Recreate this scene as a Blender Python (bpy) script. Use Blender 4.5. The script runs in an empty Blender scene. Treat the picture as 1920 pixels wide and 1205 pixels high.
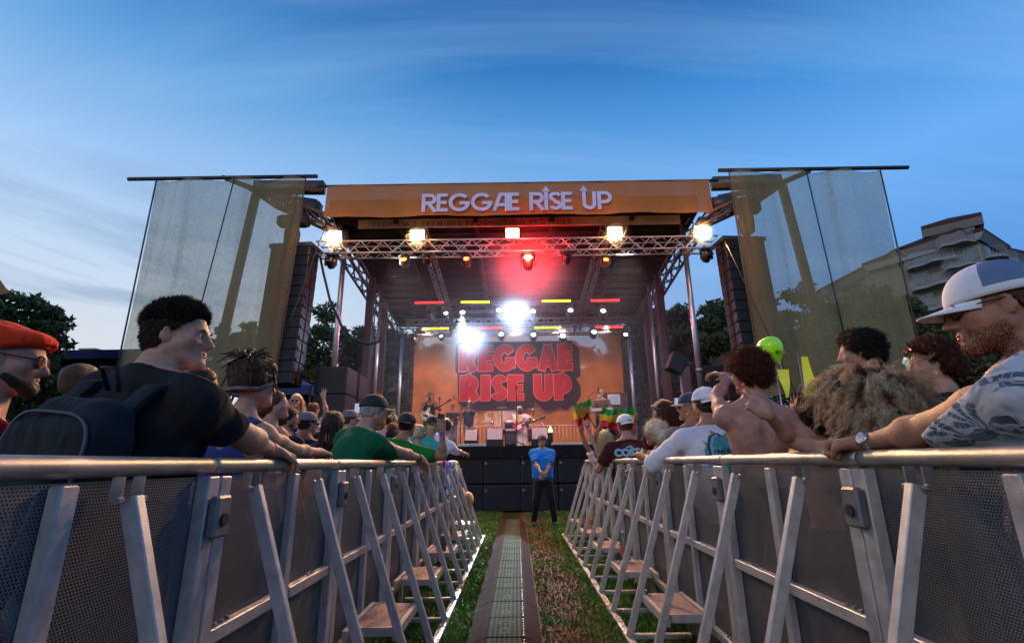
USE_SMOKE = True
import bpy, math, random
import numpy as np
from mathutils import Vector, Matrix, noise
from mathutils.bvhtree import BVHTree
random.seed(7); RNG = np.random.default_rng(11)
C = bpy.context.scene.collection
SC = bpy.context.scene
R = math.radians
# ------------------------------------------------------------------ camera
F_PX = 925.0
CAMLOC = Vector((0, 0, 1.2)); XL, XR_ = -1.045, 1.215
CR = Matrix.Rotation(R(0.37), 3, 'Z') @ Matrix.Rotation(R(90 + 15.9), 3, 'X') @ Matrix.Rotation(R(-0.66), 3, 'Z')
cd = bpy.data.cameras.new('camera'); cam = bpy.data.objects.new('camera', cd); C.objects.link(cam)
cd.sensor_width = 36; cd.lens = F_PX / 1920 * 36; cd.clip_start = 0.05; cd.clip_end = 3000
cam.matrix_world = Matrix.Translation(CAMLOC) @ CR.to_4x4()
SC.camera = cam
def ray(px, py): return CR @ Vector(((px - 960) / F_PX, (602.5 - py) / F_PX, -1))
def pz(px, py, zc): return CAMLOC + ray(px, py) * zc
def pY(px, py, Y): r = ray(px, py); return CAMLOC + r * (Y / r.y)
def pX(px, py, X): r = ray(px, py); return CAMLOC + r * (X / r.x)
# ------------------------------------------------------------------ objects
def tag(o, label=None, cat=None, group=None, kind=None):
    if label: o['label'] = label
    if cat: o['category'] = cat
    if group: o['group'] = group
    if kind: o['kind'] = kind
    return o
def empty(name, loc=(0, 0, 0), label=None, cat=None, group=None):
    o = bpy.data.objects.new(name, None); C.objects.link(o); o.location = loc
    o.empty_display_size = .1
    return tag(o, label, cat, group)
class MB:
    def __init__(s): s.v = []; s.f = []; s.n = 0
    def add(s, V, F):
        s.v.extend([tuple(v) for v in V]); n = s.n; s.f.extend([tuple(i + n for i in f) for f in F]); s.n += len(V)
    def box(s, c, d, M=None, bev=0.0):
        c = Vector(c); x, y, z = d[0] / 2, d[1] / 2, d[2] / 2
        if bev <= 0:
            V = [(-x, -y, -z), (x, -y, -z), (x, y, -z), (-x, y, -z), (-x, -y, z), (x, -y, z), (x, y, z), (-x, y, z)]
            F = [(0, 3, 2, 1), (4, 5, 6, 7), (0, 1, 5, 4), (1, 2, 6, 5), (2, 3, 7, 6), (3, 0, 4, 7)]
        else:
            b = bev; V = []; F = []
            ring = [(x - b, y), (x, y - b), (x, -y + b), (x - b, -y), (-x + b, -y), (-x, -y + b), (-x, y - b), (-x + b, y)]
            ring = ring[::-1]
            for zz, sc in ((-z, 1), (-z + b, 0), (z - b, 0), (z, 1)):
                for (a, e) in ring:
                    if sc: a2 = a * (x - b) / x if abs(a) > x - b - 1e-9 else a; e2 = e * (y - b) / y if abs(e) > y - b - 1e-9 else e
                    else: a2, e2 = a, e
                    V.append((a2, e2, zz))
            for l in range(3):
                for i in range(8):
                    j = (i + 1) % 8; F.append((l * 8 + i, l * 8 + j, l * 8 + 8 + j, l * 8 + 8 + i))
            F.append(tuple(range(7, -1, -1))); F.append(tuple(range(24, 32)))
        V = [Vector(v) for v in V]
        if M is not None: V = [M @ v for v in V]
        s.add([v + c for v in V], F); return s
    def bar(s, a, b, w, d=None, up=(0, 0, 1)):
        a = Vector(a); b = Vector(b); d = d or w; ax = (b - a); L = ax.length
        if L < 1e-6: return s
        z = ax / L; u = Vector(up)
        if abs(z.dot(u)) > .98: u = Vector((1, 0, 0))
        x = u.cross(z).normalized(); y = z.cross(x)
        M = Matrix((x, y, z)).transposed()
        return s.box((a + b) / 2, (w, d, L), M)
    def tube(s, pts, r, n=8, cap=True):
        pts = [Vector(p) for p in pts]; m = len(pts); V = []; F = []
        rr = r if hasattr(r, '__len__') else [r] * m
        pu = None
        for i, p in enumerate(pts):
            t = (pts[min(i + 1, m - 1)] - pts[max(i - 1, 0)])
            t = t.normalized() if t.length > 1e-9 else Vector((0, 0, 1))
            if pu is None:
                u = Vector((0, 0, 1)) if abs(t.z) < .9 else Vector((1, 0, 0))
            else: u = pu
            x = (u - t * u.dot(t)).normalized(); pu = x; y = t.cross(x)
            for k in range(n):
                a = 2 * math.pi * k / n; V.append(p + (x * math.cos(a) + y * math.sin(a)) * rr[i])
        for i in range(m - 1):
            for k in range(n):
                k2 = (k + 1) % n; F.append((i * n + k, i * n + k2, i * n + n + k2, i * n + n + k))
        if cap: F.append(tuple(range(n - 1, -1, -1))); F.append(tuple(range((m - 1) * n, m * n)))
        s.add(V, F); return s
    def lathe(s, c, prof, n=16, M=None):
        c = Vector(c); V = []; F = []
        for (r, z) in prof:
            for k in range(n):
                a = 2 * math.pi * k / n; v = Vector((r * math.cos(a), r * math.sin(a), z)); V.append(c + (M @ v if M is not None else v))
        m = len(prof)
        for i in range(m - 1):
            for k in range(n):
                k2 = (k + 1) % n; F.append((i * n + k, i * n + k2, i * n + n + k2, i * n + n + k))
        F.append(tuple(range(n - 1, -1, -1))); F.append(tuple(range((m - 1) * n, m * n)))
        s.add(V, F); return s
    def ell(s, c, r, M=None, n=12, m=8):
        prof = [(math.sin(math.pi * i / m) * 1.0 + 1e-4, -math.cos(math.pi * i / m)) for i in range(m + 1)]
        S = Matrix.Diagonal(Vector(r)); return s.lathe(c, prof, n, (M @ S) if M is not None else S)
    def prism(s, poly, c, ux, uy, th):
        """2-D polygon extruded: poly in (a,b) -> c + ux*a + uy*b, thickness th along ux x uy"""
        c = Vector(c); ux = Vector(ux); uy = Vector(uy); nz = ux.cross(uy).normalized() * th / 2; n = len(poly)
        V = [c + ux * a + uy * b - nz for a, b in poly] + [c + ux * a + uy * b + nz for a, b in poly]
        F = [tuple(range(n - 1, -1, -1)), tuple(range(n, 2 * n))] + [(i, (i + 1) % n, n + (i + 1) % n, n + i) for i in range(n)]
        s.add(V, F); return s
    def build(s, name, mat=None, parent=None, smooth=False, loc=None):
        me = bpy.data.meshes.new(name)
        off = world_off(parent) if parent is not None else (Vector(loc) if loc is not None else None)
        V = s.v
        if off is not None: V = [(v[0] - off.x, v[1] - off.y, v[2] - off.z) for v in V]
        me.from_pydata(V, [], s.f); me.update()
        o = bpy.data.objects.new(name, me); C.objects.link(o)
        if mat: me.materials.append(mat)
        if smooth: me.polygons.foreach_set('use_smooth', [True] * len(me.polygons))
        if parent is not None: o.parent = parent
        elif loc is not None: o.location = loc
        return o
def world_off(o):
    v = Vector((0, 0, 0))
    while o is not None: v += o.location; o = o.parent
    return v
def np_mesh(name, V, F, mat=None, parent=None, smooth=True):
    """V (n,3) world coords, F (m,4) or (m,3) arrays"""
    V = np.asarray(V, dtype=np.float64)
    if parent is not None: V = V - np.array(world_off(parent))
    me = bpy.data.meshes.new(name); F = np.asarray(F, dtype=np.int32); k = F.shape[1]
    me.vertices.add(len(V)); me.vertices.foreach_set('co', V.astype(np.float32).ravel())
    me.loops.add(F.size); me.loops.foreach_set('vertex_index', F.ravel())
    me.polygons.add(len(F)); me.polygons.foreach_set('loop_start', np.arange(0, F.size, k, dtype=np.int32))
    try: me.polygons.foreach_set('loop_total', np.full(len(F), k, dtype=np.int32))
    except Exception: pass
    me.polygons.foreach_set('use_smooth', [smooth] * len(F))
    me.update(calc_edges=True); me.validate()
    o = bpy.data.objects.new(name, me); C.objects.link(o)
    if mat: me.materials.append(mat)
    if parent is not None: o.parent = parent
    return o
def copy_tree(o, parent=None):
    c = o.copy(); C.objects.link(c)
    if parent is not None: c.parent = parent
    for ch in list(o.children): copy_tree(ch, c)
    return c
# ------------------------------------------------------------------ materials
MATS = {}
def mat(name, col=(.5, .5, .5), rough=.6, metal=0.0, var=0.15, vs=6.0, bump=0.0, bs=60.0, spec=.5, coat=0, sss=0, em=None, ems=0, trans=0, stretch=None, sheen=0):
    if name in MATS: return MATS[name]
    m = bpy.data.materials.new(name); m.use_nodes = True; nt = m.node_tree; N = nt.nodes; L = nt.links
    b = N['Principled BSDF']; b.inputs['Roughness'].default_value = rough; b.inputs['Metallic'].default_value = metal
    b.inputs['Specular IOR Level'].default_value = spec
    if coat: b.inputs['Coat Weight'].default_value = coat
    if sheen: b.inputs['Sheen Weight'].default_value = sheen
    if sss: b.inputs['Subsurface Weight'].default_value = sss; b.inputs['Subsurface Radius'].default_value = (.02, .008, .004); b.inputs['Subsurface Scale'].default_value = .5
    c4 = (*col, 1)
    tc = N.new('ShaderNodeTexCoord'); mp = N.new('ShaderNodeMapping'); L.new(tc.outputs['Object'], mp.inputs['Vector'])
    if stretch: mp.inputs['Scale'].default_value = stretch
    if var:
        nz = N.new('ShaderNodeTexNoise'); nz.inputs['Scale'].default_value = vs; nz.inputs['Detail'].default_value = 6; nz.inputs['Roughness'].default_value = .65
        L.new(mp.outputs[0], nz.inputs['Vector'])
        cr = N.new('ShaderNodeValToRGB'); cr.color_ramp.elements[0].position = .3; cr.color_ramp.elements[1].position = .7
        cr.color_ramp.elements[0].color = (*[x * (1 - var) for x in col], 1); cr.color_ramp.elements[1].color = (*[min(1, x * (1 + var)) for x in col], 1)
        L.new(nz.outputs['Fac'], cr.inputs[0]); L.new(cr.outputs[0], b.inputs['Base Color'])
        mr = N.new('ShaderNodeMapRange'); mr.inputs['To Min'].default_value = max(.02, rough - .12); mr.inputs['To Max'].default_value = min(1, rough + .12)
        L.new(nz.outputs['Fac'], mr.inputs['Value']); L.new(mr.outputs[0], b.inputs['Roughness'])
    else: b.inputs['Base Color'].default_value = c4
    if bump:
        n2 = N.new('ShaderNodeTexNoise'); n2.inputs['Scale'].default_value = bs; n2.inputs['Detail'].default_value = 4
        L.new(mp.outputs[0], n2.inputs['Vector'])
        bp = N.new('ShaderNodeBump'); bp.inputs['Strength'].default_value = bump; bp.inputs['Distance'].default_value = .01
        L.new(n2.outputs['Fac'], bp.inputs['Height']); L.new(bp.outputs[0], b.inputs['Normal'])
    if em: b.inputs['Emission Color'].default_value = (*em, 1); b.inputs['Emission Strength'].default_value = ems
    if trans: b.inputs['Transmission Weight'].default_value = trans
    MATS[name] = m; return m
def cloth(name, col, var=.12, bump=.35):
    """fabric with weave and soft folds"""
    if name in MATS: return MATS[name]
    m = mat(name, col, .85, 0, var, 5, 0, spec=.12, sheen=.06); nt = m.node_tree; N = nt.nodes; L = nt.links; b = N['Principled BSDF']
    tc = N.new('ShaderNodeTexCoord')
    n1 = N.new('ShaderNodeTexNoise'); n1.inputs['Scale'].default_value = 9; n1.inputs['Detail'].default_value = 2; n1.inputs['Distortion'].default_value = .8
    mp = N.new('ShaderNodeMapping'); mp.inputs['Scale'].default_value = (1.3, 1.3, .6); L.new(tc.outputs['Object'], mp.inputs[0]); L.new(mp.outputs[0], n1.inputs['Vector'])
    n2 = N.new('ShaderNodeTexNoise'); n2.inputs['Scale'].default_value = 500; L.new(tc.outputs['Object'], n2.inputs['Vector'])
    b1 = N.new('ShaderNodeBump'); b1.inputs['Strength'].default_value = bump; b1.inputs['Distance'].default_value = .06; L.new(n1.outputs['Fac'], b1.inputs['Height'])
    b2 = N.new('ShaderNodeBump'); b2.inputs['Strength'].default_value = .25; b2.inputs['Distance'].default_value = .002; L.new(n2.outputs['Fac'], b2.inputs['Height'])
    L.new(b1.outputs[0], b2.inputs['Normal']); L.new(b2.outputs[0], b.inputs['Normal'])
    return m
def scrim(name, col, alpha, var=.15, rough=.9, tint=(1, 1, 1), em=0, tl_=.4, folds=0):
    """open-weave mesh fabric: part of what lies behind shows through"""
    if name in MATS: return MATS[name]
    m = bpy.data.materials.new(name); m.use_nodes = True; nt = m.node_tree; N = nt.nodes; L = nt.links; N.clear()
    out = N.new('ShaderNodeOutputMaterial'); mx = N.new('ShaderNodeMixShader'); tr = N.new('ShaderNodeBsdfTransparent'); tr.inputs[0].default_value = (*tint, 1)
    df = N.new('ShaderNodeBsdfDiffuse'); tl = N.new('ShaderNodeBsdfTranslucent'); m2 = N.new('ShaderNodeMixShader'); m2.inputs[0].default_value = tl_
    nz = N.new('ShaderNodeTexNoise'); nz.inputs['Scale'].default_value = 1.2; nz.inputs['Detail'].default_value = 5
    tc = N.new('ShaderNodeTexCoord'); L.new(tc.outputs['Object'], nz.inputs['Vector'])
    cr = N.new('ShaderNodeValToRGB'); cr.color_ramp.elements[0].position = .3; cr.color_ramp.elements[1].position = .7
    cr.color_ramp.elements[0].color = (*[x * (1 - var) for x in col], 1); cr.color_ramp.elements[1].color = (*[x * (1 + var) for x in col], 1)
    L.new(nz.outputs['Fac'], cr.inputs[0]); L.new(cr.outputs[0], df.inputs[0]); L.new(cr.outputs[0], tl.inputs[0])
    L.new(df.outputs[0], m2.inputs[1]); L.new(tl.outputs[0], m2.inputs[2])
    mr = N.new('ShaderNodeMapRange'); mr.inputs['To Min'].default_value = alpha - .06; mr.inputs['To Max'].default_value = alpha + .06; L.new(nz.outputs['Fac'], mr.inputs[0])
    if folds:
        mp = N.new('ShaderNodeMapping'); mp.inputs['Scale'].default_value = (1.6, .2, .05); L.new(tc.outputs['Object'], mp.inputs[0]); n3 = N.new('ShaderNodeTexNoise'); n3.inputs['Scale'].default_value = 1.6; n3.inputs['Detail'].default_value = 3; L.new(mp.outputs[0], n3.inputs['Vector'])
        r3 = N.new('ShaderNodeMapRange'); r3.inputs['From Min'].default_value = .52; r3.inputs['From Max'].default_value = .74; r3.inputs['To Min'].default_value = 0; r3.inputs['To Max'].default_value = folds; L.new(n3.outputs['Fac'], r3.inputs[0]); ad = N.new('ShaderNodeMath'); ad.operation = 'ADD'; L.new(mr.outputs[0], ad.inputs[0]); L.new(r3.outputs[0], ad.inputs[1])
        n4 = N.new('ShaderNodeTexNoise'); n4.inputs['Scale'].default_value = 26; n4.inputs['Detail'].default_value = 2; mp4 = N.new('ShaderNodeMapping'); mp4.inputs['Scale'].default_value = (.5, 1, 1.6); L.new(tc.outputs['Object'], mp4.inputs[0]); L.new(mp4.outputs[0], n4.inputs['Vector']); r4 = N.new('ShaderNodeMapRange'); r4.inputs['From Min'].default_value = .3; r4.inputs['From Max'].default_value = .7; r4.inputs['To Min'].default_value = -.09; r4.inputs['To Max'].default_value = .09; L.new(n4.outputs['Fac'], r4.inputs[0])
        a5 = N.new('ShaderNodeMath'); a5.operation = 'ADD'; L.new(ad.outputs[0], a5.inputs[0]); L.new(r4.outputs[0], a5.inputs[1]); L.new(a5.outputs[0], mx.inputs[0])
    else: L.new(mr.outputs[0], mx.inputs[0])
    L.new(tr.outputs[0], mx.inputs[1]); L.new(m2.outputs[0], mx.inputs[2]); L.new(mx.outputs[0], out.inputs[0])
    MATS[name] = m; return m
def emit(name, col, s):
    if name in MATS: return MATS[name]
    m = bpy.data.materials.new(name); m.use_nodes = True; N = m.node_tree.nodes; N.clear()
    o = N.new('ShaderNodeOutputMaterial'); e = N.new('ShaderNodeEmission'); e.inputs[0].default_value = (*col, 1); e.inputs[1].default_value = s
    m.node_tree.links.new(e.outputs[0], o.inputs[0]); MATS[name] = m; return m
ALU = mat('aluminium', (.42, .41, .42), .42, .75, .22, 9, .08, 120)
STEEL = mat('steel', (.35, .35, .37), .4, .9, .2, 5)
DKSTEEL = mat('dark_steel', (.06, .055, .06), .5, .5, .2, 5)
BLACK = mat('black_plastic', (.012, .012, .013), .5, 0, .3, 8, .1, 80)
BLACKCLOTH = cloth('black_drape', (.012, .012, .014))
WHITEP = mat('white_paint', (.75, .75, .75), .5)
# ------------------------------------------------------------------ world
w = bpy.data.worlds.new('World'); SC.world = w; w.use_nodes = True
nt = w.node_tree; N = nt.nodes; L = nt.links; N.clear()
def nd(t, **kw):
    n = N.new(t)
    for k, v in kw.items(): setattr(n, k, v)
    return n
tc = nd('ShaderNodeTexCoord'); sp = nd('ShaderNodeSeparateXYZ'); L.new(tc.outputs['Generated'], sp.inputs[0])
def ramp(stops, src):
    r = nd('ShaderNodeValToRGB'); e = r.color_ramp.elements
    while len(e) < len(stops): e.new(.5)
    for i, (p, c) in enumerate(stops): e[i].position = p; e[i].color = (*c, 1)
    L.new(src, r.inputs[0]); return r
def lin(r, g, b): return tuple(((x / 255 + .055) / 1.055) ** 2.4 if x > 10 else x / 255 / 12.92 for x in (r, g, b))
rl = ramp([(0, lin(202, 196, 190)), (.14, lin(208, 208, 210)), (.30, lin(184, 203, 224)), (.46, lin(146, 184, 226)), (.60, lin(92, 150, 206)), (.70, lin(44, 112, 178)), (.80, lin(14, 82, 152))], sp.outputs[2])
rr_ = ramp([(0, lin(74, 112, 168)), (.14, lin(90, 138, 196)), (.30, lin(88, 146, 210)), (.46, lin(98, 160, 226)), (.60, lin(54, 130, 200)), (.70, lin(16, 94, 168)), (.80, lin(2, 64, 138))], sp.outputs[2])
mr = nd('ShaderNodeMapRange'); mr.interpolation_type = 'SMOOTHSTEP'
mr.inputs['From Min'].default_value = -.45; mr.inputs['From Max'].default_value = .75; L.new(sp.outputs[0], mr.inputs[0])
mx = nd('ShaderNodeMix', data_type='RGBA'); L.new(mr.outputs[0], mx.inputs['Factor']); L.new(rl.outputs[0], mx.inputs['A']); L.new(rr_.outputs[0], mx.inputs['B'])
# wispy cirrus
dv = nd('ShaderNodeVectorMath', operation='DIVIDE'); cb = nd('ShaderNodeCombineXYZ'); mxz = nd('ShaderNodeMath', operation='ADD'); L.new(sp.outputs[2], mxz.inputs[0]); mxz.inputs[1].default_value = .18
for i in range(3): L.new(mxz.outputs[0], cb.inputs[i])
L.new(tc.outputs['Generated'], dv.inputs[0]); L.new(cb.outputs[0], dv.inputs[1])
mp = nd('ShaderNodeMapping'); mp.inputs['Rotation'].default_value = (0, 0, R(-52)); mp.inputs['Scale'].default_value = (.5, 3.2, .3); L.new(dv.outputs[0], mp.inputs[0])
nz = nd('ShaderNodeTexNoise'); nz.inputs['Scale'].default_value = 1.1; nz.inputs['Detail'].default_value = 9; nz.inputs['Roughness'].default_value = .56; nz.inputs['Distortion'].default_value = .5
L.new(mp.outputs[0], nz.inputs['Vector'])
cr = nd('ShaderNodeValToRGB'); cr.color_ramp.elements[0].position = .44; cr.color_ramp.elements[1].position = .78; L.new(nz.outputs['Fac'], cr.inputs[0])
cm = nd('ShaderNodeMath', operation='MULTIPLY'); L.new(cr.outputs[0], cm.inputs[0]); cm.inputs[1].default_value = .27
m3 = nd('ShaderNodeMix', data_type='RGBA'); L.new(cm.outputs[0], m3.inputs['Factor']); L.new(mx.outputs['Result'], m3.inputs['A']); m3.inputs['B'].default_value = (*lin(176, 212, 240), 1)
# darker streaks of cloud low on the left
mp2 = nd('ShaderNodeMapping'); mp2.inputs['Rotation'].default_value = (0, R(-14), 0); mp2.inputs['Scale'].default_value = (1.2, 1.2, 7); L.new(tc.outputs['Generated'], mp2.inputs[0])
nz2 = nd('ShaderNodeTexNoise'); nz2.inputs['Scale'].default_value = 1.7; nz2.inputs['Detail'].default_value = 8; nz2.inputs['Roughness'].default_value = .6; nz2.inputs['Distortion'].default_value = .7; L.new(mp2.outputs[0], nz2.inputs['Vector'])
cr2 = nd('ShaderNodeValToRGB'); cr2.color_ramp.elements[0].position = .5; cr2.color_ramp.elements[1].position = .72; L.new(nz2.outputs['Fac'], cr2.inputs[0])
ml = nd('ShaderNodeMapRange'); ml.inputs['From Min'].default_value = -.05; ml.inputs['From Max'].default_value = -.6; L.new(sp.outputs[0], ml.inputs[0])
mh = nd('ShaderNodeMapRange'); mh.inputs['From Min'].default_value = .52; mh.inputs['From Max'].default_value = .3; L.new(sp.outputs[2], mh.inputs[0])
q1 = nd('ShaderNodeMath', operation='MULTIPLY'); L.new(cr2.outputs[0], q1.inputs[0]); L.new(ml.outputs[0], q1.inputs[1])
q2 = nd('ShaderNodeMath', operation='MULTIPLY'); L.new(q1.outputs[0], q2.inputs[0]); L.new(mh.outputs[0], q2.inputs[1])
q3 = nd('ShaderNodeMath', operation='MULTIPLY'); L.new(q2.outputs[0], q3.inputs[0]); q3.inputs[1].default_value = .75
m4 = nd('ShaderNodeMix', data_type='RGBA'); L.new(q3.outputs[0], m4.inputs['Factor']); L.new(m3.outputs['Result'], m4.inputs['A']); m4.inputs['B'].default_value = (*lin(104, 134, 172), 1)
bg = nd('ShaderNodeBackground'); bg.inputs[1].default_value = 1.08; L.new(m4.outputs['Result'], bg.inputs[0])
wo = nd('ShaderNodeOutputWorld'); L.new(bg.outputs[0], wo.inputs[0])
sl = bpy.data.lights.new('sun', 'SUN'); sl.energy = .45; sl.angle = R(12); sl.color = (1, .86, .78)  # weak sun added, though none is up at dusk
so = bpy.data.objects.new('sun', sl); C.objects.link(so); so.rotation_euler = (R(62), 0, R(-28)); so.location = (0, -5, 20)
SC.view_settings.view_transform = 'Standard'; SC.view_settings.look = 'None'; SC.view_settings.exposure = .16; SC.view_settings.gamma = 1
cy = SC.cycles; cy.use_denoising = True; cy.max_bounces = 6; cy.diffuse_bounces = 2; cy.glossy_bounces = 2; cy.transmission_bounces = 3; cy.transparent_max_bounces = 24; cy.volume_bounces = 0
cy.sample_clamp_indirect = 4; cy.caustics_reflective = False; cy.caustics_refractive = False; cy.use_light_tree = True
try: cy.volume_step_rate = 4
except Exception: pass
def area(name, loc, target, power, col, size=.3, spread=None):
    l = bpy.data.lights.new(name, 'AREA'); l.energy = power; l.color = col; l.size = size
    if spread: l.spread = spread
    o = bpy.data.objects.new(name, l); C.objects.link(o); o.location = loc
    o.rotation_euler = (Vector(target) - Vector(loc)).to_track_quat('-Z', 'Y').to_euler(); return o
def spot(name, loc, target, power, col, ang, blend=.4, r=.05):
    l = bpy.data.lights.new(name, 'SPOT'); l.energy = power; l.color = col; l.spot_size = ang; l.spot_blend = blend; l.shadow_soft_size = r
    o = bpy.data.objects.new(name, l); C.objects.link(o); o.location = loc
    o.rotation_euler = (Vector(target) - Vector(loc)).to_track_quat('-Z', 'Y').to_euler(); return o
# ------------------------------------------------------------------ implicit surfaces: bodies and clothes
def A(v): return np.array(v, dtype=np.float64)
def cone(a, b, ra, rb, k=.03, clip=None, op='u', g=None): return dict(t='c', a=A(a), b=A(b), ra=ra, rb=rb, k=k, clip=clip, op=op)
def ell(c, r, M=None, k=.03, clip=None, op='u'): return dict(t='e', c=A(c), r=A(r), M=np.eye(3) if M is None else np.array(M, dtype=float), k=k, clip=clip, op=op)
def rbox(c, r, M=None, rd=.02, k=.02, clip=None, op='u'): return dict(t='b', c=A(c), r=A(r), rd=rd, M=np.eye(3) if M is None else np.array(M, dtype=float), k=k, clip=clip, op=op)
def sdf_mesh(prims, h, clips=()):
    lo = A([1e9] * 3); hi = -lo
    for p in prims:
        if p['op'] != 'u': continue
        if p['t'] == 'c':
            m = max(p['ra'], p['rb']); lo = np.minimum(lo, np.minimum(p['a'], p['b']) - m); hi = np.maximum(hi, np.maximum(p['a'], p['b']) + m)
        else:
            e = np.abs(p['M']) @ p['r']; lo = np.minimum(lo, p['c'] - e); hi = np.maximum(hi, p['c'] + e)
    lo -= 3 * h + .01; hi += 3 * h + .01
    n = np.ceil((hi - lo) / h).astype(int) + 1
    F = np.full(n, .08, dtype=np.float32); xs = [(lo[i] + h * np.arange(n[i])).astype(np.float32) for i in range(3)]
    for p in prims:
        k = p['k']; mg = k + 2.5 * h
        if p['t'] == 'c': m = max(p['ra'], p['rb']) + mg; l = np.minimum(p['a'], p['b']) - m; u = np.maximum(p['a'], p['b']) + m
        else: e = np.abs(p['M']) @ p['r'] + mg; l = p['c'] - e; u = p['c'] + e
        i0 = np.clip(((l - lo) / h).astype(int), 0, n - 1); i1 = np.clip(((u - lo) / h).astype(int) + 2, 1, n)
        if np.any(i1 <= i0): continue
        sl_ = tuple(slice(i0[i], i1[i]) for i in range(3))
        X = xs[0][sl_[0]][:, None, None]; Y = xs[1][sl_[1]][None, :, None]; Z = xs[2][sl_[2]][None, None, :]
        if p['t'] == 'c':
            a, b = p['a'], p['b']; ab = b - a; q = max(float(ab @ ab), 1e-9)
            px, py, pz_ = X - a[0], Y - a[1], Z - a[2]
            t = np.clip((px * ab[0] + py * ab[1] + pz_ * ab[2]) / q, 0, 1)
            d = np.sqrt((px - t * ab[0]) ** 2 + (py - t * ab[1]) ** 2 + (pz_ - t * ab[2]) ** 2) - (p['ra'] + (p['rb'] - p['ra']) * t)
        else:
            c = p['c']; Mi = p['M'].T; px, py, pz_ = X - c[0], Y - c[1], Z - c[2]
            u0 = Mi[0, 0] * px + Mi[0, 1] * py + Mi[0, 2] * pz_; u1 = Mi[1, 0] * px + Mi[1, 1] * py + Mi[1, 2] * pz_; u2 = Mi[2, 0] * px + Mi[2, 1] * py + Mi[2, 2] * pz_
            r = p['r']
            if p['t'] == 'e':
                k0 = np.sqrt((u0 / r[0]) ** 2 + (u1 / r[1]) ** 2 + (u2 / r[2]) ** 2); k1 = np.sqrt((u0 / r[0] ** 2) ** 2 + (u1 / r[1] ** 2) ** 2 + (u2 / r[2] ** 2) ** 2) + 1e-6
                d = k0 * (k0 - 1) / k1
            else:
                rd = p['rd']; q0 = np.abs(u0) - r[0] + rd; q1_ = np.abs(u1) - r[1] + rd; q2_ = np.abs(u2) - r[2] + rd
                d = np.sqrt(np.maximum(q0, 0) ** 2 + np.maximum(q1_, 0) ** 2 + np.maximum(q2_, 0) ** 2) + np.minimum(np.maximum(q0, np.maximum(q1_, q2_)), 0) - rd
        for (cp, cn) in (p['clip'] or ()):
            cn = A(cn) / np.linalg.norm(cn); d = np.maximum(d, (X - cp[0]) * cn[0] + (Y - cp[1]) * cn[1] + (Z - cp[2]) * cn[2])
        f = F[sl_]
        if p['op'] == 'u':
            hh = np.maximum(k - np.abs(f - d), 0) / k; F[sl_] = np.minimum(f, d) - hh * hh * k * .25
        else:
            d = -d; hh = np.maximum(k - np.abs(f - d), 0) / k; F[sl_] = np.maximum(f, d) + hh * hh * k * .25
    for (cp, cn) in clips:
        cn = A(cn) / np.linalg.norm(cn)
        F = np.maximum(F, ((xs[0][:, None, None] - cp[0]) * cn[0] + (xs[1][None, :, None] - cp[1]) * cn[1] + (xs[2][None, None, :] - cp[2]) * cn[2]).astype(np.float32))
    I = F < 0; cnt = np.zeros(n - 1, dtype=np.int8); offs = [(a, b, c) for a in (0, 1) for b in (0, 1) for c in (0, 1)]
    for o in offs: cnt += I[o[0]:n[0] - 1 + o[0], o[1]:n[1] - 1 + o[1], o[2]:n[2] - 1 + o[2]]
    act = (cnt > 0) & (cnt < 8); idx = np.argwhere(act)
    if len(idx) == 0: return np.zeros((0, 3)), np.zeros((0, 4), int)
    vals = np.stack([F[idx[:, 0] + o[0], idx[:, 1] + o[1], idx[:, 2] + o[2]] for o in offs], 1).astype(np.float64)
    acc = np.zeros((len(idx), 3)); ct = np.zeros(len(idx))
    for i, oi in enumerate(offs):
        for j, oj in enumerate(offs):
            if j <= i or sum(abs(oi[q] - oj[q]) for q in range(3)) != 1: continue
            a, b = vals[:, i], vals[:, j]; s_ = (a < 0) != (b < 0); t = np.where(s_, a / np.where(s_, a - b, 1), 0)
            for q in range(3): acc[:, q] += np.where(s_, oi[q] + t * (oj[q] - oi[q]), 0)
            ct += s_
    V = (idx + acc / ct[:, None]) * h + lo
    vid = np.full(n - 1, -1, dtype=np.int32); vid[act] = np.arange(len(idx)); faces = []
    for ax in range(3):
        s0 = [slice(1, n[i] - 1) for i in range(3)]; s0[ax] = slice(0, n[ax] - 1); s1 = list(s0); s1[ax] = slice(1, n[ax])
        ia = I[tuple(s0)]; ib = I[tuple(s1)]; e = np.argwhere(ia != ib)
        if len(e) == 0: continue
        sg = ia[e[:, 0], e[:, 1], e[:, 2]]; e = e + 1; e[:, ax] -= 1; b1, b2 = [(1, 2), (2, 0), (0, 1)][ax]
        def g(d1, d2): q = e.copy(); q[:, b1] -= d1; q[:, b2] -= d2; return vid[q[:, 0], q[:, 1], q[:, 2]]
        qd = np.stack([g(1, 1), g(0, 1), g(0, 0), g(1, 0)], 1); qd[~sg] = qd[~sg][:, ::-1]; faces.append(qd)
    Fc = np.concatenate(faces); Fc = Fc[(Fc >= 0).all(1)]
    return V, Fc
def vnormals(V, F):
    n = np.cross(V[F[:, 2]] - V[F[:, 0]], V[F[:, 3 if F.shape[1] > 3 else 1]] - V[F[:, 1 if F.shape[1] > 3 else 0]]); N_ = np.zeros_like(V)
    for i in range(F.shape[1]): np.add.at(N_, F[:, i], n)
    return N_ / (np.linalg.norm(N_, axis=1)[:, None] + 1e-9)
def wob(V, f, seed=0):
    """cheap smooth pseudo noise in -1..1"""
    r = np.random.default_rng(seed); s = np.zeros(len(V))
    for i in range(7):
        d = r.normal(size=3); d /= np.linalg.norm(d); s += np.sin(V @ d * f * r.uniform(.6, 1.7) + r.uniform(0, 6.28) + 1.5 * np.sin(V @ r.normal(size=3) * f * .4))
    return s / 4
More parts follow.
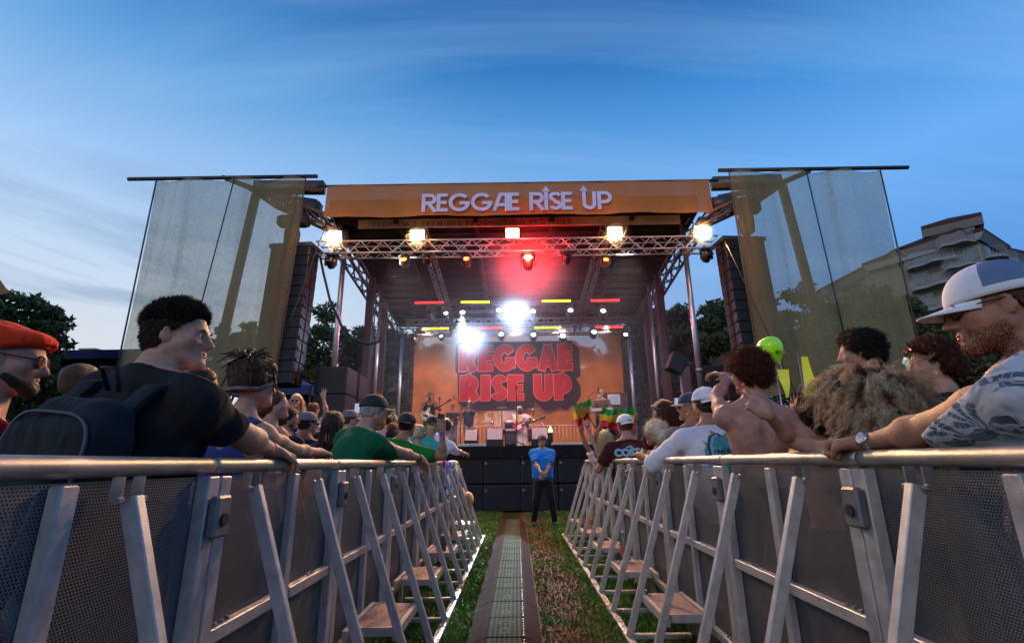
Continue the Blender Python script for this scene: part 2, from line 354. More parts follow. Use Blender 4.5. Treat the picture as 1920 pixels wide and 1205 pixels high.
def sdf_obj(name, prims, h, mat_, parent, clips=(), disp=None, seed=0):
    V, F = sdf_mesh(prims, h, clips)
    if disp:
        Nn = vnormals(V, F)
        for (amp, fr) in disp: V = V + Nn * (wob(V, fr, seed) * amp)[:, None]
    o = np_mesh(name, V, F, mat_, parent); o['_n'] = len(V)
    return o, V, F
def strands(name, P, D, length, r, mat_, parent, seg=4, curl=0, grav=0, jit=.3, taper=.2, sides=3, seed=1, curlf=3.0, clump=0, spreadc=.005):
    """many fine locks as one hair mesh; clump = strands per lock"""
    rg = np.random.default_rng(seed); P = np.asarray(P); D = np.asarray(D) + rg.normal(size=(len(P), 3)) * jit
    if clump: P = np.repeat(P, clump, 0); D = np.repeat(D, clump, 0)
    n = len(P); q_ = max(clump, 1); m_ = n // q_
    rp = (lambda a: np.repeat(a, q_, 0)) if clump else (lambda a: a)
    D /= np.linalg.norm(D, axis=1)[:, None] + 1e-9; Ls = length * rp(rg.uniform(.6, 1.3, m_)) * rg.uniform(.85, 1.1, n)
    ref = rp(rg.normal(size=(m_, 3))); U = np.cross(D, ref); U /= np.linalg.norm(U, axis=1)[:, None] + 1e-9; W_ = np.cross(D, U)
    ph = rp(rg.uniform(0, 6.28, m_)) + (rg.normal(size=n) * .25 if clump else 0)
    if clump: P = P + rg.normal(size=(n, 3)) * spreadc; curl = curl * rg.uniform(.75, 1.2, n)[:, None]; D = D + rg.normal(size=(n, 3)) * .04
    pts = []; p = P.copy(); d = D.copy()
    for s in range(seg + 1):
        t = s / seg
        q = p + curl * (U * np.cos(ph + t * 6.28 * curlf)[:, None] + W_ * np.sin(ph + t * 6.28 * curlf)[:, None]) * min(1, t * 3)
        pts.append(q); d = d + np.array([0, 0, -grav / seg]); d /= np.linalg.norm(d, axis=1)[:, None]; p = p + d * (Ls / seg)[:, None]
    V = []; 
    for s in range(seg + 1):
        rad = r * (1 - (1 - taper) * (s / seg) ** 1.5)
        for k in range(sides):
            a = 6.2832 * k / sides; V.append(pts[s] + (U * math.cos(a) + W_ * math.sin(a)) * rad)
    V = np.stack(V, 1); m = (seg + 1) * sides; base = (np.arange(n) * m)[:, None]; Fs = []
    for s in range(seg):
        for k in range(sides):
            k2 = (k + 1) % sides; Fs.append(np.concatenate([base + s * sides + k, base + s * sides + k2, base + (s + 1) * sides + k2, base + (s + 1) * sides + k], 1))
    return np_mesh(name, V.reshape(-1, 3), np.concatenate(Fs), mat_, parent)
def sample_surf(V, F, n, seed=0, cond=None):
    rg = np.random.default_rng(seed); c = V[F].mean(1); Nn = vnormals(V, F)[F[:, 0]]
    ok = np.arange(len(c)) if cond is None else np.where(cond(c, Nn))[0]
    if len(ok) == 0: return c[:1], Nn[:1]
    i = rg.choice(ok, n); return c[i] + rg.normal(size=(n, 3)) * .003, Nn[i]
def skin(name, col): return mat('skin_' + name, tuple(c * .82 for c in col), .52, 0, .26, 22, .3, 200, spec=.3, sss=.06)
SK = dict(fair=skin('fair', (.50, .27, .19)), tan=skin('tan', (.40, .19, .12)), pink=skin('pink', (.48, .24, .18)), brown=skin('brown', (.16, .075, .045)), dark=skin('dark', (.07, .035, .025)))
def hairm(name, col): return mat('hair_' + name, col, .5, 0, .5, 40, 1.0, 210, spec=.3)
HR = dict(black=hairm('black', (.012, .009, .008)), dbrown=hairm('dark_brown', (.028, .016, .010)), brown=hairm('brown', (.08, .038, .018)), auburn=hairm('auburn', (.12, .032, .014)), blond=hairm('blond', (.66, .46, .28)),
          pale=hairm('pale_blond', (.74, .60, .44)), grey=hairm('grey', (.35, .34, .33)), white=hairm('white', (.55, .54, .52)))
EYE = mat('eye_white', (.7, .68, .66), .2); LENS = mat('dark_lens', (.01, .01, .012), .08, 0, 0); DENIM = cloth('denim', (.04, .06, .12)); DARKP = cloth('dark_trousers', (.012, .012, .015)); SHOE = mat('shoe', (.03, .03, .03), .6); KHAKI = cloth('khaki', (.22, .17, .11))
def unit(v): v = A(v); return v / (np.linalg.norm(v) + 1e-12)
def ik(S, T, l1, l2, hint):
    d = T - S; L_ = np.linalg.norm(d); mx_ = (l1 + l2) * .995
    if L_ > mx_: T = S + d / L_ * mx_; d = T - S; L_ = mx_
    L_ = max(L_, abs(l1 - l2) + .02)
    x = d / np.linalg.norm(d); a = (l1 * l1 - l2 * l2 + L_ * L_) / (2 * L_); hh = math.sqrt(max(l1 * l1 - a * a, 0))
    n = hint - x * (hint @ x); n = unit(n); return S + x * a + n * hh, T
TIPS = {}
def hand_prims(Wp, d, n, side, s, pose, k=.007):
    """Wp wrist, d finger direction, n palm normal (out of the palm), side +1 when thumb is along cross(d,n)"""
    d = unit(d); n = unit(A(n) - d * (A(n) @ d)); t = np.cross(d, n) * side; pr = []
    P = lambda a, b, c: Wp + (d * a + t * b + n * c) * s
    M = np.stack([t, d, n], 1)
    pr.append(rbox(P(.052, .002, 0), A([.042, .048, .0125]) * s, M, .012 * s, k=.015))
    pr.append(cone(P(0, 0, 0), P(.03, 0, 0), .026 * s, .024 * s, k=.02))
    pr.append(cone(P(.02, .025, .006), P(.05, .032, .010), .017 * s, .014 * s, k=.012))
    curls = dict(relax=[.45, .55, .6, .65], fist=[1.75, 1.75, 1.75, 1.75], peace=[.05, .05, 1.8, 1.8], open=[.12, .1, .12, .18], point=[.1, 1.7, 1.7, 1.7], grip=[1.1, 1.15, 1.2, 1.2], drape=[.75, .85, .9, .95], claw=[.5, .7, .9, .3], horns=[.05, 1.8, 1.8, .05])[pose]
    spread = .16 if pose in ('peace', 'open', 'claw', 'horns') else .075; ln = [.072, .080, .074, .058]; bx = [.033, .011, -.011, -.032]; rd = [.0088, .0091, .0088, .0077]
    for i in range(4):
        p = P(.094 - (.008 if i == 3 else 0), bx[i], .001); ang = 0; sa = (1.5 - i) * spread
        dd = d * math.cos(sa) + t * math.sin(sa); cur = p; r0 = rd[i] * s
        for j, fr in enumerate((.45, .30, .25)):
            ang += curls[i] * (.85 if j == 0 else .8); v = dd * math.cos(ang) + n * math.sin(ang); nx = cur + v * ln[i] * fr * s
            pr.append(cone(cur, nx, r0, r0 * .9, k=k * (1.6 if j == 0 else .5))); cur = nx; r0 *= .93
        TIPS[(side, i)] = (cur, v, n)
    ta = .35 if pose in ('fist', 'peace', 'grip', 'point') else .75
    b0 = P(.028, .034, .008); tv = d * math.cos(ta) + t * math.sin(ta) * .8 + n * (.35 if pose != 'open' else .1); tv = unit(tv); m1 = b0 + tv * .038 * s
    t2 = unit(tv + (n * .8 - t * .9 if ta < .5 else n * .1)); m2 = m1 + t2 * .028 * s
    pr += [cone(b0, m1, .013 * s, .0115 * s, k=.01), cone(m1, m2, .0112 * s, .0095 * s, k=.004)]
    return pr
def head_prims(Hc, M, s, female=False, jaw=1.0):
    P = lambda x, y, z: Hc + M @ (A([x, y, z]) * s); pr = []
    w_ = .94 if female else 1.0
    pr += [ell(P(0, -.014, .035), A([.076 * w_, .097, .081]) * s, M, k=.03), ell(P(0, .026, -.022), A([.062 * w_, .066, .080]) * s, M, k=.03)]
    for sg in (-1, 1):
        pr += [cone(P(sg * .052 * jaw, -.002, -.05), P(sg * .016, .062, -.090), .018 * s, .017 * s * jaw, k=.03), cone(P(sg * .045, .058, -.018), P(sg * .05, .03, -.03), .018 * s, .018 * s, k=.025),
               cone(P(sg * .014, .083, .016), P(sg * .042, .072, .016), .011 * s, .010 * s, k=.015)]
    pr += [cone(P(-.008, .070, -.092), P(.008, .070, -.092), .020 * s, .020 * s, k=.02)]
    for sg in (-1, 1): pr.append(ell(P(sg * .031, .089, -.002), A([.017, .013, .011]) * s, M, k=.010, op='s'))
    for sg in (-1, 1): pr.append(ell(P(sg * .031, .073, -.001), A([.015, .013, .0125]) * s, M, k=.006))
    pr += [cone(P(0, .084, .008), P(0, .108, -.030), .008 * s, .0115 * s, k=.014), cone(P(-.011, .094, -.034), P(.011, .094, -.034), .0085 * s, .0085 * s, k=.008),
           cone(P(-.018, .083, -.057), P(.018, .083, -.057), .0075 * s, .0075 * s, k=.008), cone(P(-.016, .083, -.068), P(.016, .083, -.068), .0085 * s, .0085 * s, k=.006),
           ell(P(0, .096, -.0625), A([.022, .008, .0022]) * s, M, k=.004, op='s')]
    for sg in (-1, 1):
        Me = M @ np.array(Matrix.Rotation(R(sg * 22), 3, 'Z') @ Matrix.Rotation(R(-12), 3, 'X'))
        pr += [ell(P(sg * .079 * w_, -.008, -.004), A([.006, .017, .029]) * s, Me, k=.005), ell(P(sg * .072 * w_, -.004, -.018), A([.008, .010, .014]) * s, Me, k=.008), ell(P(sg * .086 * w_, .003, -.002), A([.0065, .009, .017]) * s, Me, k=.004, op='s')]
    return pr
def rotm(yaw, pitch=0, roll=0):
    """columns right, forward, up. yaw 0 faces +Y, + turns towards +X"""
    m = Matrix.Rotation(-R(yaw), 3, 'Z') @ Matrix.Rotation(R(pitch), 3, 'X') @ Matrix.Rotation(R(roll), 3, 'Y'); return np.array(m)
def human(label, head, yaw=0, lean=(0, 0), hyaw=None, hpitch=0, hroll=0, s=1.0, fem=False, g=1.0, sk='fair', h=.012, arms=(None, None), shirt=None, sleeve=.55, pants=DENIM, group=None, jaw=1.0,
          tank=False, feet=None, muscle=1.0, ground=0.0, neckline=0.0, loose=0.0, collar=False, legs=True, straps=None, autorail=True, shrug=0.0):
    H = A(head); M0 = rotm(yaw); rail = None
    if ground == 0 and 0 < H[1] < 9.0 and abs(H[0]) < 2.0 and autorail:
        sd = -1 if H[0] < 0 else 1; rail = (XL if sd < 0 else XR_); yr = R(yaw); hwid = (.172 * abs(math.cos(yr)) + .12 * abs(math.sin(yr))) * (.5 + .5 * g) * s + .025
        cur = H[0] - .735 * s * (M0[0, 0] * lean[0] + M0[0, 1] * lean[1]); want = (rail + sd * hwid - .37 * H[0]) / .63
        if (cur - want) * sd < 0:
            lw = A([(H[0] - want) / (.735 * s), M0[1, 0] * lean[0] + M0[1, 1] * lean[1], 0]); lw[0] = float(np.clip(lw[0], -.62, .62)); lean = (lw @ M0[:, 0], lw @ M0[:, 1])
    up = unit(A([0, 0, 1]) + M0[:, 0] * lean[0] + M0[:, 1] * lean[1]); fw = unit(M0[:, 1] - up * (M0[:, 1] @ up)); rt = np.cross(fw, up); B = np.stack([rt, fw, up], 1)
    Mh = rotm(yaw if hyaw is None else hyaw, hpitch, hroll)
    P0 = H - B @ (A([0, .015, .735]) * s); W = lambda x, y, z: P0 + B @ (A([x, y, z]) * s)
    sw = .165 if fem else .188; hw = .098 if fem else .09
    root = empty('person', (P0[0], P0[1], ground), label, 'person', group)
    skm = SK[sk]
    # ---- torso
    def torso(t, lo_=0):
        q = [ell(W(0, 0, .03), (A([.160 + (.01 if fem else 0), .112, .13]) * A([g, g, 1]) * s) + t, B, k=.05), ell(W(0, .006 * g, .17), (A([.138 if not fem else .118, .102, .15]) * A([g, g * g, 1]) * s) + t, B, k=.06),
             ell(W(0, 0, .35), (A([.160 if not fem else .135, .108, .17]) * A([(g + 1) / 2, (g + 1) / 2, 1]) * s) + t, B, k=.06), ell(W(0, -.012, .44), (A([.150 if not fem else .128, .088, .09]) * s) + t, B, k=.05)]
        for sg in (-1, 1):
            q += [ell(W(sg * .075, -.045, .40), A([.078, .056, .10 + shrug * .5]) * s * muscle + t, B, k=.04), cone(W(0, -.022, .585), W(sg * sw * .72, -.018, .505 + shrug * 1.05), .046 * s + t + shrug * .15, .046 * s * muscle + t, k=.04),
                  cone(W(sg * .07, -.005, .44), W(sg * sw * .92, -.008 + shrug * .3, .475 + shrug), .065 * s + t, .055 * s + t, k=.04), cone(W(sg * .125 * (.85 if fem else 1), -.02, .42), W(sg * .10 * g, -.01, .2), .045 * s * muscle + t, .045 * s * g + t, k=.05)]
            if fem: q.append(ell(W(sg * .07, .085, .355), A([.058, .05, .055]) * s + t, B, k=.03))
            elif muscle > 1.05: q.append(ell(W(sg * .075, .075, .41), A([.08, .04, .06]) * s + t, B, k=.04))
        return q
    # ---- arms
    body = torso(0); J = []
    for i, sg in enumerate((-1, 1)):
        S = W(sg * sw, -.008 + shrug * .3, .475 + shrug); a = arms[i] or {}
        if not a and rail is not None and sg == -sd and (S[0] - rail) * sd < .42: a = {'wrist': (rail + sd * .02, S[1] + .30, 1.262), 'dir': (0, 1, -.12), 'palm': (0, 0, -1), 'pose': 'relax', 'hint': (sd * .4, -.6, -.5), 'thumb': 1 if sg > 0 else -1}
        if 'wrist' in a: T = A(a['wrist'])
        else: T = W(sg * (sw + .05), .06, -.06)
        if 'elbow' in a: a['hint'] = A(a['elbow']) - (S + A(T)) / 2
        hint = A(a.get('hint', -fw * .6 + rt * sg * .4 - A([0, 0, 1]) * .4)); E, T = ik(S, T, .285 * s, .25 * s, hint)
        fd = a.get('dir'); fd = unit(T - E) if fd is None else unit(fd); pn = a.get('palm'); pn = -rt * sg if pn is None else A(pn)
        am = (.9 if fem else 1.0) * muscle * (g * .3 + .7)
        body += [ell(S, A([.058, .058, .062]) * s * am, B, k=.04), cone(S, E, .048 * s * am, .038 * s * am, k=.03), ell((S * .55 + E * .45), A([.046] * 3) * s * am, k=.03),
                 cone(E, T, .037 * s * am, .025 * s, k=.02), ell(E * .72 + T * .28, A([.041] * 3) * s * am, k=.03)]
        body += hand_prims(T, fd, pn, a.get('thumb', 1 if sg > 0 else -1), s * (.93 if fem else 1.02), a.get('pose', 'relax'))
        J.append((S, E, T, am))
    body += [cone(W(0, -.02, .53), H + Mh @ (A([0, -.022, -.045]) * s), .058 * s * (.84 if fem else 1), .053 * s * (.84 if fem else 1), k=.035)]
    if muscle > 1.05: body += [cone(W(0, -.028, .54), H + Mh @ (A([0, -.045, -.05]) * s), .062 * s, .05 * s, k=.03)]
    body += head_prims(H, Mh, s, fem, jaw)
    body += [cone(W(0, -.128 * (g * .5 + .5), .12), W(0, -.118, .46), .010 * s, .010 * s, k=.045, op='s')]
    # ---- legs
    legp = []; ft = []
    for sg in (-1, 1):
        hip = W(sg * hw, 0, -.01); fx = feet[0 if sg < 0 else 1] if feet else None
        gx = (A([P0[0], P0[1], 0]) + M0[:, 0] * sg * (.12 * s)) if fx is None else A(fx); an = A([gx[0], gx[1], ground + .085 * s])
        K, an2 = ik(hip, an, .45 * s, .43 * s, M0[:, 1]); 
        if np.linalg.norm(an - an2) > .005: K = (hip + an) / 2
        legp += [(hip, K, .088 * s * g, .058 * s), (K, an, .056 * s, .040 * s)]; ft.append((an, M0[:, 1]))
    body += [cone(a, b, c, d, k=.03) for a, b, c, d in legp]
    for an, f_ in ft: body.append(cone(an - f_ * .03 * s - A([0, 0, .05 * s]), an + f_ * .12 * s - A([0, 0, .055 * s]), .032 * s, .028 * s, k=.02))
    bo, BV, BF = sdf_obj('body', body, h, skm, root)
    res = dict(root=root, H=H, M=Mh, s=s, W=W, B=B, J=J, body=(BV, BF), h=h, sw=sw)
    if fem is False and g > 5: pass
    # ---- shirt
    if shirt is not None:
        t = .0145 + loose; sp_ = torso(t); cl = [(W(0, -.012, .548 + shrug * .9 - neckline * .5), B @ A([0, .42 + neckline * 3, 1])), (W(0, 0, -.10), -up)]
        sp_.append(ell(W(0, -.004, .2), A([.152 if not fem else .128, .112, .34]) * s * A([g, g, 1]) + t, B, k=.06))
        if muscle > 1.05: sp_.append(cone(W(0, -.028, .54), H + Mh @ (A([0, -.045, -.05]) * s), .062 * s + t, .05 * s + t, k=.03))
        if not tank:
            for i, sg in enumerate((-1, 1)):
                S, E, T, am = J[i]; f_ = min(sleeve, 1); e = S + (E - S) * f_; dr = unit(E - S)
                sp_ += [ell(S, A([.060, .060, .064]) * s * am + t, B, k=.04), cone(S, e + dr * .03, .052 * s * am + t + .004, (.044 * s * am + t + .006 + loose * .5), k=.035, clip=[(e, dr)] if sleeve <= 1 else None)]
                if f_ > .45: sp_.append(ell((S * .55 + E * .45), A([.046] * 3) * s * am + t + .004, B, k=.03, clip=[(e, dr)] if sleeve <= 1 else None))
                if sleeve > 1:
                    f2 = E + (T - E) * (sleeve - 1); d2 = unit(T - E); sp_.append(cone(E, f2 + d2 * .03, .042 * s * am + t, .032 * s + t, k=.03, clip=[(f2, d2)]))
        if collar:
            sp_.append(cone(W(0, -.03, .545), W(0, -.03, .585), .072 * s, .068 * s, k=.01)); cl[0] = (W(0, -.012, .590), B @ A([0, .55, 1]))
        if tank:
            for sg in (-1, 1): sp_.append(ell(W(sg * (sw + .015), 0, .44), A([.055, .2, .13]) * s, B, k=.015, op='s'))
            sp_.append(ell(W(0, -.10, .56), A([.09, .09, .17]) * s, B, k=.015, op='s')); sp_.append(ell(W(0, .10, .54), A([.085, .09, .12]) * s, B, k=.015, op='s'))
        so_, SV, SF = sdf_obj('shirt', sp_, h * 1.15, shirt, root, clips=cl, disp=[(.0055 * s, 19), (.0022 * s, 48)], seed=int(abs(H[0]) * 1000) % 997)
        res['shirt'] = (so_, SV, SF)
    if legs:
        lp = [ell(W(0, 0, .03), (A([.160, .112, .12]) * A([g, g, 1]) * s) + .008, B, k=.05)] + [cone(a, b, c + .012, d + .018, k=.03) for a, b, c, d in legp]
        lp = [p for p in lp]; sdf_obj('trousers', lp, max(h * 1.8, .012), pants, root, clips=[(W(0, 0, .10), up), (A([0, 0, ground + .05]), A([0, 0, -1]))], disp=[(.004, 22)])
        for an, f_ in ft:
            sdf_obj('shoe', [cone(an - f_ * .035 * s - A([0, 0, .04 * s]), an + f_ * .13 * s - A([0, 0, .05 * s]), .042 * s, .036 * s, k=.02), cone(an, an - A([0, 0, .03]), .05 * s, .045 * s)], max(h * 1.5, .012), SHOE, root, clips=[(A([0, 0, ground]), A([0, 0, -1]))])
    return res
def hP(p, x, y, z): return p['H'] + p['M'] @ (A([x, y, z]) * p['s'])
LIP = mat('lips', (.34, .11, .09), .4, 0, .1); IRIS = mat('iris', (.02, .015, .01), .1, 0, 0)
def face(p, brow):
    s = p['s']; M = Matrix(p['M'].tolist()); 
    for sg in (-1, 1):
        e = MB(); e.ell(hP(p, sg * .031, .0745, -.002), (.0125 * s, .0125 * s, .0105 * s), M, 12, 8); eo = e.build('eye', EYE, p['root'], True); q = MB(); q.ell(hP(p, sg * .031, .0845, -.002), (.0055 * s, .003 * s, .0055 * s), M, 10, 6); q.build('iris', IRIS, eo, True)
        b = MB(); b.tube([hP(p, sg * .013, .094, .016), hP(p, sg * .030, .090, .0215), hP(p, sg * .048, .075, .016)], [.0035 * s, .0045 * s, .002 * s], 6); b.build('eyebrow', brow, p['root'], True)
    l = MB(); l.tube([hP(p, -.021, .085, -.0605), hP(p, -.008, .0915, -.0575), hP(p, 0, .0915, -.0590), hP(p, .008, .0915, -.0575), hP(p, .021, .085, -.0605)], [.001, .0042 * s, .004 * s, .0042 * s, .001], 6); l.tube([hP(p, -.019, .085, -.0645), hP(p, 0, .0915, -.0685), hP(p, .019, .085, -.0645)], [.001, .0052 * s, .001], 6); l.build('lips', LIP, p['root'], True)
def hair_cap(p, m, thick=.012, noise_=.004, nape=-.065, front=.022, h=None, blob=0, extra=(), name='hair', top=None):
    s = p['s']; M = p['M']; n = M @ A([0, .76, -.65])
    cl = [(hP(p, 0, 0, 0) + M @ A([0, .76, -.65]) * front * s, n), (hP(p, 0, 0, nape), -M[:, 2])]
    pr = [ell(hP(p, 0, -.016, .037), A([.078, .099, .083]) * s + thick, M, k=.02), ell(hP(p, 0, -.04, -.02), A([.066, .062, .06]) * s + thick * .7, M, k=.03)]
    pr += list(extra)
    if top is not None: cl.append((hP(p, 0, 0, top), M[:, 2] - M[:, 1] * .1))
    return sdf_obj(name, pr, h or p['h'], m, p['root'], clips=cl, disp=[(noise_, 90), (noise_ * .5, 200)])
def stubble(p, m, n=2500, ln=.006, seed=1, r=.0005, zmax=-.045):
    V, F = p['body']; M = p['M']; s = p['s']; H = p['H']
    def cond(c, n_):
        l = (c - H) @ M / s; return (l[:, 1] > -.01) & (l[:, 2] < zmax + .35 * np.maximum(0, .04 - l[:, 1])) & (l[:, 2] > -.13) & (np.abs(l[:, 0]) < .08) & ~((np.abs(l[:, 0]) < .024) & (l[:, 2] > -.072)) & (l[:, 1] - l[:, 2] * .3 > .02)
    P_, D_ = sample_surf(V, F, n, seed, cond); strands('beard_stubble', P_ - D_ * .001, D_ * .5 - A([0, 0, .7]), ln, r, m, p['root'], 2, jit=.3, seed=seed)
def ball_cap(p, m, mb=None, back=False, brim=True, tilt=0, strap=True, squash=1.0, logo=None, mesh_m=None, brim_up=0):
    """baseball cap: crown of six panels, brim, button; back=True turns it round"""
    s = p['s']; H = p['H']; M = p['M'] @ np.array(Matrix.Rotation(R(180 if back else 0), 3, 'Z') @ Matrix.Rotation(R(tilt), 3, 'X'))
    c = H + p['M'] @ (A([0, -.014, .030]) * s); rx, ry, rz = .091 * s, .112 * s, .099 * s * squash
    nu, nv = 48, 14; V = []; F = []; hole = set()
    for j in range(nv + 1):
        v = j / nv * math.pi / 2
        for i in range(nu):
            u = 2 * math.pi * i / nu; seam = 1 - .012 * math.exp(-((((i / nu * 6) % 1) - .5) ** 2) * 90 + 0) if False else 1
            pu = abs(((i / nu * 6) % 1)); seam = 1 - .015 * math.exp(-min(pu, 1 - pu) ** 2 * 300)
            cv = math.cos(v) ** .8; V.append(c + M @ A([rx * math.sin(u) * cv * seam, ry * math.cos(u) * cv * seam, rz * math.sin(v) * seam - .004]))
    for j in range(nv):
        for i in range(nu):
            i2 = (i + 1) % nu; du = abs(i - nu / 2 + .5)
            if strap and 1 <= j <= 5 and (du / 6.0) ** 2 + ((j - 1) / 4.6) ** 2 < 1: continue
            F.append((j * nu + i, j * nu + i2, (j + 1) * nu + i2, (j + 1) * nu + i))
    V = np.array(V)
    cp = empty('cap', tuple(c)) if False else None
    o = np_mesh('cap_crown', V, F, m, p['root']); md = o.modifiers.new('s', 'SOLIDIFY'); md.thickness = .003; md.offset = 0
    if mesh_m:
        o.data.materials.append(mesh_m)
        for pl in o.data.polygons:
            ctr = np.mean([V[k] for k in pl.vertices], axis=0); q_ = M.T @ (ctr - c); yl = abs(math.atan2(q_[0], q_[1]))
            if yl > R(60) and (M.T @ (ctr - c))[2] > .016 * s: pl.material_index = 1
    b = MB(); b.ell(c + M @ A([0, 0, rz]), (.006, .006, .004)); b.build('cap_button', m, p['root'], True)
    if brim:
        V = []; F = []; nu, nv = 17, 7
        for j in range(nv):
            t = j / (nv - 1)
            for i in range(nu):
                u = (i / (nu - 1) - .5) * 2; a = u * R(60)
                bx = rx * .985 * math.sin(a); by = ry * .985 * math.cos(a); ext = .073 * s * t * (1 - abs(u) ** 2.6 * .96)
                z = -.004 - .006 * u * u * s - t * .012 * s - (.014 * (bx / rx) ** 2) * t * s + brim_up * t
                V.append(c + M @ A([bx * (1 - .05 * t), by + ext, z]))
        for j in range(nv - 1):
            for i in range(nu - 1): F.append((j * nu + i, j * nu + i + 1, (j + 1) * nu + i + 1, (j + 1) * nu + i))
        o = np_mesh('cap_brim', np.array(V), F, mb or m, p['root']); md = o.modifiers.new('s', 'SOLIDIFY'); md.thickness = .004; md.offset = 0
    return M, c
def glasses(p, up=0, frame=BLACK, lens=LENS, sun=True):
    b = MB(); l = MB()
    for sg in (-1, 1):
        c = hP(p, sg * .032, .092, .002 + up); M = Matrix(p['M'].tolist())
        l.ell(c, (.026 * p['s'], .004, .019 * p['s']), M, 14, 6)
        b.tube([hP(p, sg * .058, .086, .008 + up), hP(p, sg * .078, .04, .008 + up), hP(p, sg * .082, -.005, .012 + up), hP(p, sg * .078, -.02, -.008 + up)], .0025, 5)
        ring = [hP(p, sg * .032 + .027 * math.cos(a), .093, .002 + up + .020 * math.sin(a)) for a in [2 * math.pi * k / 12 for k in range(13)]]; b.tube(ring, .002, 5)
    b.tube([hP(p, -.01, .095, .006 + up), hP(p, .01, .095, .006 + up)], .002, 5)
    g_ = b.build('glasses', frame, p['root']); l.build('lens', lens, g_)
def band(p, i, f, m, w_=.012, r=None, name='wristband'):
    S, E, T, am = p['J'][i]; c = E + (T - E) * f; d = Vector(unit(T - E)); rr = r or (.037 * am + (.026 - .037 * am) * f) * p['s'] + .004
    MB().tube([Vector(c) - d * w_ / 2, Vector(c) - d * w_ * .4, Vector(c) + d * w_ * .4, Vector(c) + d * w_ / 2], [rr - .003, rr, rr, rr - .003], 20).build(name, m, p['root'], True)
def text_mesh(txt, size, bold=0.0, font_shear=0.0, space=1.0):
    cu = bpy.data.curves.new('t', 'FONT'); cu.body = txt; cu.size = size; cu.offset = bold; cu.shear = font_shear; cu.space_character = space; cu.align_x = 'CENTER'; cu.align_y = 'CENTER'; cu.resolution_u = 3
    o = bpy.data.objects.new('t', cu); C.objects.link(o); dg = bpy.context.evaluated_depsgraph_get(); me = o.evaluated_get(dg).to_mesh()
    V = [v.co.copy() for v in me.vertices]; F = [tuple(p.vertices) for p in me.polygons]; o.evaluated_get(dg).to_mesh_clear(); bpy.data.objects.remove(o); bpy.data.curves.remove(cu); return V, F
def decal(name, V2, F2, org, ux, uy, target, mat_, parent, off=.003, sub=0):
    """lay flat artwork onto a body surface: project along -(ux x uy)"""
    org = Vector(org); ux = Vector(ux).normalized(); uy = Vector(uy).normalized(); n = ux.cross(uy)
    TV, TF = target; bv = BVHTree.FromPolygons([Vector(v) for v in TV], [tuple(int(i) for i in f) for f in TF])
    if sub:
        import bmesh
        bm = bmesh.new(); vs = [bm.verts.new((v[0], v[1], 0)) for v in V2]
        for f in F2:
            try: bm.faces.new([vs[i] for i in f])
            except Exception: pass
        bmesh.ops.triangulate(bm, faces=bm.faces[:])
        for _ in range(4):
            el = [e for e in bm.edges if e.calc_length() > sub]
            if not el: break
            bmesh.ops.subdivide_edges(bm, edges=el, cuts=1); bmesh.ops.triangulate(bm, faces=bm.faces[:])
        bm.verts.index_update(); V2 = [v.co.copy() for v in bm.verts]; F2 = [tuple(v.index for v in f.verts) for f in bm.faces]; bm.free()
    out = []
    for v in V2:
        p = org + ux * v[0] + uy * v[1]; hit = bv.ray_cast(p + n * .35, -n, .8)
        q = hit[0] if hit[0] is not None else p
        out.append(q + n * off)
    mb = MB(); mb.add(out, F2); return mb.build(name, mat_, parent)
def poly_faces(poly): return [(x, y, 0) for x, y in poly], [tuple(range(len(poly)))]
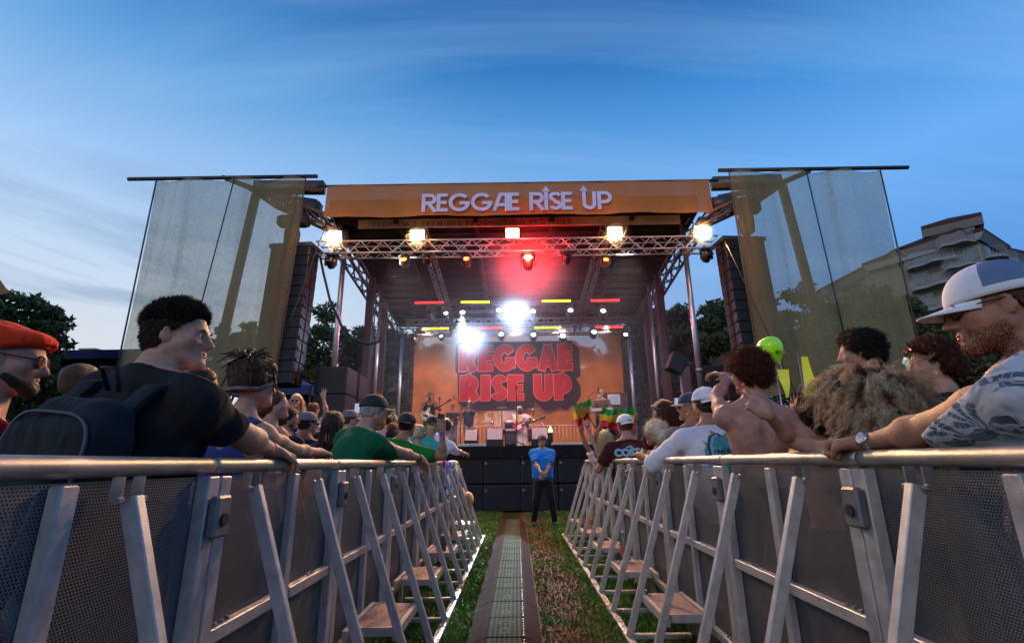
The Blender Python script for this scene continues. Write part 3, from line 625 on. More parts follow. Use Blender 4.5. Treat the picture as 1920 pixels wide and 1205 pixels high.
# ------------------------------------------------------------------ ground
def ground_mat():
    m = bpy.data.materials.new('ground'); m.use_nodes = True; nt = m.node_tree; N = nt.nodes; L = nt.links; b = N['Principled BSDF']; b.inputs['Roughness'].default_value = .95; b.inputs['Specular IOR Level'].default_value = .1
    tc = N.new('ShaderNodeTexCoord'); sp = N.new('ShaderNodeSeparateXYZ'); L.new(tc.outputs['Object'], sp.inputs[0])
    n1 = N.new('ShaderNodeTexNoise'); n1.inputs['Scale'].default_value = 2.2; n1.inputs['Detail'].default_value = 7; n1.inputs['Roughness'].default_value = .7; L.new(tc.outputs['Object'], n1.inputs['Vector'])
    n2 = N.new('ShaderNodeTexNoise'); n2.inputs['Scale'].default_value = 45; n2.inputs['Detail'].default_value = 5; L.new(tc.outputs['Object'], n2.inputs['Vector'])
    # worn strip right of the cable ramp
    d = N.new('ShaderNodeMath'); d.operation = 'SUBTRACT'; L.new(sp.outputs[0], d.inputs[0]); d.inputs[1].default_value = .38
    ab = N.new('ShaderNodeMath'); ab.operation = 'ABSOLUTE'; L.new(d.outputs[0], ab.inputs[0])
    mr = N.new('ShaderNodeMapRange'); mr.inputs['From Min'].default_value = .42; mr.inputs['From Max'].default_value = .05; L.new(ab.outputs[0], mr.inputs[0])
    ad = N.new('ShaderNodeMath'); ad.operation = 'ADD'; L.new(mr.outputs[0], ad.inputs[0]); L.new(n1.outputs['Fac'], ad.inputs[1])
    r = N.new('ShaderNodeValToRGB'); e = r.color_ramp.elements; e[0].position = .62; e[0].color = (.028, .045, .012, 1); e[1].position = 1.2 if False else 1.0; e[1].color = (.12, .07, .042, 1); L.new(ad.outputs[0], r.inputs[0])
    mx = N.new('ShaderNodeMix'); mx.data_type = 'RGBA'; mx.blend_type = 'MULTIPLY'; mx.inputs['Factor'].default_value = .8; L.new(r.outputs[0], mx.inputs['A'])
    r2 = N.new('ShaderNodeValToRGB'); r2.color_ramp.elements[0].position = .3; r2.color_ramp.elements[0].color = (.35, .35, .35, 1); r2.color_ramp.elements[1].position = .7; r2.color_ramp.elements[1].color = (1.6, 1.5, 1.4, 1); L.new(n2.outputs['Fac'], r2.inputs[0]); L.new(r2.outputs[0], mx.inputs['B'])
    L.new(mx.outputs['Result'], b.inputs['Base Color'])
    bp = N.new('ShaderNodeBump'); bp.inputs['Strength'].default_value = .8; bp.inputs['Distance'].default_value = .03; L.new(n2.outputs['Fac'], bp.inputs['Height']); L.new(bp.outputs[0], b.inputs['Normal'])
    return m
g = MB(); g.add([(-900, -300, 0), (900, -300, 0), (900, 1500, 0), (-900, 1500, 0)], [(0, 1, 2, 3)]); tag(g.build('ground', ground_mat()), kind='structure')
# grass blades and dry litter along the aisle
def blades(name, n, region, hmin, hmax, m, keep, seed, wd=.004, lab='short trampled green grass along the aisle between the barriers', cat='grass'):
    rg = np.random.default_rng(seed); x = rg.uniform(region[0], region[1], n); y = region[2] + (region[3] - region[2]) * rg.uniform(0, 1, n) ** 1.25
    pat = (np.sin(x * 7 + np.sin(y * 3.1) * 2) + np.sin(y * 5.3 + x * 4) + np.sin(x * 17 + y * 13)) / 3
    k = keep(x, y, pat, rg.uniform(0, 1, n)); x, y, pat = x[k], y[k], pat[k]; n = len(x)
    hh = rg.uniform(hmin, hmax, n) * (1 + .4 * pat); a = rg.uniform(0, 6.28, n); w_ = wd * rg.uniform(.6, 1.4, n) * (1 + y * .10); lx = rg.normal(size=n) * hh * .6; ly = rg.normal(size=n) * hh * .6
    b = np.stack([x, y, np.zeros(n)], 1); dx = np.stack([np.cos(a) * w_, np.sin(a) * w_, np.zeros(n)], 1); mid = b + np.stack([lx * .35, ly * .35, hh * .6], 1); tip = b + np.stack([lx, ly, hh], 1)
    V = np.stack([b - dx, b + dx, mid + dx * .6, mid - dx * .6, tip + dx * .12, tip - dx * .12], 1).reshape(-1, 3); base = (np.arange(n) * 6)[:, None]
    F = np.concatenate([base + A([0, 1, 2, 3]).astype(int), base + A([3, 2, 4, 5]).astype(int)], 1).reshape(-1, 4)
    o = np_mesh(name, V, F, m, None, False); tag(o, lab, cat, kind='stuff'); return o
GR = mat('grass_blades', (.075, .17, .022), .6, 0, .6, 3, spec=.25); DRY = mat('dry_litter', (.17, .105, .06), .8, 0, .5, 6, spec=.15)
def kg(x, y, p, u):
    worn = np.exp(-((x - .38) / .30) ** 2); ramp_ = (x > -.37) & (x < .17); return (~ramp_) & (u > worn * (1.0 + .5 * p) + .18 * p)
blades('grass', 150000, (-1.9, 2.1, 3.0, 13.2), .022, .052, GR, kg, 3)
def kd(x, y, p, u):
    worn = np.exp(-((x - .38) / .34) ** 2); ramp_ = (x > -.37) & (x < .17); return (~ramp_) & (u < worn * (.55 + .55 * p) + .05)
blades('dry_grass', 60000, (-.9, 1.0, 3.3, 12.8), .004, .016, DRY, kd, 5, .005, 'flattened brown dry grass on the worn strip beside the cable ramp', 'dry grass')
# ------------------------------------------------------------------ cable ramp
def ramp_mat():
    m = mat('ramp_lid', (.05, .068, .042), .92, 0, .35, 7, 0, spec=.04); nt = m.node_tree; N = nt.nodes; L = nt.links; b = N['Principled BSDF']
    tc = N.new('ShaderNodeTexCoord'); mp = N.new('ShaderNodeMapping'); mp.inputs['Rotation'].default_value = (0, 0, R(45)); mp.inputs['Scale'].default_value = (42, 42, 1); L.new(tc.outputs['Object'], mp.inputs[0])
    ck = N.new('ShaderNodeTexChecker'); ck.inputs['Scale'].default_value = 1; L.new(mp.outputs[0], ck.inputs['Vector']); ck.inputs['Color1'].default_value = (1, 1, 1, 1); ck.inputs['Color2'].default_value = (0, 0, 0, 1)
    bp = N.new('ShaderNodeBump'); bp.inputs['Strength'].default_value = .9; bp.inputs['Distance'].default_value = .004; L.new(ck.outputs['Fac'], bp.inputs['Height']); L.new(bp.outputs[0], b.inputs['Normal'])
    old = b.inputs['Base Color'].links[0].from_socket; r_ = N.new('ShaderNodeMapRange'); r_.inputs['To Min'].default_value = .35; r_.inputs['To Max'].default_value = 1.15; L.new(ck.outputs['Fac'], r_.inputs[0]); mm = N.new('ShaderNodeMix'); mm.data_type = 'RGBA'; mm.blend_type = 'MULTIPLY'; mm.inputs['Factor'].default_value = 1; L.new(old, mm.inputs['A']); L.new(r_.outputs[0], mm.inputs['B']); L.new(mm.outputs['Result'], b.inputs['Base Color']); return m
RL = ramp_mat(); RS = mat('ramp_side', (.030, .018, .016), .95, 0, .3, 10, .8, 60, spec=.03); RLW = mat('ramp_emblem', (.085, .10, .07), .9, spec=.05)
def stroke_ring(mb, poly, f, c):
    n = len(poly); V = []
    for q in (1, f):
        for a, b_ in poly: V.append((c[0] + a * q, c[1] + b_ * q, c[2]))
    mb.add(V, [(i, (i + 1) % n, n + (i + 1) % n, n + i) for i in range(n)])
y = 2.9; k = 0
cx = -.10
while y < 10.6:
    sec = empty('cable_ramp', (cx, y + .45, 0), 'section of cable ramp with green-grey lids and dark sloping sides' if k else 'nearest section of cable ramp with pale lids and dark sloping sides', 'cable ramp', 'cable ramp sections along the aisle')
    tint = k
    b = MB()
    for sg in (-1, 1):
        P_ = [(0, 0), (.13, 0), (.13, .052), (.10, .052)]
        poly = [(cx + sg * (.258 - q[0]), q[1] + .002) for q in P_]
        b.prism([(x_, z_) for x_, z_ in (poly if sg > 0 else poly[::-1])], (0, y + .45, 0), (1, 0, 0), (0, 0, 1), .895)
    b.build('side_ramp', RS, sec)
    for j in range(2):
        l = MB(); l.box((cx, y + .225 + j * .45, .032), (.250, .440, .058), None, .004); lo = l.build('lid', RL, sec)
        dz = .0625
        e = MB(); stroke_ring(e, [(.0, .050), (.065, 0), (0, -.050), (-.065, 0)], .72, (cx, y + .32 + j * .45, dz)); e.build('emblem', RLW, lo)
        e = MB(); stroke_ring(e, [(-.026, -.055), (.026, -.055), (.026, .055), (-.026, .055)], .70, (cx, y + .13 + j * .45, dz)); e.build('emblem', RLW, lo)
        hng = MB(); hng.box((cx + .132, y + .225 + j * .45, .054), (.008, .40, .006))
        for q in range(7): hng.box((cx + .132, y + .04 + j * .45 + q * .06, .057), (.012, .035, .010), None, .002)
        hng.build('hinge', BLACK, sec)
    y += .905; k += 1
# ------------------------------------------------------------------ trusses
def lattice(mb, a, b, w_, h_, up=(0, 0, 1), step=.5, r=.014, chords=True, cr_=.025):
    a = Vector(a); b = Vector(b); d = (b - a); Ln = d.length; d.normalize(); u = Vector(up); x = u.cross(d).normalized(); y_ = d.cross(x); c4 = []
    n = max(2, int(Ln / step))
    for sx, sy in ((-1, -1), (1, -1), (1, 1), (-1, 1)):
        o = x * sx * w_ / 2 + y_ * sy * h_ / 2; c4.append(o)
        if chords: mb[0].tube([a + o, b + o], cr_, 7)
    for f in range(4):
        o1, o2 = c4[f], c4[(f + 1) % 4]
        for i in range(n):
            t0 = a + d * Ln * i / n; t1 = a + d * Ln * (i + 1) / n; tm = (t0 + t1) / 2
            mb[1].tube([t0 + o1, tm + o2], r, 5, False); mb[1].tube([tm + o2, t1 + o1], r, 5, False)
def truss(a, b, label, w_=.4, h_=.4, m=ALU, step=.55, group=None, r=.014, cr_=.025):
    t = empty('lighting_truss', tuple((Vector(a) + Vector(b)) / 2), label, 'truss', group); mb = [MB(), MB()]; lattice(mb, a, b, w_, h_, step=step, r=r, cr_=cr_)
    mb[0].build('chord', m, t, True); mb[1].build('lacing', m, t, True); return t
# ------------------------------------------------------------------ stage
DK = 1.6
st = empty('stage', (0, 13, 0), 'covered outdoor concert stage with dark roof, black deck and steel posts', 'stage')
deckm = mat('stage_deck', (.03, .03, .032), .6, 0, .2, 4)
MB().box((.0, 17.4, DK - .06), (13.2, 8.8, .12)).build('deck', deckm, st)
b = MB(); n = 60; V = []; F = []
for i in range(n + 1):
    x_ = -6.6 + 13.2 * i / n
    for j, z_ in enumerate((DK - .005, DK - .09, DK - .18, DK - .27)): V.append((x_, 12.97 + .018 * math.sin(i * 1.9 + j * .8) + .012 * math.sin(i * .7), z_))
for i in range(n):
    for j in range(3): F.append((i * 4 + j, i * 4 + 4 + j, i * 4 + 5 + j, i * 4 + 1 + j))
b.add(V, F); b.build('skirt', BLACKCLOTH, st, True)
MB().box((0, 13.3, DK - .02), (13.0, .5, .02)).build('deck_edge', DKSTEEL, st)
roofm = mat('roof_underside', (.010, .008, .008), .97, 0, .3, 1.5, spec=.03, stretch=(1, 6, 1))
RF = 8.05; RB = 7.15; RY0 = 12.75; RY1 = 21.2; RX = 5.3
def rz(y_): return RF + (RB - RF) * (y_ - RY0) / (RY1 - RY0)
b = MB(); b.add([(-RX, RY0, RF), (RX, RY0, RF), (RX, RY1, RB), (-RX, RY1, RB), (-RX, RY0, RF + .5), (RX, RY0, RF + .5), (RX, RY1, RB + .4), (-RX, RY1, RB + .4)], [(0, 3, 2, 1), (4, 5, 6, 7), (0, 1, 5, 4), (1, 2, 6, 5), (2, 3, 7, 6), (3, 0, 4, 7)])
b.build('roof', roofm, st)
b = MB()
for i in range(15):
    y_ = RY0 + .3 + i * .58; b.box((0, y_, rz(y_) - .05), (RX * 2 - .2, .06, .09))
for x_ in (-3.4, -1.1, 1.1, 3.4): b.bar((x_, RY0 + .1, rz(RY0) - .12), (x_, RY1 - .1, rz(RY1) - .12), .12, .14)
b.build('rafter', mat('roof_rafter', (.016, .012, .012), .95, spec=.03), st)
mb = [MB(), MB()]
for sg in (-1, 1):
    lattice(mb, (sg * (RX - .05), RY0 + .2, RF - .35), (sg * (RX - .05), RY1, RB - .45), .3, .5, step=.9, r=.028, cr_=.045)
    lattice(mb, (sg * 2.7, RY0 + .3, RF - .3), (sg * 2.7, RY1, RB - .35), .25, .3, step=.9, r=.02, cr_=.03)
mb[0].build('roof_beam', DKSTEEL, st, True); mb[1].build('roof_lacing', DKSTEEL, st, True)
GALV = mat('galvanised_post', (.42, .43, .46), .35, .85, .2, 3); TOWER = mat('tower_steel', (.055, .04, .045), .45, .4, .3, 3)
for sg in (-1, 1):
    b = MB(); b.tube([(sg * 5.0, 13.35, DK), (sg * 5.0, 13.35, RF - .15)], .075, 14); b.tube([(sg * 5.0, 13.35, DK + 1.9), (sg * 5.0, 13.35, DK + 2.0)], .095, 14); b.build('front_post', GALV, st, True)
    b = MB(); b.box((sg * 5.05, 16.4, (DK + RF - .5) / 2), (.2, .2, RF - .5 - DK)); b.build('mid_post', TOWER, st)
    b = MB(); b.tube([(sg * 4.85, 16.9, DK), (sg * 4.85, 16.9, RF - .8)], .06, 10); b.build('mid_pipe', GALV, st, True)
    b = MB(); b.box((sg * 5.05, 18.2, (DK + 7.2) / 2), (.22, .22, 7.2 - DK)); b.build('rear_post', TOWER, st)
    mb = [MB(), MB()]; lattice(mb, (sg * 5.1, 16.6, DK), (sg * 5.1, 16.6, 7.3), .25, .25, up=(1, 0, 0), step=.8, r=.015, cr_=.02); mb[0].build('tower_chord', TOWER, st); mb[1].build('tower_lacing', TOWER, st)
    b = MB(); b.tube([(sg * 4.9, 20.7, DK), (sg * 4.9, 20.7, RB - .3)], .07, 12); b.build('back_post', GALV, st, True)
    b = MB(); b.tube([(sg * 5.05, 16.4, 3.0), (sg * 5.05, 18.2, 5.0)], .03, 6); b.tube([(sg * 5.05, 16.4, 5.0), (sg * 5.05, 18.2, 3.0)], .03, 6); b.build('cross_brace', TOWER, st)
# under-stage subwoofers
subm = mat('sub_cabinet', (.018, .018, .022), .55, 0, .3, 10, .3, 90); studm = mat('sub_badge', (.35, .36, .38), .35, .8)
sub0 = empty('subwoofer', (0, 0, 0)); MB().box((0, 0, .325), (.93, .9, .62), None, .012).build('cabinet', subm, sub0); MB().box((0, -.462, .325), (.86, .012, .55)).build('grille', mat('sub_grille', (.012, .012, .016), .6, .3, .2, 8, .6, 300), sub0)
for sx in (-.40,): MB().lathe((sx, -.47, .5), [(.025, -.008), (.03, 0), (.025, .008)], 12, Matrix.Rotation(R(90), 3, 'X')).build('badge', studm, sub0)
k = 0
for r_ in range(2):
    for i in range(12):
        o = sub0 if k == 0 else copy_tree(sub0); k += 1
        o.location = (-5.2 + i * .95 + .06, 13.55, .02 + r_ * .66); tag(o, 'black subwoofer cabinet in the %s row under the stage front' % ('lower', 'upper')[r_], 'subwoofer', 'subwoofers lined up under the stage in the %s row' % ('lower', 'upper')[r_])
# ------------------------------------------------------------------ letters drawn as strokes
def arc(cx_, cy_, rx, ry, a0, a1, n=14): return [(cx_ + rx * math.cos(R(a0 + (a1 - a0) * i / n)), cy_ + ry * math.sin(R(a0 + (a1 - a0) * i / n))) for i in range(n + 1)]
def stroke_poly(mb, pts, wd, org, ux, uy, th, mit=True):
    """constant-width stroke as one extruded strip"""
    n = len(pts); Lf = []; Rt = []
    for i in range(n):
        p = pts[i]; a = pts[max(i - 1, 0)]; b = pts[min(i + 1, n - 1)]
        d1 = (p[0] - a[0], p[1] - a[1]); d2 = (b[0] - p[0], b[1] - p[1])
        def nn(d): l = math.hypot(*d) or 1; return (-d[1] / l, d[0] / l)
        n1 = nn(d1) if i > 0 else nn(d2); n2 = nn(d2) if i < n - 1 else n1; m = (n1[0] + n2[0], n1[1] + n2[1]); l2 = (m[0] ** 2 + m[1] ** 2) or 1; k_ = min(2 / l2, 1.6) if l2 > .1 else 1
        m = (m[0] * k_ * wd / 2, m[1] * k_ * wd / 2); Lf.append((p[0] + m[0], p[1] + m[1])); Rt.append((p[0] - m[0], p[1] - m[1]))
    org = Vector(org); ux = Vector(ux); uy = Vector(uy); nz = ux.cross(uy).normalized() * th / 2; V = []
    for l, r_ in zip(Lf, Rt):
        for q in (l, r_):
            b_ = org + ux * q[0] + uy * q[1]; V += [b_ + nz, b_ - nz]
    F = []
    for i in range(n - 1):
        o = i * 4; F += [(o, o + 2, o + 6, o + 4), (o + 1, o + 5, o + 7, o + 3), (o, o + 4, o + 5, o + 1), (o + 2, o + 3, o + 7, o + 6)]
    F += [(0, 1, 3, 2), (4 * (n - 1), 4 * (n - 1) + 2, 4 * (n - 1) + 3, 4 * (n - 1) + 1)]; mb.add(V, F)
def glyph(ch, w_):
    """strokes of a geometric capital of height 1, stroke weight w_"""
    h = w_ / 2; T = 1 - h; B_ = h
    if ch == 'R': return [[(h, 0), (h, 1)], [(h, T), (.40, T)] + arc(.40, (T + .48) / 2, .20, (T - .48) / 2, 90, -90)[1:] + [(h, .48)], [(.30, .48), (.64, 0)]], .70
    if ch == 'E': return [[(h, 0), (h, 1)], [(0, T), (.50, T)], [(0, .5), (.46, .5)], [(0, B_), (.52, B_)]], .56
    if ch == 'G': return [arc(.5, .5, .5 - h, .5 - h, 42, 360, 26), [(.52, .46), (1.0, .46)]], 1.04
    if ch == 'A': return [[(h * .5, 0), (.34, 1 - h * .4)], [(.30, T), (.62, T)], [(.62, 0), (.62, 1)], [(.2, .32), (.62, .32)]], .70
    if ch == 'I': return [[(h, 0), (h, 1)]], w_ + .04
    if ch == 'S': return [arc(.30, .735, .22, .265 - h, 20, 270, 14)[:-1] + arc(.30, .265, .22, .265 - h, 90, -160, 14)], .58
    if ch == 'U': return [[(h, 1), (h, .32)] + arc(.32, .32, .32 - h, .32 - h, 180, 360)[1:] + [(.64 - h, 1)]], .70
    if ch == 'P': return [[(h, 0), (h, 1)], [(h, T), (.38, T)] + arc(.38, (T + .42) / 2, .21, (T - .42) / 2, 90, -90)[1:] + [(h, .42)]], .66
    return [], .4
def arrow(mb, x_, org, ux, uy, H_, th): mb.prism([(x_ - .10 * H_, 1.06 * H_), (x_ + .10 * H_, 1.06 * H_), (x_, 1.27 * H_)], Vector(org), ux, uy, th)
# front banner
BY = 12.45
bl, brr = pY(607, 407, BY), pY(1337, 398, BY); tl, tr_ = pY(607, 347, BY), pY(1332, 339, BY)
bx0, bx1 = -5.05, 5.72; zb0, zb1 = (bl.z + brr.z) / 2, (tl.z + tr_.z) / 2
bx0 = bl.x; bx1 = brr.x
ban = empty('banner', ((bx0 + bx1) / 2, BY, zb0), 'long orange fascia banner across the stage roof with pale lettering', 'banner')
ORB = scrim('orange_banner', (.60, .215, .07), .97, .06, tl_=.08)
V = []; F = []; nx, ny = 80, 6
for j in range(ny + 1):
    for i in range(nx + 1):
        x_ = bx0 + (bx1 - bx0) * i / nx; z_ = zb0 + (zb1 - zb0) * j / ny; V.append((x_, BY + .015 * math.sin(x_ * 3.3) + .01 * math.sin(x_ * 9 + z_ * 2), z_ + (.02 * math.sin(x_ * 2.2) if j == 0 else 0)))
for j in range(ny):
    for i in range(nx): o = j * (nx + 1) + i; F.append((o, o + 1, o + nx + 2, o + nx + 1))
MB_ = MB(); MB_.add(V, F); MB_.build('cloth', ORB, ban, True)
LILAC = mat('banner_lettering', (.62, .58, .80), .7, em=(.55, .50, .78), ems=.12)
def word_span(txt, w_): return sum((.42 if c == ' ' else glyph(c, w_)[1]) for c in txt)
p0 = pY(790, 397, BY - .06); p1 = pY(1148, 392, BY - .06); Ht = abs(pY(970, 362, BY).z - pY(970, 395, BY).z); W0 = word_span('REGGAE RISE UP', .17); sx = (p1.x - p0.x) / (W0 * 1.0)
mb = MB(); x_ = p0.x; z_ = (p0.z + p1.z) / 2; ni = 0
for ch in 'REGGAE RISE UP':
    if ch == ' ': x_ += .42 * sx; continue
    gs, adv = glyph(ch, .17)
    for s_ in gs: stroke_poly(mb, [(a, b_) for a, b_ in s_], .17, (x_, BY - .06 - .0022 * ni, z_), (sx, 0, 0), (0, 0, Ht), .012); ni = (ni + 1) % 5
    if ch == 'I': mb.prism([(-.10, 1.04), (.27, 1.04), (.085, 1.36)], (x_, BY - .06, z_), (sx, 0, 0), (0, 0, Ht), .012)
    if ch == 'U': mb.prism([(-.10, 1.04), (.27, 1.04), (.085, 1.36)], (x_, BY - .06, z_), (sx, 0, 0), (0, 0, Ht), .012)
    x_ += adv * sx
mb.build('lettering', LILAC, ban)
MB().tube([(bx0 - .3, BY + .08, zb1 + .03), (bx1 + .3, BY + .08, zb1 + .03)], .04, 8).build('pipe', DKSTEEL, ban, True)
# lower lip with small printed line
lip = empty('roof_valance', ((bx0 + bx1) / 2, BY + .35, zb0 - .1), 'grey roof edge strip with a printed line under the orange banner', 'valance')
MB().box((.15, BY + .5, zb0 + .03), (9.3, .06, .26)).build('strip', mat('valance', (.16, .13, .12), .7), lip)
V, F = text_mesh("FLORIDA'S PREMIERE PRODUCTION PROVIDER", .21, .004, space=1.35)
m_ = MB(); m_.add([(v[0] - .1 - 1.1, BY + .465, v[1] + zb0 - .0) for v in V], F); m_.build('lettering', mat('valance_print', (.05, .035, .035), .7), lip)
# ------------------------------------------------------------------ backdrop
BK = 20.9
q0 = pY(779, 628, BK); q1 = pY(1163, 624, BK)
KX0, KX1 = q0.x, q1.x; KZ1 = 6.95; KZ0 = 1.65
bd = empty('backdrop', ((KX0 + KX1) / 2, BK, KZ0), 'translucent orange stage backdrop with big red lettering', 'backdrop')
ORK = scrim('orange_backdrop', (.78, .24, .06), .62, .2)
V = []; F = []; nx, ny = 60, 40
for j in range(ny + 1):
    for i in range(nx + 1):
        x_ = KX0 + (KX1 - KX0) * i / nx; z_ = KZ0 + (KZ1 - KZ0) * j / ny; V.append((x_, BK + .05 * math.sin(x_ * 1.7) + .02 * math.sin(x_ * 5 + z_), z_))
for j in range(ny):
    for i in range(nx): o = j * (nx + 1) + i; F.append((o, o + 1, o + nx + 2, o + nx + 1))
m_ = MB(); m_.add(V, F); m_.build('cloth', ORK, bd, True)
REDL = scrim('backdrop_red', (.50, .012, .014), .78, .12); DARKL = scrim('backdrop_shadow', (.03, .008, .016), .84, .2); PINKL = scrim('backdrop_outline', (.75, .22, .20), .85, .1)
def fat(ch):
    """heavy letters: polygons with height 1 -> (outer strokes, weight, advance)"""
    w_ = .34
    if ch == 'E': return [[(.17, 0), (.17, 1)], [(.17, .87), (.60, .87)], [(.17, .5), (.57, .5)], [(.17, .13), (.60, .13)]], [w_, .26, .24, .26], .66
    if ch == 'R': return [[(.17, 0), (.17, 1)], [(.17, .87), (.36, .87)] + arc(.36, .66, .20, .21, 90, -90) + [(.17, .45)], [(.36, .50), (.62, 0)]], [w_, .26, .30], .80
    if ch == 'G': return [arc(.44, .5, .30, .36, 35, 330, 22), [(.46, .40), (.86, .40)], [(.74, .44), (.74, .12)]], [.30, .2, .24], .90
    if ch == 'A': return [[(.15, 0), (.42, .97)], [(.42, .97), (.70, 0)], [(.25, .24), (.62, .24)]], [.28, .28, .18], .84
    if ch == 'I': return [[(.17, 0), (.17, 1)]], [w_], .40
    if ch == 'S': return [arc(.31, .72, .16, .15, 10, 270, 12)[:-1] + arc(.29, .28, .16, .15, 90, -170, 12)], [.27], .62
    if ch == 'U': return [[(.17, 1), (.17, .36)] + arc(.40, .34, .23, .21, 180, 360)[1:] + [(.63, 1)]], [.32], .84
    if ch == 'P': return [[(.17, 0), (.17, 1)], [(.17, .87), (.38, .87)] + arc(.38, .62, .20, .25, 90, -90) + [(.17, .37)]], [w_, .26], .76
    return [], [], .25
LT = MB(); OL = MB(); DK_ = MB()
def line(txt, x0, x1, zb, zt):
    tot = sum(fat(c)[2] for c in txt); sx_ = (x1 - x0) / tot; H_ = zt - zb; x_ = x0; k_ = 0
    for ch in txt:
        ss, ws, adv = fat(ch)
        for s_, wq in zip(ss, ws):
            e_ = [(a, b_) for a, b_ in s_]; kk = (k_ % 7) * .003; k_ += 1
            stroke_poly(LT, e_, wq, (x_, BK - .16 - kk, zb), (sx_, 0, 0), (0, 0, H_), .002)
            stroke_poly(OL, [(e_[0][0] + (e_[0][0] - e_[1][0]) * .02 / max(.02, math.dist(e_[0], e_[1])), e_[0][1] + (e_[0][1] - e_[1][1]) * .035 / max(.02, math.dist(e_[0], e_[1])))] + e_[1:-1] + [(e_[-1][0] + (e_[-1][0] - e_[-2][0]) * .02 / max(.02, math.dist(e_[-1], e_[-2])), e_[-1][1] + (e_[-1][1] - e_[-2][1]) * .035 / max(.02, math.dist(e_[-1], e_[-2])))], wq + .055, (x_, BK - .125 - kk, zb), (sx_, 0, 0), (0, 0, H_), .002)
        x_ += adv * sx_
rA0 = pY(861, 697, BK); rA1 = pY(1072, 692, BK); rT = pY(965, 648, BK); line('REGGAE', rA0.x, rA1.x + .1, rA0.z, rT.z)
rB0 = pY(863, 752, BK); rB1 = pY(1072, 750, BK); rT2 = pY(965, 706, BK); x_i = pY(985, 750, BK).x; x_u = pY(1001, 750, BK).x
line('RISE', rB0.x, x_i, rB0.z, rT2.z + .05); line('UP', x_u, rB1.x + .05, rB0.z, rT2.z + .05)
def K(px, py): v = pY(px, py, BK); return (v.x, v.z)
shp = [K(*p) for p in [(855, 648), (862, 642), (1070, 640), (1086, 655), (1088, 706), (1080, 710), (1088, 724), (1089, 742), (1080, 756), (1068, 763), (1062, 770), (1049, 764), (1038, 769), (1020, 770), (1003, 754), (1000, 768), (905, 770), (893, 770), (868, 762), (860, 756), (858, 702), (854, 695)]]
DK_.prism(shp, (0, BK - .095, 0), (1, 0, 0), (0, 0, 1), .002)
ol2 = [(a + (a - .0) * 0, b_) for a, b_ in shp]
mb = MB(); stroke_poly(mb, ol2 + [ol2[0]], .03, (0, BK - .085, 0), (1, 0, 0), (0, 0, 1), .001); mb.build('outline', PINKL, bd)
DK_.build('letter_shadow', DARKL, bd); OL.build('letter_outline', PINKL, bd); LT.build('lettering', REDL, bd)
# low railing along the back of the stage
rl_ = empty('railing', (0, 20.2, DK), 'low pinkish metal railing along the back of the stage', 'railing'); RA = mat('pink_rail', (.40, .24, .22), .5, .3)
b = MB()
for z_ in (DK + .12, DK + 1.0): b.tube([(-4.6, 20.2, z_), (4.6, 20.2, z_)], .022, 6)
b.build('rail', RA, rl_, True); b = MB()
for i in range(62): b.tube([(-4.6 + i * .15, 20.2, DK + .01), (-4.6 + i * .15, 20.2, DK + 1.0)], .010, 5)
b.build('bars', RA, rl_, True)
# ------------------------------------------------------------------ trusses and lamps
fa, fb = pY(597, 470, 12.9), pY(1342, 458, 12.9)
truss((fa.x, 12.9, (fa.z + fb.z) / 2), (fb.x, 12.9, (fa.z + fb.z) / 2), 'long bright front lighting truss under the orange banner', .4, .36, ALU, .62)
TZ = (fa.z + fb.z) / 2
m_a, m_b = pY(760, 604, 19.5), pY(1190, 602, 19.5); truss((m_a.x, 19.5, m_a.z), (m_b.x, 19.5, m_a.z), 'thin pale truss above the rear lighting truss', .2, .2, ALU, .42, r=.014, cr_=.016)
u_a, u_b = pY(770, 578, 17.5), pY(1172, 574, 17.5); truss((u_a.x, 17.5, u_a.z), (u_b.x, 17.5, u_a.z), 'dark middle truss close under the roof', .3, .3, DKSTEEL, .5, r=.014)
r_a, r_b = pY(745, 622, 19), pY(1195, 618, 19); truss((r_a.x, 19, r_a.z), (r_b.x, 19, r_a.z), 'dark rear truss across the top of the backdrop', .35, .35, mat('rear_truss', (.09, .07, .08), .45, .6), .5)
WARM = (1.0, .60, .26)
EW = emit('flood_glass', (1, .66, .34), 12); ERD = emit('red_lens', (1, .12, .02), 9); EBR = emit('red_hot_lens', (1, .22, .06), 40); EWH = emit('white_lens', (.80, .90, 1), 30); EWS = emit('small_white_lens', (.8, .9, 1), 9)
EY_ = emit('yellow_bar', (.75, .85, .02), 3.2); ER_ = emit('red_bar', (1, .03, .03), 3.2)
# floods
fl0 = empty('flood_lamp', (0, 0, 0)); MB().box((0, .06, 0), (.40, .12, .30), None, .015).build('housing', BLACK, fl0); MB().box((0, -.008, 0), (.36, .015, .26)).build('glass', EW, fl0)
b = MB(); b.tube([(-.21, .06, -.02), (-.23, .06, -.24), (.23, .06, -.24), (.21, .06, -.02)], .012, 6); b.build('yoke', DKSTEEL, fl0, True)
b = MB(); 
for sg in (-1, 1): b.prism([(0, -.15), (.07, -.17), (.07, .17), (0, .15)], (sg * .205, -.03, 0), (0, -1, .0), (0, 0, 1), .004)
b.build('barn_door', BLACK, fl0)
fw_ = ['left end of the front truss', 'left half of the front truss', 'middle of the front truss', 'right half of the front truss', 'right end of the front truss']
for i, (px, py) in enumerate([(628, 449), (783, 446), (961, 446), (1153, 442), (1314, 438)]):
    o = fl0 if i == 0 else copy_tree(fl0); p = pY(px, py, 12.72); o.location = (p.x, p.y, TZ + .36); o.rotation_euler = (R(22), 0, 0); tag(o, 'bright warm floodlight on the ' + fw_[i], 'floodlight', 'warm floodlights along the front truss')
    l = spot('flood_light', (p.x, 12.55, TZ + .28), (p.x * .6 - .3, 2.0, 1.0), 1500, WARM, R(115), .6, .12)
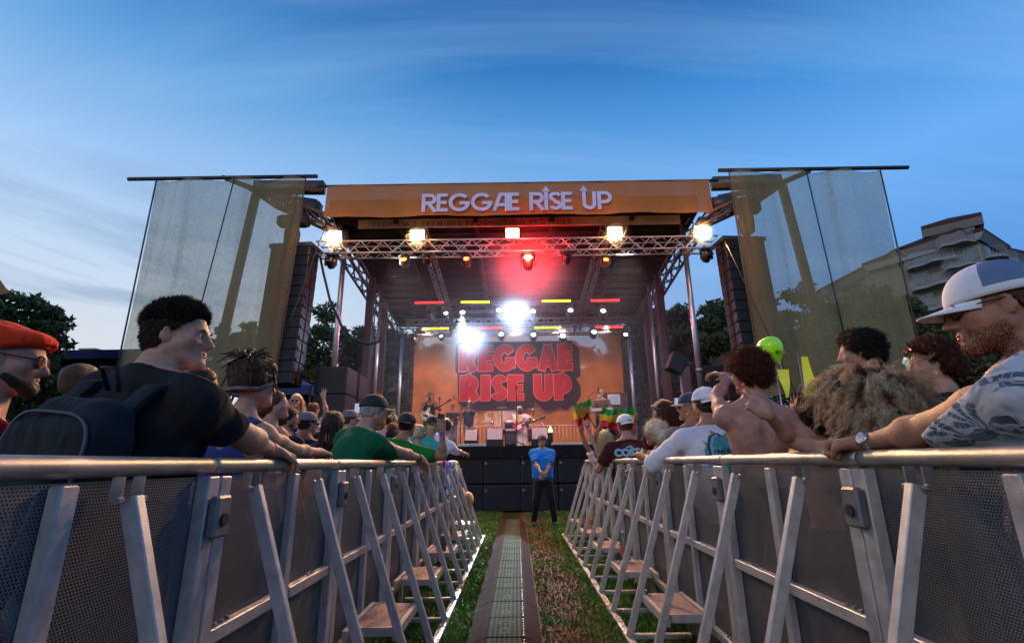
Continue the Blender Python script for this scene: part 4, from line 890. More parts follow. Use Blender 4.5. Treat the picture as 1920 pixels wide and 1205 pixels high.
# par lamps / moving heads
def mover(name='moving_head'):
    r_ = empty(name, (0, 0, 0)); MB().box((0, 0, -.05), (.26, .24, .10), None, .02).build('base', BLACK, r_)
    b = MB()
    for sg in (-1, 1): b.prism([(-.05, -.08), (.05, -.08), (.045, -.36), (-.045, -.36)], (sg * .15, 0, 0), (0, 1, 0), (0, 0, 1), .03)
    b.build('yoke', BLACK, r_)
    Mx = Matrix.Rotation(R(62), 3, 'X'); b = MB(); b.lathe((0, 0, -.30), [(.06, -.15), (.11, -.12), (.125, 0), (.12, .13), (.11, .17), (.10, .18)], 16, Mx); b.build('head', BLACK, r_, True)
    b = MB(); b.lathe(Vector((0, 0, -.30)) + Mx @ Vector((0, 0, .183)), [(.09, -.003), (.085, .004)], 16, Mx); return r_, b
def lamp(px, py, Y, em, label, scale=1.0, power=0, col=(1, 1, 1), target=(0, 8, 1), ang=R(25), group=None, cat='stage light', blend=.5):
    r_, b = mover(); b.build('lens', em or LENS, r_, True); p = pY(px, py, Y); r_.location = (p.x, Y, p.z + .30 * scale); r_.scale = (scale,) * 3
    tag(r_, label, cat, group)
    if power: spot('lamp_light', (p.x, Y - .22 * scale, p.z - .05), target, power, col, ang, blend, .05)
    return r_
RG = 'red wash lamps hanging under the front truss'
lamp(759, 494, 12.9, ERD, 'small red lamp at the left under the front truss', .85, 60, (1, .05, .02), (-2, 17, 4), R(60), RG)
lamp(875, 493, 12.9, ERD, 'red lamp second from left under the front truss', .85, 60, (1, .05, .02), (-1, 18, 4), R(60), RG)
lamp(1135, 494, 12.9, ERD, 'dim red lamp at the right under the front truss', .8, 60, (1, .05, .02), (2, 18, 4), R(60), RG)
lamp(990, 494, 12.9, EBR, 'glaring orange-red lamp near the middle of the front truss', 1.25, 0, group=RG)
pr_ = pY(990, 494, 12.6); l = bpy.data.lights.new('red_glow', 'POINT'); l.energy = 500; l.color = (1, .03, .02); l.shadow_soft_size = .12; o = bpy.data.objects.new('red_glow', l); C.objects.link(o); o.location = (pr_.x, 12.55, pr_.z)
lamp(803, 490, 12.9, None, 'unlit moving light between two red lamps', .9); lamp(1063, 487, 12.9, None, 'unlit moving light right of the glaring red lamp', .9)
lamp(620, 494, 12.9, None, 'unlit moving light hanging at the left end of the front truss', 1.0); lamp(1325, 482, 12.9, None, 'unlit moving light hanging at the right end of the front truss', 1.0)
lamp(705, 432, 14.2, None, 'dark moving light high under the left part of the roof', 1.5); lamp(1268, 424, 14.2, None, 'dark moving light high under the right part of the roof', 1.3)
BL = (.62, .80, 1)
lamp(967, 589, 17.4, EWH, 'dazzling white light in the middle of the roof truss', 1.35, 420, BL, (0, 11, 1.5), R(50), cat='stage light')
lamp(886, 636, 18.9, EWH, 'dazzling white light low on the left of the backdrop', 1.2, 320, BL, (-1.5, 10, 1.5), R(40))
for (px, py, Y, s_, tgt, pw, lab, an) in [(806, 592, 17.4, 1.1, 0, 0, 'unlit round moving light under the left red bar', 0), (837, 592, 17.4, .8, (-3, 12, 2), 60, 'small white light left of the yellow bar', 20), (868, 592, 17.4, 1.0, (-1.0, 8.3, .9), 16000, 'white light under the left yellow bar', 15),
                         (936, 588, 17.4, 1.0, 0, 0, 'moving light just left of the dazzling white light', 0), (999, 590, 17.4, 1.0, (-1.2, 15.8, DK), 1600, 'white light throwing a beam down to the left', 9), (1069, 588, 17.4, 1.0, 0, 0, 'moving light under the right yellow bar', 0),
                         (1130, 589, 17.4, 1.0, (4.3, 17, 2), 1100, 'white light under the right red bar', 9), (775, 640, 18.9, 1, 0, 0, 'dark moving light at the left end of the rear truss', 0), (828, 634, 18.9, .7, (-2.6, 17, DK), 1000, 'small white light near the left of the rear truss', 12),
                         (940, 632, 18.9, 1, 0, 0, 'moving light on the rear truss above the first letters', 0), (1000, 633, 18.9, 1, 0, 0, 'moving light in the middle of the rear truss', 0), (1055, 636, 18.9, 1.15, 0, 0, 'big moving light right of the middle of the rear truss', 0),
                         (1113, 628, 18.9, 1, 0, 0, 'moving light on the right part of the rear truss', 0), (1172, 632, 18.9, .9, (4, 15, 2), 200, 'white light at the right end of the rear truss', 20)]:
    lamp(px, py, Y, EWS if (pw or py in (588, 636, 632, 633, 628)) else None, lab, s_, pw, BL, tgt if pw else (0, 0, 0), R(an) if an else .1, 'moving lights along the upper trusses')
def bar_lamp(px, py, Y, em, label):
    p = pY(px, py, Y); r_ = empty('light_bar', (p.x, Y, p.z), label, 'light bar', 'coloured light bars on the trusses'); MB().box((p.x, Y + .06, p.z), (1.05, .10, .12), None, .01).build('housing', BLACK, r_)
    for i in range(18): MB().box((p.x - .5 + .0588 * i + .0, Y - .0, p.z), (.045, .02, .07)).build('led_cell', em, r_)
for (px, py, Y, c_, lab) in [(805, 567, 17.2, ER_, 'red light bar at the left of the upper row'), (891, 566, 17.2, EY_, 'yellow light bar left of the middle in the upper row'), (1043, 564, 17.2, EY_, 'yellow light bar right of the middle in the upper row'), (1135, 563, 17.2, ER_, 'red light bar at the right of the upper row'),
                        (816, 616, 18.75, EY_, 'yellow light bar at the left of the lower row'), (915, 615, 18.75, ER_, 'red light bar left of the middle in the lower row'), (1027, 614, 18.75, EY_, 'yellow light bar right of the middle in the lower row'), (1142, 613, 18.75, ER_, 'red light bar at the right of the lower row')]:
    bar_lamp(px, py, Y, c_, lab)
# spots added by the rear and front trusses brighten the backdrop and the players
for i, x_ in enumerate((-3.6, -1.8, 0, 1.8, 3.6)):
    spot('wash_light', (x_, 18.6, 6.3), (x_ * .9, 20.9, 3.2), 620, (1, .74, .60), R(100), .8, .1)
for x_ in (-3.4, 3.4): spot('added_front_wash', (x_, 12.8, TZ - .3), (x_ * .25, 17, DK + .8), 650, (1, .86, .78), R(120), 1.0, .3)
# stage smoke lit by the lamps
hz = MB().box((0, 17.1, 4.9), (10.9, 8.2, 6.2)); hm = bpy.data.materials.new('smoke'); hm.use_nodes = True; Nn = hm.node_tree.nodes; Nn.clear(); oo = Nn.new('ShaderNodeOutputMaterial'); pv = Nn.new('ShaderNodeVolumePrincipled')
pv.inputs['Density'].default_value = .012; pv.inputs['Color'].default_value = (.9, .92, 1, 1); pv.inputs['Anisotropy'].default_value = .25; hm.node_tree.links.new(pv.outputs[0], oo.inputs['Volume'])
if USE_SMOKE: tag(hz.build('haze_and_glow', hm), 'thin stage smoke drifting under the stage roof', 'smoke', kind='stuff')

# added glow volumes around the strongest lamps, standing in for lens bloom
def puff(c, rad, dens):
    m = bpy.data.materials.new('bloom_volume'); m.use_nodes = True; nt = m.node_tree; N = nt.nodes; L = nt.links; N.clear(); o_ = N.new('ShaderNodeOutputMaterial'); pv = N.new('ShaderNodeVolumePrincipled'); tc = N.new('ShaderNodeTexCoord'); ln_ = N.new('ShaderNodeVectorMath'); ln_.operation = 'LENGTH'; L.new(tc.outputs['Object'], ln_.inputs[0])
    mr = N.new('ShaderNodeMapRange'); mr.interpolation_type = 'SMOOTHERSTEP'; mr.inputs['From Min'].default_value = rad; mr.inputs['From Max'].default_value = 0; mr.inputs['To Max'].default_value = dens; L.new(ln_.outputs['Value'], mr.inputs[0]); dv_ = N.new('ShaderNodeMath'); dv_.operation = 'DIVIDE'; L.new(mr.outputs[0], dv_.inputs[0]); dv_.inputs[1].default_value = dens; mm_ = N.new('ShaderNodeMath'); mm_.operation = 'MULTIPLY'; L.new(dv_.outputs[0], mm_.inputs[0]); L.new(mr.outputs[0], mm_.inputs[1]); L.new(mm_.outputs[0], pv.inputs['Density']); pv.inputs['Color'].default_value = (.95, .95, 1, 1); L.new(pv.outputs[0], o_.inputs['Volume'])
    b = MB(); b.ell((0, 0, 0), (rad,) * 3, None, 20, 14); o = b.build('haze_and_glow', m, None, True); o.location = c; tag(o, 'added glow volume round a stage lamp standing in for its bloom', 'smoke', kind='stuff')
def glow(px, py, Y, rad, dens, power, col_, back=0):
    puff(pY(px, py, Y + back), rad, dens); p = pY(px, py, Y + back * .62)
    l = bpy.data.lights.new('glow_light', 'POINT'); l.energy = power; l.color = col_; l.shadow_soft_size = .06; o = bpy.data.objects.new('glow_light', l); C.objects.link(o); o.location = (p.x, p.y - .12, p.z)  # point light added to make the volume glow
if USE_SMOKE:
    glow(990, 494, 12.55, 2.3, .50, 380, (1, .004, .002), 1.9); glow(967, 589, 16.9, 1.5, .40, 300, (.45, .68, 1)); glow(886, 636, 18.4, 1.4, .40, 240, (.42, .66, 1))
    for (px, py) in [(628, 449), (783, 446), (1153, 442), (1314, 438)]: glow(px, py, 12.4, .5, .5, 22, (1, .5, .18))
# ------------------------------------------------------------------ side wings: booms, scrims, line arrays
GOLD = scrim('gold_scrim', (.46, .37, .19), .60, .05, folds=.14); WD = mat('boom_steel', (.16, .12, .10), .5, .5, .2, 4)
def wing(sg):
    L_ = sg < 0; side = 'left' if L_ else 'right'
    S = (lambda l, r: l if L_ else r)
    Y = 12.3
    # scrim: corners (outer top, inner top, outer bottom, inner bottom)
    ot = pY(*S((294, 337), (1650, 319)), Y); it = pY(*S((574, 333), (1366, 321)), Y); ob = pY(*S((214, 720), (1735, 700)), Y); ib = pY(*S((510, 735), (1434, 745)), Y)
    sc = empty('scrim', tuple((ot + ib) / 2), 'tall see-through mesh scrim hanging %s of the stage' % side, 'scrim', None)
    V = []; F = []; nx, ny = 40, 40
    for j in range(ny + 1):
        v = j / ny
        for i in range(nx + 1):
            u = i / nx; a = ot.lerp(it, u); b_ = ob.lerp(ib, u); p = a.lerp(b_, v); fold = math.sin(u * 19 + math.sin(v * 3)) * .13 * (1 - v * .3) + math.sin(u * 47) * .015
            V.append((p.x, Y + fold * .8, p.z))
    for j in range(ny):
        for i in range(nx): o = j * (nx + 1) + i; F.append((o, o + 1, o + nx + 2, o + nx + 1))
    m_ = MB(); m_.add(V, F); m_.build('mesh_cloth', GOLD, sc, True)
    for (h0, h1, hr_) in ((ot, ob, .022), (it, ib, .018)): MB().tube([h0 + Vector((0, -.01, 0)), h1 + Vector((0, -.01, 0))], hr_, 6).build('hem', mat('scrim_hem', (.10, .085, .05), .8), sc, True)
    a = pY(*S((240, 338), (1347, 320)), Y); c = pY(*S((595, 331), (1703, 316)), Y); z = (a.z + c.z) / 2
    b = MB(); b.tube([(a.x, Y, z + .02), (c.x, Y, z + .02)], .055, 10); 
    for i in range(20):
        x_ = min(ot.x, it.x) + abs(ot.x - it.x) * i / 19; b.tube([(x_, Y, z + .06), (x_, Y - .06, z), (x_, Y - .02, z - .05)], .012, 4)
    b.build('pipe', DKSTEEL, sc, True)
    # boom lattice
    bo = empty('boom', tuple(pY(*S((600, 405), (1340, 400)), 12.8)), 'steel lattice boom reaching out to the %s from the roof corner' % side, 'boom')
    mb = [MB(), MB()]; A0 = pY(*S((622, 405), (1322, 400)), 12.7); A1 = pY(*S((418, 331), (1523, 317)), 12.5); B0 = pY(*S((632, 432), (1305, 425)), 12.7); B1 = pY(*S((505, 376), (1428, 370)), 12.6)
    def tw(p, q, r_): mb[0].tube([p, q], r_, 7)
    for dy in (0, .45):
        D = Vector((0, dy, 0)); tw(A0 + D, A1 + D * .3, .05); tw(B0 + D, B1 + D * .8, .05); tw(B1 + D * .8, A0.lerp(A1, .8) + D * .5, .045)
        for i in range(5):
            t0, t1 = i / 5, (i + 1) / 5; mb[1].tube([A0.lerp(A1, t0 * .62) + D, B0.lerp(B1, t0) + D], .03, 5); mb[1].tube([B0.lerp(B1, t0) + D, A0.lerp(A1, t1 * .62) + D], .03, 5)
    A2 = pY(*S((478, 352), (1463, 340)), 13.0); A3 = pY(*S((608, 352), (1335, 345)), 13.0); mb[0].bar(A2, A3, .26, .34); mb[0].bar(A2 + Vector((-sg * .05, 0, -.15)), A2 + Vector((-sg * 1.9, 0, -.5)), .1, .12)
    A4 = pY(*S((480, 365), (1467, 350)), 13.2); A5 = pY(*S((402, 700), (1560, 700)), 13.6)
    mb[0].bar(A4, A5, .19, .19)
    A6 = pY(*S((600, 392), (1330, 385)), 13.0); mb[0].bar(pY(*S((562, 388), (1380, 380)), 13.0), A6, .3, .36)
    mb[0].build('boom_tube', WD, bo, True); mb[1].build('boom_lacing', WD, bo, True)
    # guy cables
    for (u, v, w_, n_) in [((440, 333), (372, 590), .018, 0), ((612, 420), (530, 640), .016, 1), ((660, 740), (596, 478), .02, 2)] if L_ else [((1512, 320), (1583, 625), .018, 0), ((1362, 457), (1560, 880), .012, 1)]:
        p, q = pY(*u, 12.15), pY(*v, 12.15)
        if n_ == 2: continue
        mid = [p.lerp(q, t) for t in (0, .25, .5, .75, 1)]; tag(MB().tube(mid, w_, 5).build('guy_cable', DKSTEEL, None, True), 'thin %s cable %s' % (('dark', 'steel')[n_], ('running down in front of the %s scrim' if n_ == 0 else 'slanting across the %s speaker column') % side), 'cable')
    # chain hoist
    hp = pY(*S((549, 430), (1397, 405)), 12.7)
    ho = empty('chain_hoist', tuple(hp), 'dark chain hoist above the %s speaker column' % side, 'hoist'); b = MB(); b.box(hp + Vector((0, 0, .25)), (.9, .3, .34), None, .06); b.build('motor', BLACK, ho)
    b = MB(); b.lathe(hp, [(.05, -.62), (.2, -.5), (.22, -.1), (.17, .08), (.05, .12)], 10); b.build('chain_bag', mat('chain_bag', (.10, .075, .04), .8), ho, True)
    b = MB(); b.tube([hp + Vector((0, 0, .4)), hp + Vector((0, 0, 1.2))], .03, 5); b.tube([hp + Vector((0.02, 0, -.6)), hp + Vector((.02, 0, -1.1))], .02, 5); b.build('chain', DKSTEEL, ho)
    # line array
    X0 = [S(515, 1350), S(594, 1422)]; tp = pY(S(554, 1386), S(470, 458), 12.9); yaw = R(S(-5, 5))
    la = empty('line_array', (tp.x, 12.9, tp.z), 'tall curved column of black loudspeakers hanging %s of the stage' % side, 'speaker array', None)
    fr = MB(); fr.box((tp.x, 12.95, tp.z + .06), (1.25, .7, .12), Matrix.Rotation(yaw, 3, 'Z'), .01); fr.build('top_frame', DKSTEEL, la)
    z = tp.z; y_ = 12.9; x_ = tp.x; tilt = -2.0; grm = mat('array_grille', (.010, .008, .011), .5, .3, .3, 10, .7, 260)
    for i in range(13):
        hh = .30; M = Matrix.Rotation(yaw, 3, 'Z') @ Matrix.Rotation(R(tilt), 3, 'X')
        c = Vector((x_, y_, z - hh / 2)); cab = MB(); cab.box(c, (1.15, .56, hh - .008), M, .012); co = cab.build('cabinet', mat('array_cabinet', (.010, .008, .010), .45, 0, .3, 9, .2, 60), la)
        gq = MB(); gq.box(c + M @ Vector((0, -.284, 0)), (1.10, .012, hh - .03), M); gq.build('grille', grm, co)
        rg = MB()
        for s2 in (-1, 1): rg.box(c + M @ Vector((s2 * .585, .05, -.0)), (.02, .10, hh * .9), M, .0); rg.box(c + M @ Vector((s2 * .585, -.2, -.10)), (.03, .05, .07), M)
        rg.build('rigging_plate', DKSTEEL, co)
        dn = M @ Vector((0, 0, -hh)); z += dn.z; y_ += dn.y; x_ += dn.x; tilt += -.25
    return
wing(-1); wing(1)
# drooping cable bundle on the left
pts = [pY(a, b, 13.0) for a, b in [(600, 480), (606, 510), (618, 560), (640, 610), (662, 637), (690, 645), (712, 640), (716, 615), (708, 605)]]
tag(MB().tube(pts, .035, 8).build('cable_bundle', BLACK, None, True), 'thick black cable bundle drooping below the left end of the front truss', 'cable')
# ------------------------------------------------------------------ speaker stacks beside the stage
def stack(px0, px1, pyt, Y, label, z0=0.0):
    a = pY(px0, pyt, Y); c = pY(px1, pyt, Y); w_ = abs(c.x - a.x); cx_ = (a.x + c.x) / 2; H_ = a.z - z0; r_ = empty('speaker_stack', (cx_, Y, z0), label, 'speaker stack'); n = max(2, round(H_ / .75)); hh = H_ / n
    for i in range(n):
        cb = MB().box((cx_, Y, z0 + hh * (i + .5)), (w_, .9, hh - .02), None, .015).build('cabinet', subm, r_); MB().box((cx_, Y - .455, z0 + hh * (i + .5)), (w_ - .08, .014, hh - .1)).build('grille', mat('stack_grille', (.016, .016, .022), .55, .3, .3, 8, .6, 200), cb)
stack(604, 662, 692, 13.6, 'tall black speaker stack left of the stage front'); stack(664, 684, 706, 14.8, 'narrower black speaker stack behind the left stage post')
stack(1282, 1345, 690, 14.0, 'black speaker stack right of the stage front')
stack(1346, 1400, 668, 15.5, 'black speaker stack below the right speaker column')
sp_ = pY(1275, 690, 13.0); r_ = empty('speaker_on_pole', (sp_.x, 13, 0), 'small dark speaker on a pale pole right of the stage', 'speaker'); MB().tube([(sp_.x, 13, 0), (sp_.x, 13, sp_.z - .1)], .035, 8).build('pole', GALV, r_, True); MB().box((sp_.x - .1, 13, sp_.z + .12), (.42, .35, .5), Matrix.Rotation(R(25), 3, 'Y'), .03).build('cabinet', BLACK, r_)
# ------------------------------------------------------------------ stage gear
def wedge(px, Y, wd, label, col):
    p = pY(px, 833, Y); r_ = empty('stage_monitor', (p.x, Y, DK), label, 'stage monitor', 'wedge monitors along the stage edge'); m_ = MB(); poly = [(0, 0), (.42, 0), (.42, .30), (.14, .46), (0, .16)]
    m_.prism([(a, b_) for a, b_ in poly], (p.x, Y - .2, DK + .003), (0, 1, 0), (0, 0, 1), wd); m_.build('cabinet', BLACK, r_)
    g_ = MB(); c0 = Vector((p.x, Y - .2 - .01, DK + .16)); c1 = Vector((p.x, Y - .2 + .13, DK + .465)); m2 = (c0 + c1) / 2; d = (c1 - c0); g_.box(m2 + Vector((0, -.012, .006)), (wd - .04, .012, d.length * .94), Matrix.Rotation(-math.atan2(d.y, d.z), 3, 'X')); g_.build('grille', mat('wedge_grille', col, .6, .2, .15, 20, .5, 300), r_)
wedge(928, 13.45, .44, 'grey-grilled wedge monitor left of the white-robed musician', (.42, .45, .42)); wedge(1012, 13.45, .44, 'pale-grilled wedge monitor behind the guard', (.50, .50, .47)); wedge(884, 13.9, .36, 'dark wedge monitor at the left of the stage edge', (.03, .05, .06))
SIL = mat('silver_strip', (.5, .52, .5), .5)
r_ = empty('cable_tray', (-.95, 13.25, DK), 'pale perforated metal strip lying on the left stage edge', 'metal strip'); a = pY(858, 828, 13.2); c = pY(912, 828, 13.2); MB().box(((a.x + c.x) / 2, 13.2, DK + .04), (c.x - a.x, .06, .07), None, .005).build('strip', SIL, r_)
b = MB()
for i in range(7): b.box((a.x + .1 + i * .11, 13.165, DK + .04), (.03, .012, .02))
b.build('slot', BLACK, r_)
r_ = empty('keyboard_riser', (0, 0, 0)); 
a = pY(1034, 828, 13.3); c = pY(1110, 828, 13.3); r_.location = ((a.x + c.x) / 2, 13.3, DK); tag(r_, 'pale flat strip lying along the right stage edge', 'stage riser'); MB().box(((a.x + c.x) / 2, 13.3, DK + .04), (c.x - a.x, .3, .07), None, .005).build('platform', SIL, r_); MB().box(((a.x + c.x) / 2, 13.14, DK + .015), (c.x - a.x - .05, .01, .02)).build('lip', BLACK, r_)
# drum kit
CHR = mat('chrome', (.6, .6, .62), .15, 1, .1); DRM = mat('drum_shell', (.05, .03, .06), .25, 0, .2, coat=.6); SKN = mat('drum_skin', (.6, .58, .62), .5); BRS = mat('brass_cymbal', (.55, .38, .14), .3, .9)
dk = pY(968, 800, 17.8); dx = dk.x; dr = empty('drum_kit', (dx, 17.8, DK), 'dark drum kit with chrome stands behind the white-robed musician', 'drum kit')
def drum(c, r_, d_, M, nm):
    o = MB().lathe(c, [(r_, -d_ / 2), (r_, d_ / 2)], 24, M).build(nm, DRM, dr, True); s_ = MB(); s_.lathe(Vector(c) + M @ Vector((0, 0, d_ / 2 + .004)), [(r_ * .97, -.003), (r_ * .96, .003)], 24, M); s_.build('skin', SKN, o)
    t_ = MB(); 
    for e in (-1, 1):
        pts = [Vector(c) + M @ Vector((r_ * 1.02 * math.cos(2 * math.pi * k / 24), r_ * 1.02 * math.sin(2 * math.pi * k / 24), e * d_ / 2)) for k in range(25)]; t_.tube(pts, .012, 5)
    t_.build('hoop', CHR, o, True)
drum((dx, 17.7, DK + .40), .29, .42, Matrix.Rotation(R(90), 3, 'X'), 'bass_drum'); drum((dx - .25, 17.75, DK + .88), .16, .24, Matrix.Rotation(R(25), 3, 'X'), 'tom'); drum((dx + .28, 17.75, DK + .90), .17, .26, Matrix.Rotation(R(25), 3, 'X'), 'tom')
drum((dx + .62, 17.9, DK + .5), .21, .40, Matrix.Identity(3), 'floor_tom'); drum((dx - .55, 18.0, DK + .62), .18, .15, Matrix.Identity(3), 'snare')
for (x_, z_, r2) in [(-.85, 1.35, .22), (.62, 1.42, .24), (.95, 1.2, .22), (-.5, 1.48, .2), (-.95, .95, .18)]:
    cy_ = MB(); cy_.lathe((dx + x_, 17.8, DK + z_), [(r2, -.004), (r2 * .5, .006), (.03, .02), (.01, .025)], 20, Matrix.Rotation(R(12), 3, 'X')); cy_.build('cymbal', BRS, dr, True)
    s_ = MB(); b0 = Vector((dx + x_, 17.82, DK)); s_.tube([b0 + Vector((0, 0, .3)), b0 + Vector((0, 0, z_))], .013, 6)
    for k in range(3): s_.tube([b0 + Vector((0, 0, .38)), b0 + Vector((.25 * math.cos(k * 2.1), .25 * math.sin(k * 2.1), .012))], .012, 5)
    s_.build('cymbal_stand', CHR, dr, True)
def stand(px, Y, ztop, label, boom=None, base=True, mic=True):
    p = pY(px, 800, Y); r_ = empty('microphone_stand', (p.x, Y, DK), label, 'microphone stand'); s_ = MB(); s_.tube([(p.x, Y, DK + .05), (p.x, Y, DK + ztop)], .014, 6)
    top = Vector((p.x, Y, DK + ztop))
    if boom: s_.tube([top, top + Vector(boom)], .010, 5); top = top + Vector(boom)
    for k in range(3): s_.tube([(p.x, Y, DK + .15), (p.x + .3 * math.cos(k * 2.09 + .5), Y + .3 * math.sin(k * 2.09 + .5), DK + .012)], .012, 5)
    s_.build('pole', BLACK, r_, True)
    if mic: m_ = MB(); m_.lathe(top, [(.01, -.09), (.02, -.01), (.032, .02), (.03, .05), (.01, .07)], 10); m_.build('microphone', BLACK, r_, True)
stand(969, 14.0, 1.62, 'tall microphone stand in front of the white-robed musician'); stand(864, 16.6, 1.55, 'microphone stand beside the sunglassed guitarist', (-.25, 0, .15)); stand(823, 15.3, 1.5, 'microphone stand near the dreadlocked guitarist'); stand(941, 17.0, 1.3, 'microphone stand at the left of the drum kit', (.2, 0, .25)); stand(1105, 15.6, 1.55, 'microphone stand reaching to the capped keyboard player', (.35, 0, .22))
# keyboard and rig on the right
kp = pY(1118, 772, 15.6); r_ = empty('keyboard', (kp.x, 15.6, DK), 'silver keyboard on a dark stand in front of the capped player', 'keyboard'); MB().box((kp.x, 15.6, DK + 1.12), (1.0, .34, .09), Matrix.Rotation(R(-4), 3, 'Y'), .01).build('case', mat('silver_case', (.5, .5, .52), .35, .5), r_)
b = MB()
for i in range(30): b.box((kp.x - .44 + i * .03, 15.50, DK + 1.172 + .002 * (15 - i) * .14), (.026, .12, .008))
b.build('keys', WHITEP, r_)
b = MB(); b.tube([(kp.x - .35, 15.6, DK + .01), (kp.x + .35, 15.6, DK + 1.08)], .018, 6); b.tube([(kp.x + .35, 15.63, DK + .01), (kp.x - .35, 15.63, DK + 1.08)], .018, 6); b.build('x_stand', BLACK, r_, True)
ap = pY(1153, 752, 17.2); r_ = empty('amplifier_rack', (ap.x, 17.2, DK), 'stacked amplifier cases with a small lit screen at the right of the stage', 'amplifier rack')
MB().box((ap.x, 17.2, DK + .62), (.85, .6, 1.24), None, .02).build('lower_case', BLACK, r_); MB().box((ap.x, 17.2, DK + 1.55), (.8, .5, .60), None, .02).build('upper_case', mat('case_black', (.03, .025, .03), .5), r_)
MB().box((ap.x - .08, 16.94, DK + 1.62), (.42, .02, .34)).build('screen_frame', SIL, r_); MB().box((ap.x - .08, 16.925, DK + 1.62), (.32, .012, .24)).build('screen', emit('lit_screen', (.5, .55, .75), .5), r_)
r_ = empty('small_amplifier', (0, 0, 0)); p = pY(957, 820, 14.3); r_.location = (p.x, 14.3, DK); tag(r_, 'small black guitar amplifier between the wedge monitors', 'amplifier'); MB().box((p.x, 14.3, DK + .27), (.32, .28, .50), None, .03).build('cabinet', BLACK, r_); MB().box((p.x, 14.15, DK + .22), (.26, .01, .30)).build('grille', mat('amp_grille', (.05, .06, .07), .7), r_); MB().box((p.x, 14.15, DK + .47), (.26, .012, .05)).build('panel', SIL, r_)
cp = pY(1032, 808, 13.6); r_ = empty('table_lamp', (cp.x, 13.6, DK), 'small flame-shaped lamp glowing beside the pale monitor', 'lamp'); MB().box((cp.x, 13.6, DK + .18), (.12, .12, .36), None, .01).build('box', BLACK, r_); MB().lathe((cp.x, 13.6, DK + .36), [(.05, 0), (.065, .05), (.02, .13), (.003, .17)], 12).build('flame_shade', emit('flame', (1, .62, .22), 4), r_, True)
# ------------------------------------------------------------------ canopies and tents
BLU = cloth('blue_canopy', (.05, .12, .30)); NAV = cloth('navy_canopy', (.015, .025, .09)); CRM = cloth('cream_tent', (.30, .27, .17))
def tent(apex, ring, z0, m_, label, posts=True):
    ap_ = Vector(apex); r_ = empty('tent', (ap_.x, ap_.y, 0), label, 'tent'); m = MB(); n = len(ring); V = [ap_]; F = []
    N_ = 6
    for k in range(1, N_ + 1):
        t = k / N_
        for q in ring: v = ap_.lerp(Vector(q), t); v.z -= .28 * math.sin(t * math.pi) * (ap_.z - z0) * .35; V.append(v)
    for i in range(n): F.append((0, 1 + i, 1 + (i + 1) % n))
    for k in range(N_ - 1):
        for i in range(n): a = 1 + k * n + i; b_ = 1 + k * n + (i + 1) % n; F.append((a, a + n, b_ + n, b_))
    o = len(V) - n; nV = [Vector(q) - Vector((0, 0, .3)) for q in ring]; V += nV
    for i in range(n): F.append((o + i, o + n + i, o + n + (i + 1) % n, o + (i + 1) % n))
    m.add(V, F); m.build('canopy', m_, r_); p = MB()
    for q in ring[::2]: MB().tube([(q[0], q[1], 0), (q[0], q[1], q[2])], .04, 6).build('leg', DKSTEEL, r_, True)
def quad_tent(px, py, Y, half, zr, m_, label):
    a = pY(px, py, Y); ring = []
    for i in range(8): an = R(22 + 45 * i); 
    for (dx_, dy_) in ((-1, -1), (0, -1), (1, -1), (1, 0), (1, 1), (0, 1), (-1, 1), (-1, 0)): ring.append((a.x + dx_ * half, Y + dy_ * half, zr))
    tent(a, ring, zr, m_, label)
p_ = pY(545, 700, 17); quad_tent(545, 700, 17, 1.3, p_.z - .62, BLU, 'blue pop-up canopy among the crowd left of the stage')
p_ = pY(285, 652, 19); quad_tent(285, 652, 19, 3.0, p_.z - .75, NAV, 'dark navy canopy behind the man with the backpack')
p_ = pY(405, 668, 24); quad_tent(400, 668, 24, 2.6, p_.z - 1.0, CRM, 'cream tent seen through the left scrim')
rc = pX(-6, 540, -4.6); tag_ = empty('eave', tuple(rc), 'brown canopy corner poking in at the left edge', 'canopy corner'); m_ = MB(); m_.add([*[pX(q[0], q[1], -4.6) for q in ((-60, 490), (0, 524), (18, 549), (0, 552), (-60, 545))]] + [v + Vector((-.3, .05, .1)) for v in [*[pX(q[0], q[1], -4.6) for q in ((-60, 490), (0, 524), (18, 549), (0, 552), (-60, 545))]]], [(0, 1, 2, 3, 4), (9, 8, 7, 6, 5), (0, 5, 6, 1), (1, 6, 7, 2), (2, 7, 8, 3), (3, 8, 9, 4), (4, 9, 5, 0)]); m_.build('canopy', mat('brown_canopy', (.05, .035, .03), .8), tag_)
b = MB(); b.tube([pX(-45, 545, -4.7), (-4.7, pX(-45, 545, -4.7).y, 0)], .04, 6); b.build('pole', DKSTEEL, tag_, True)
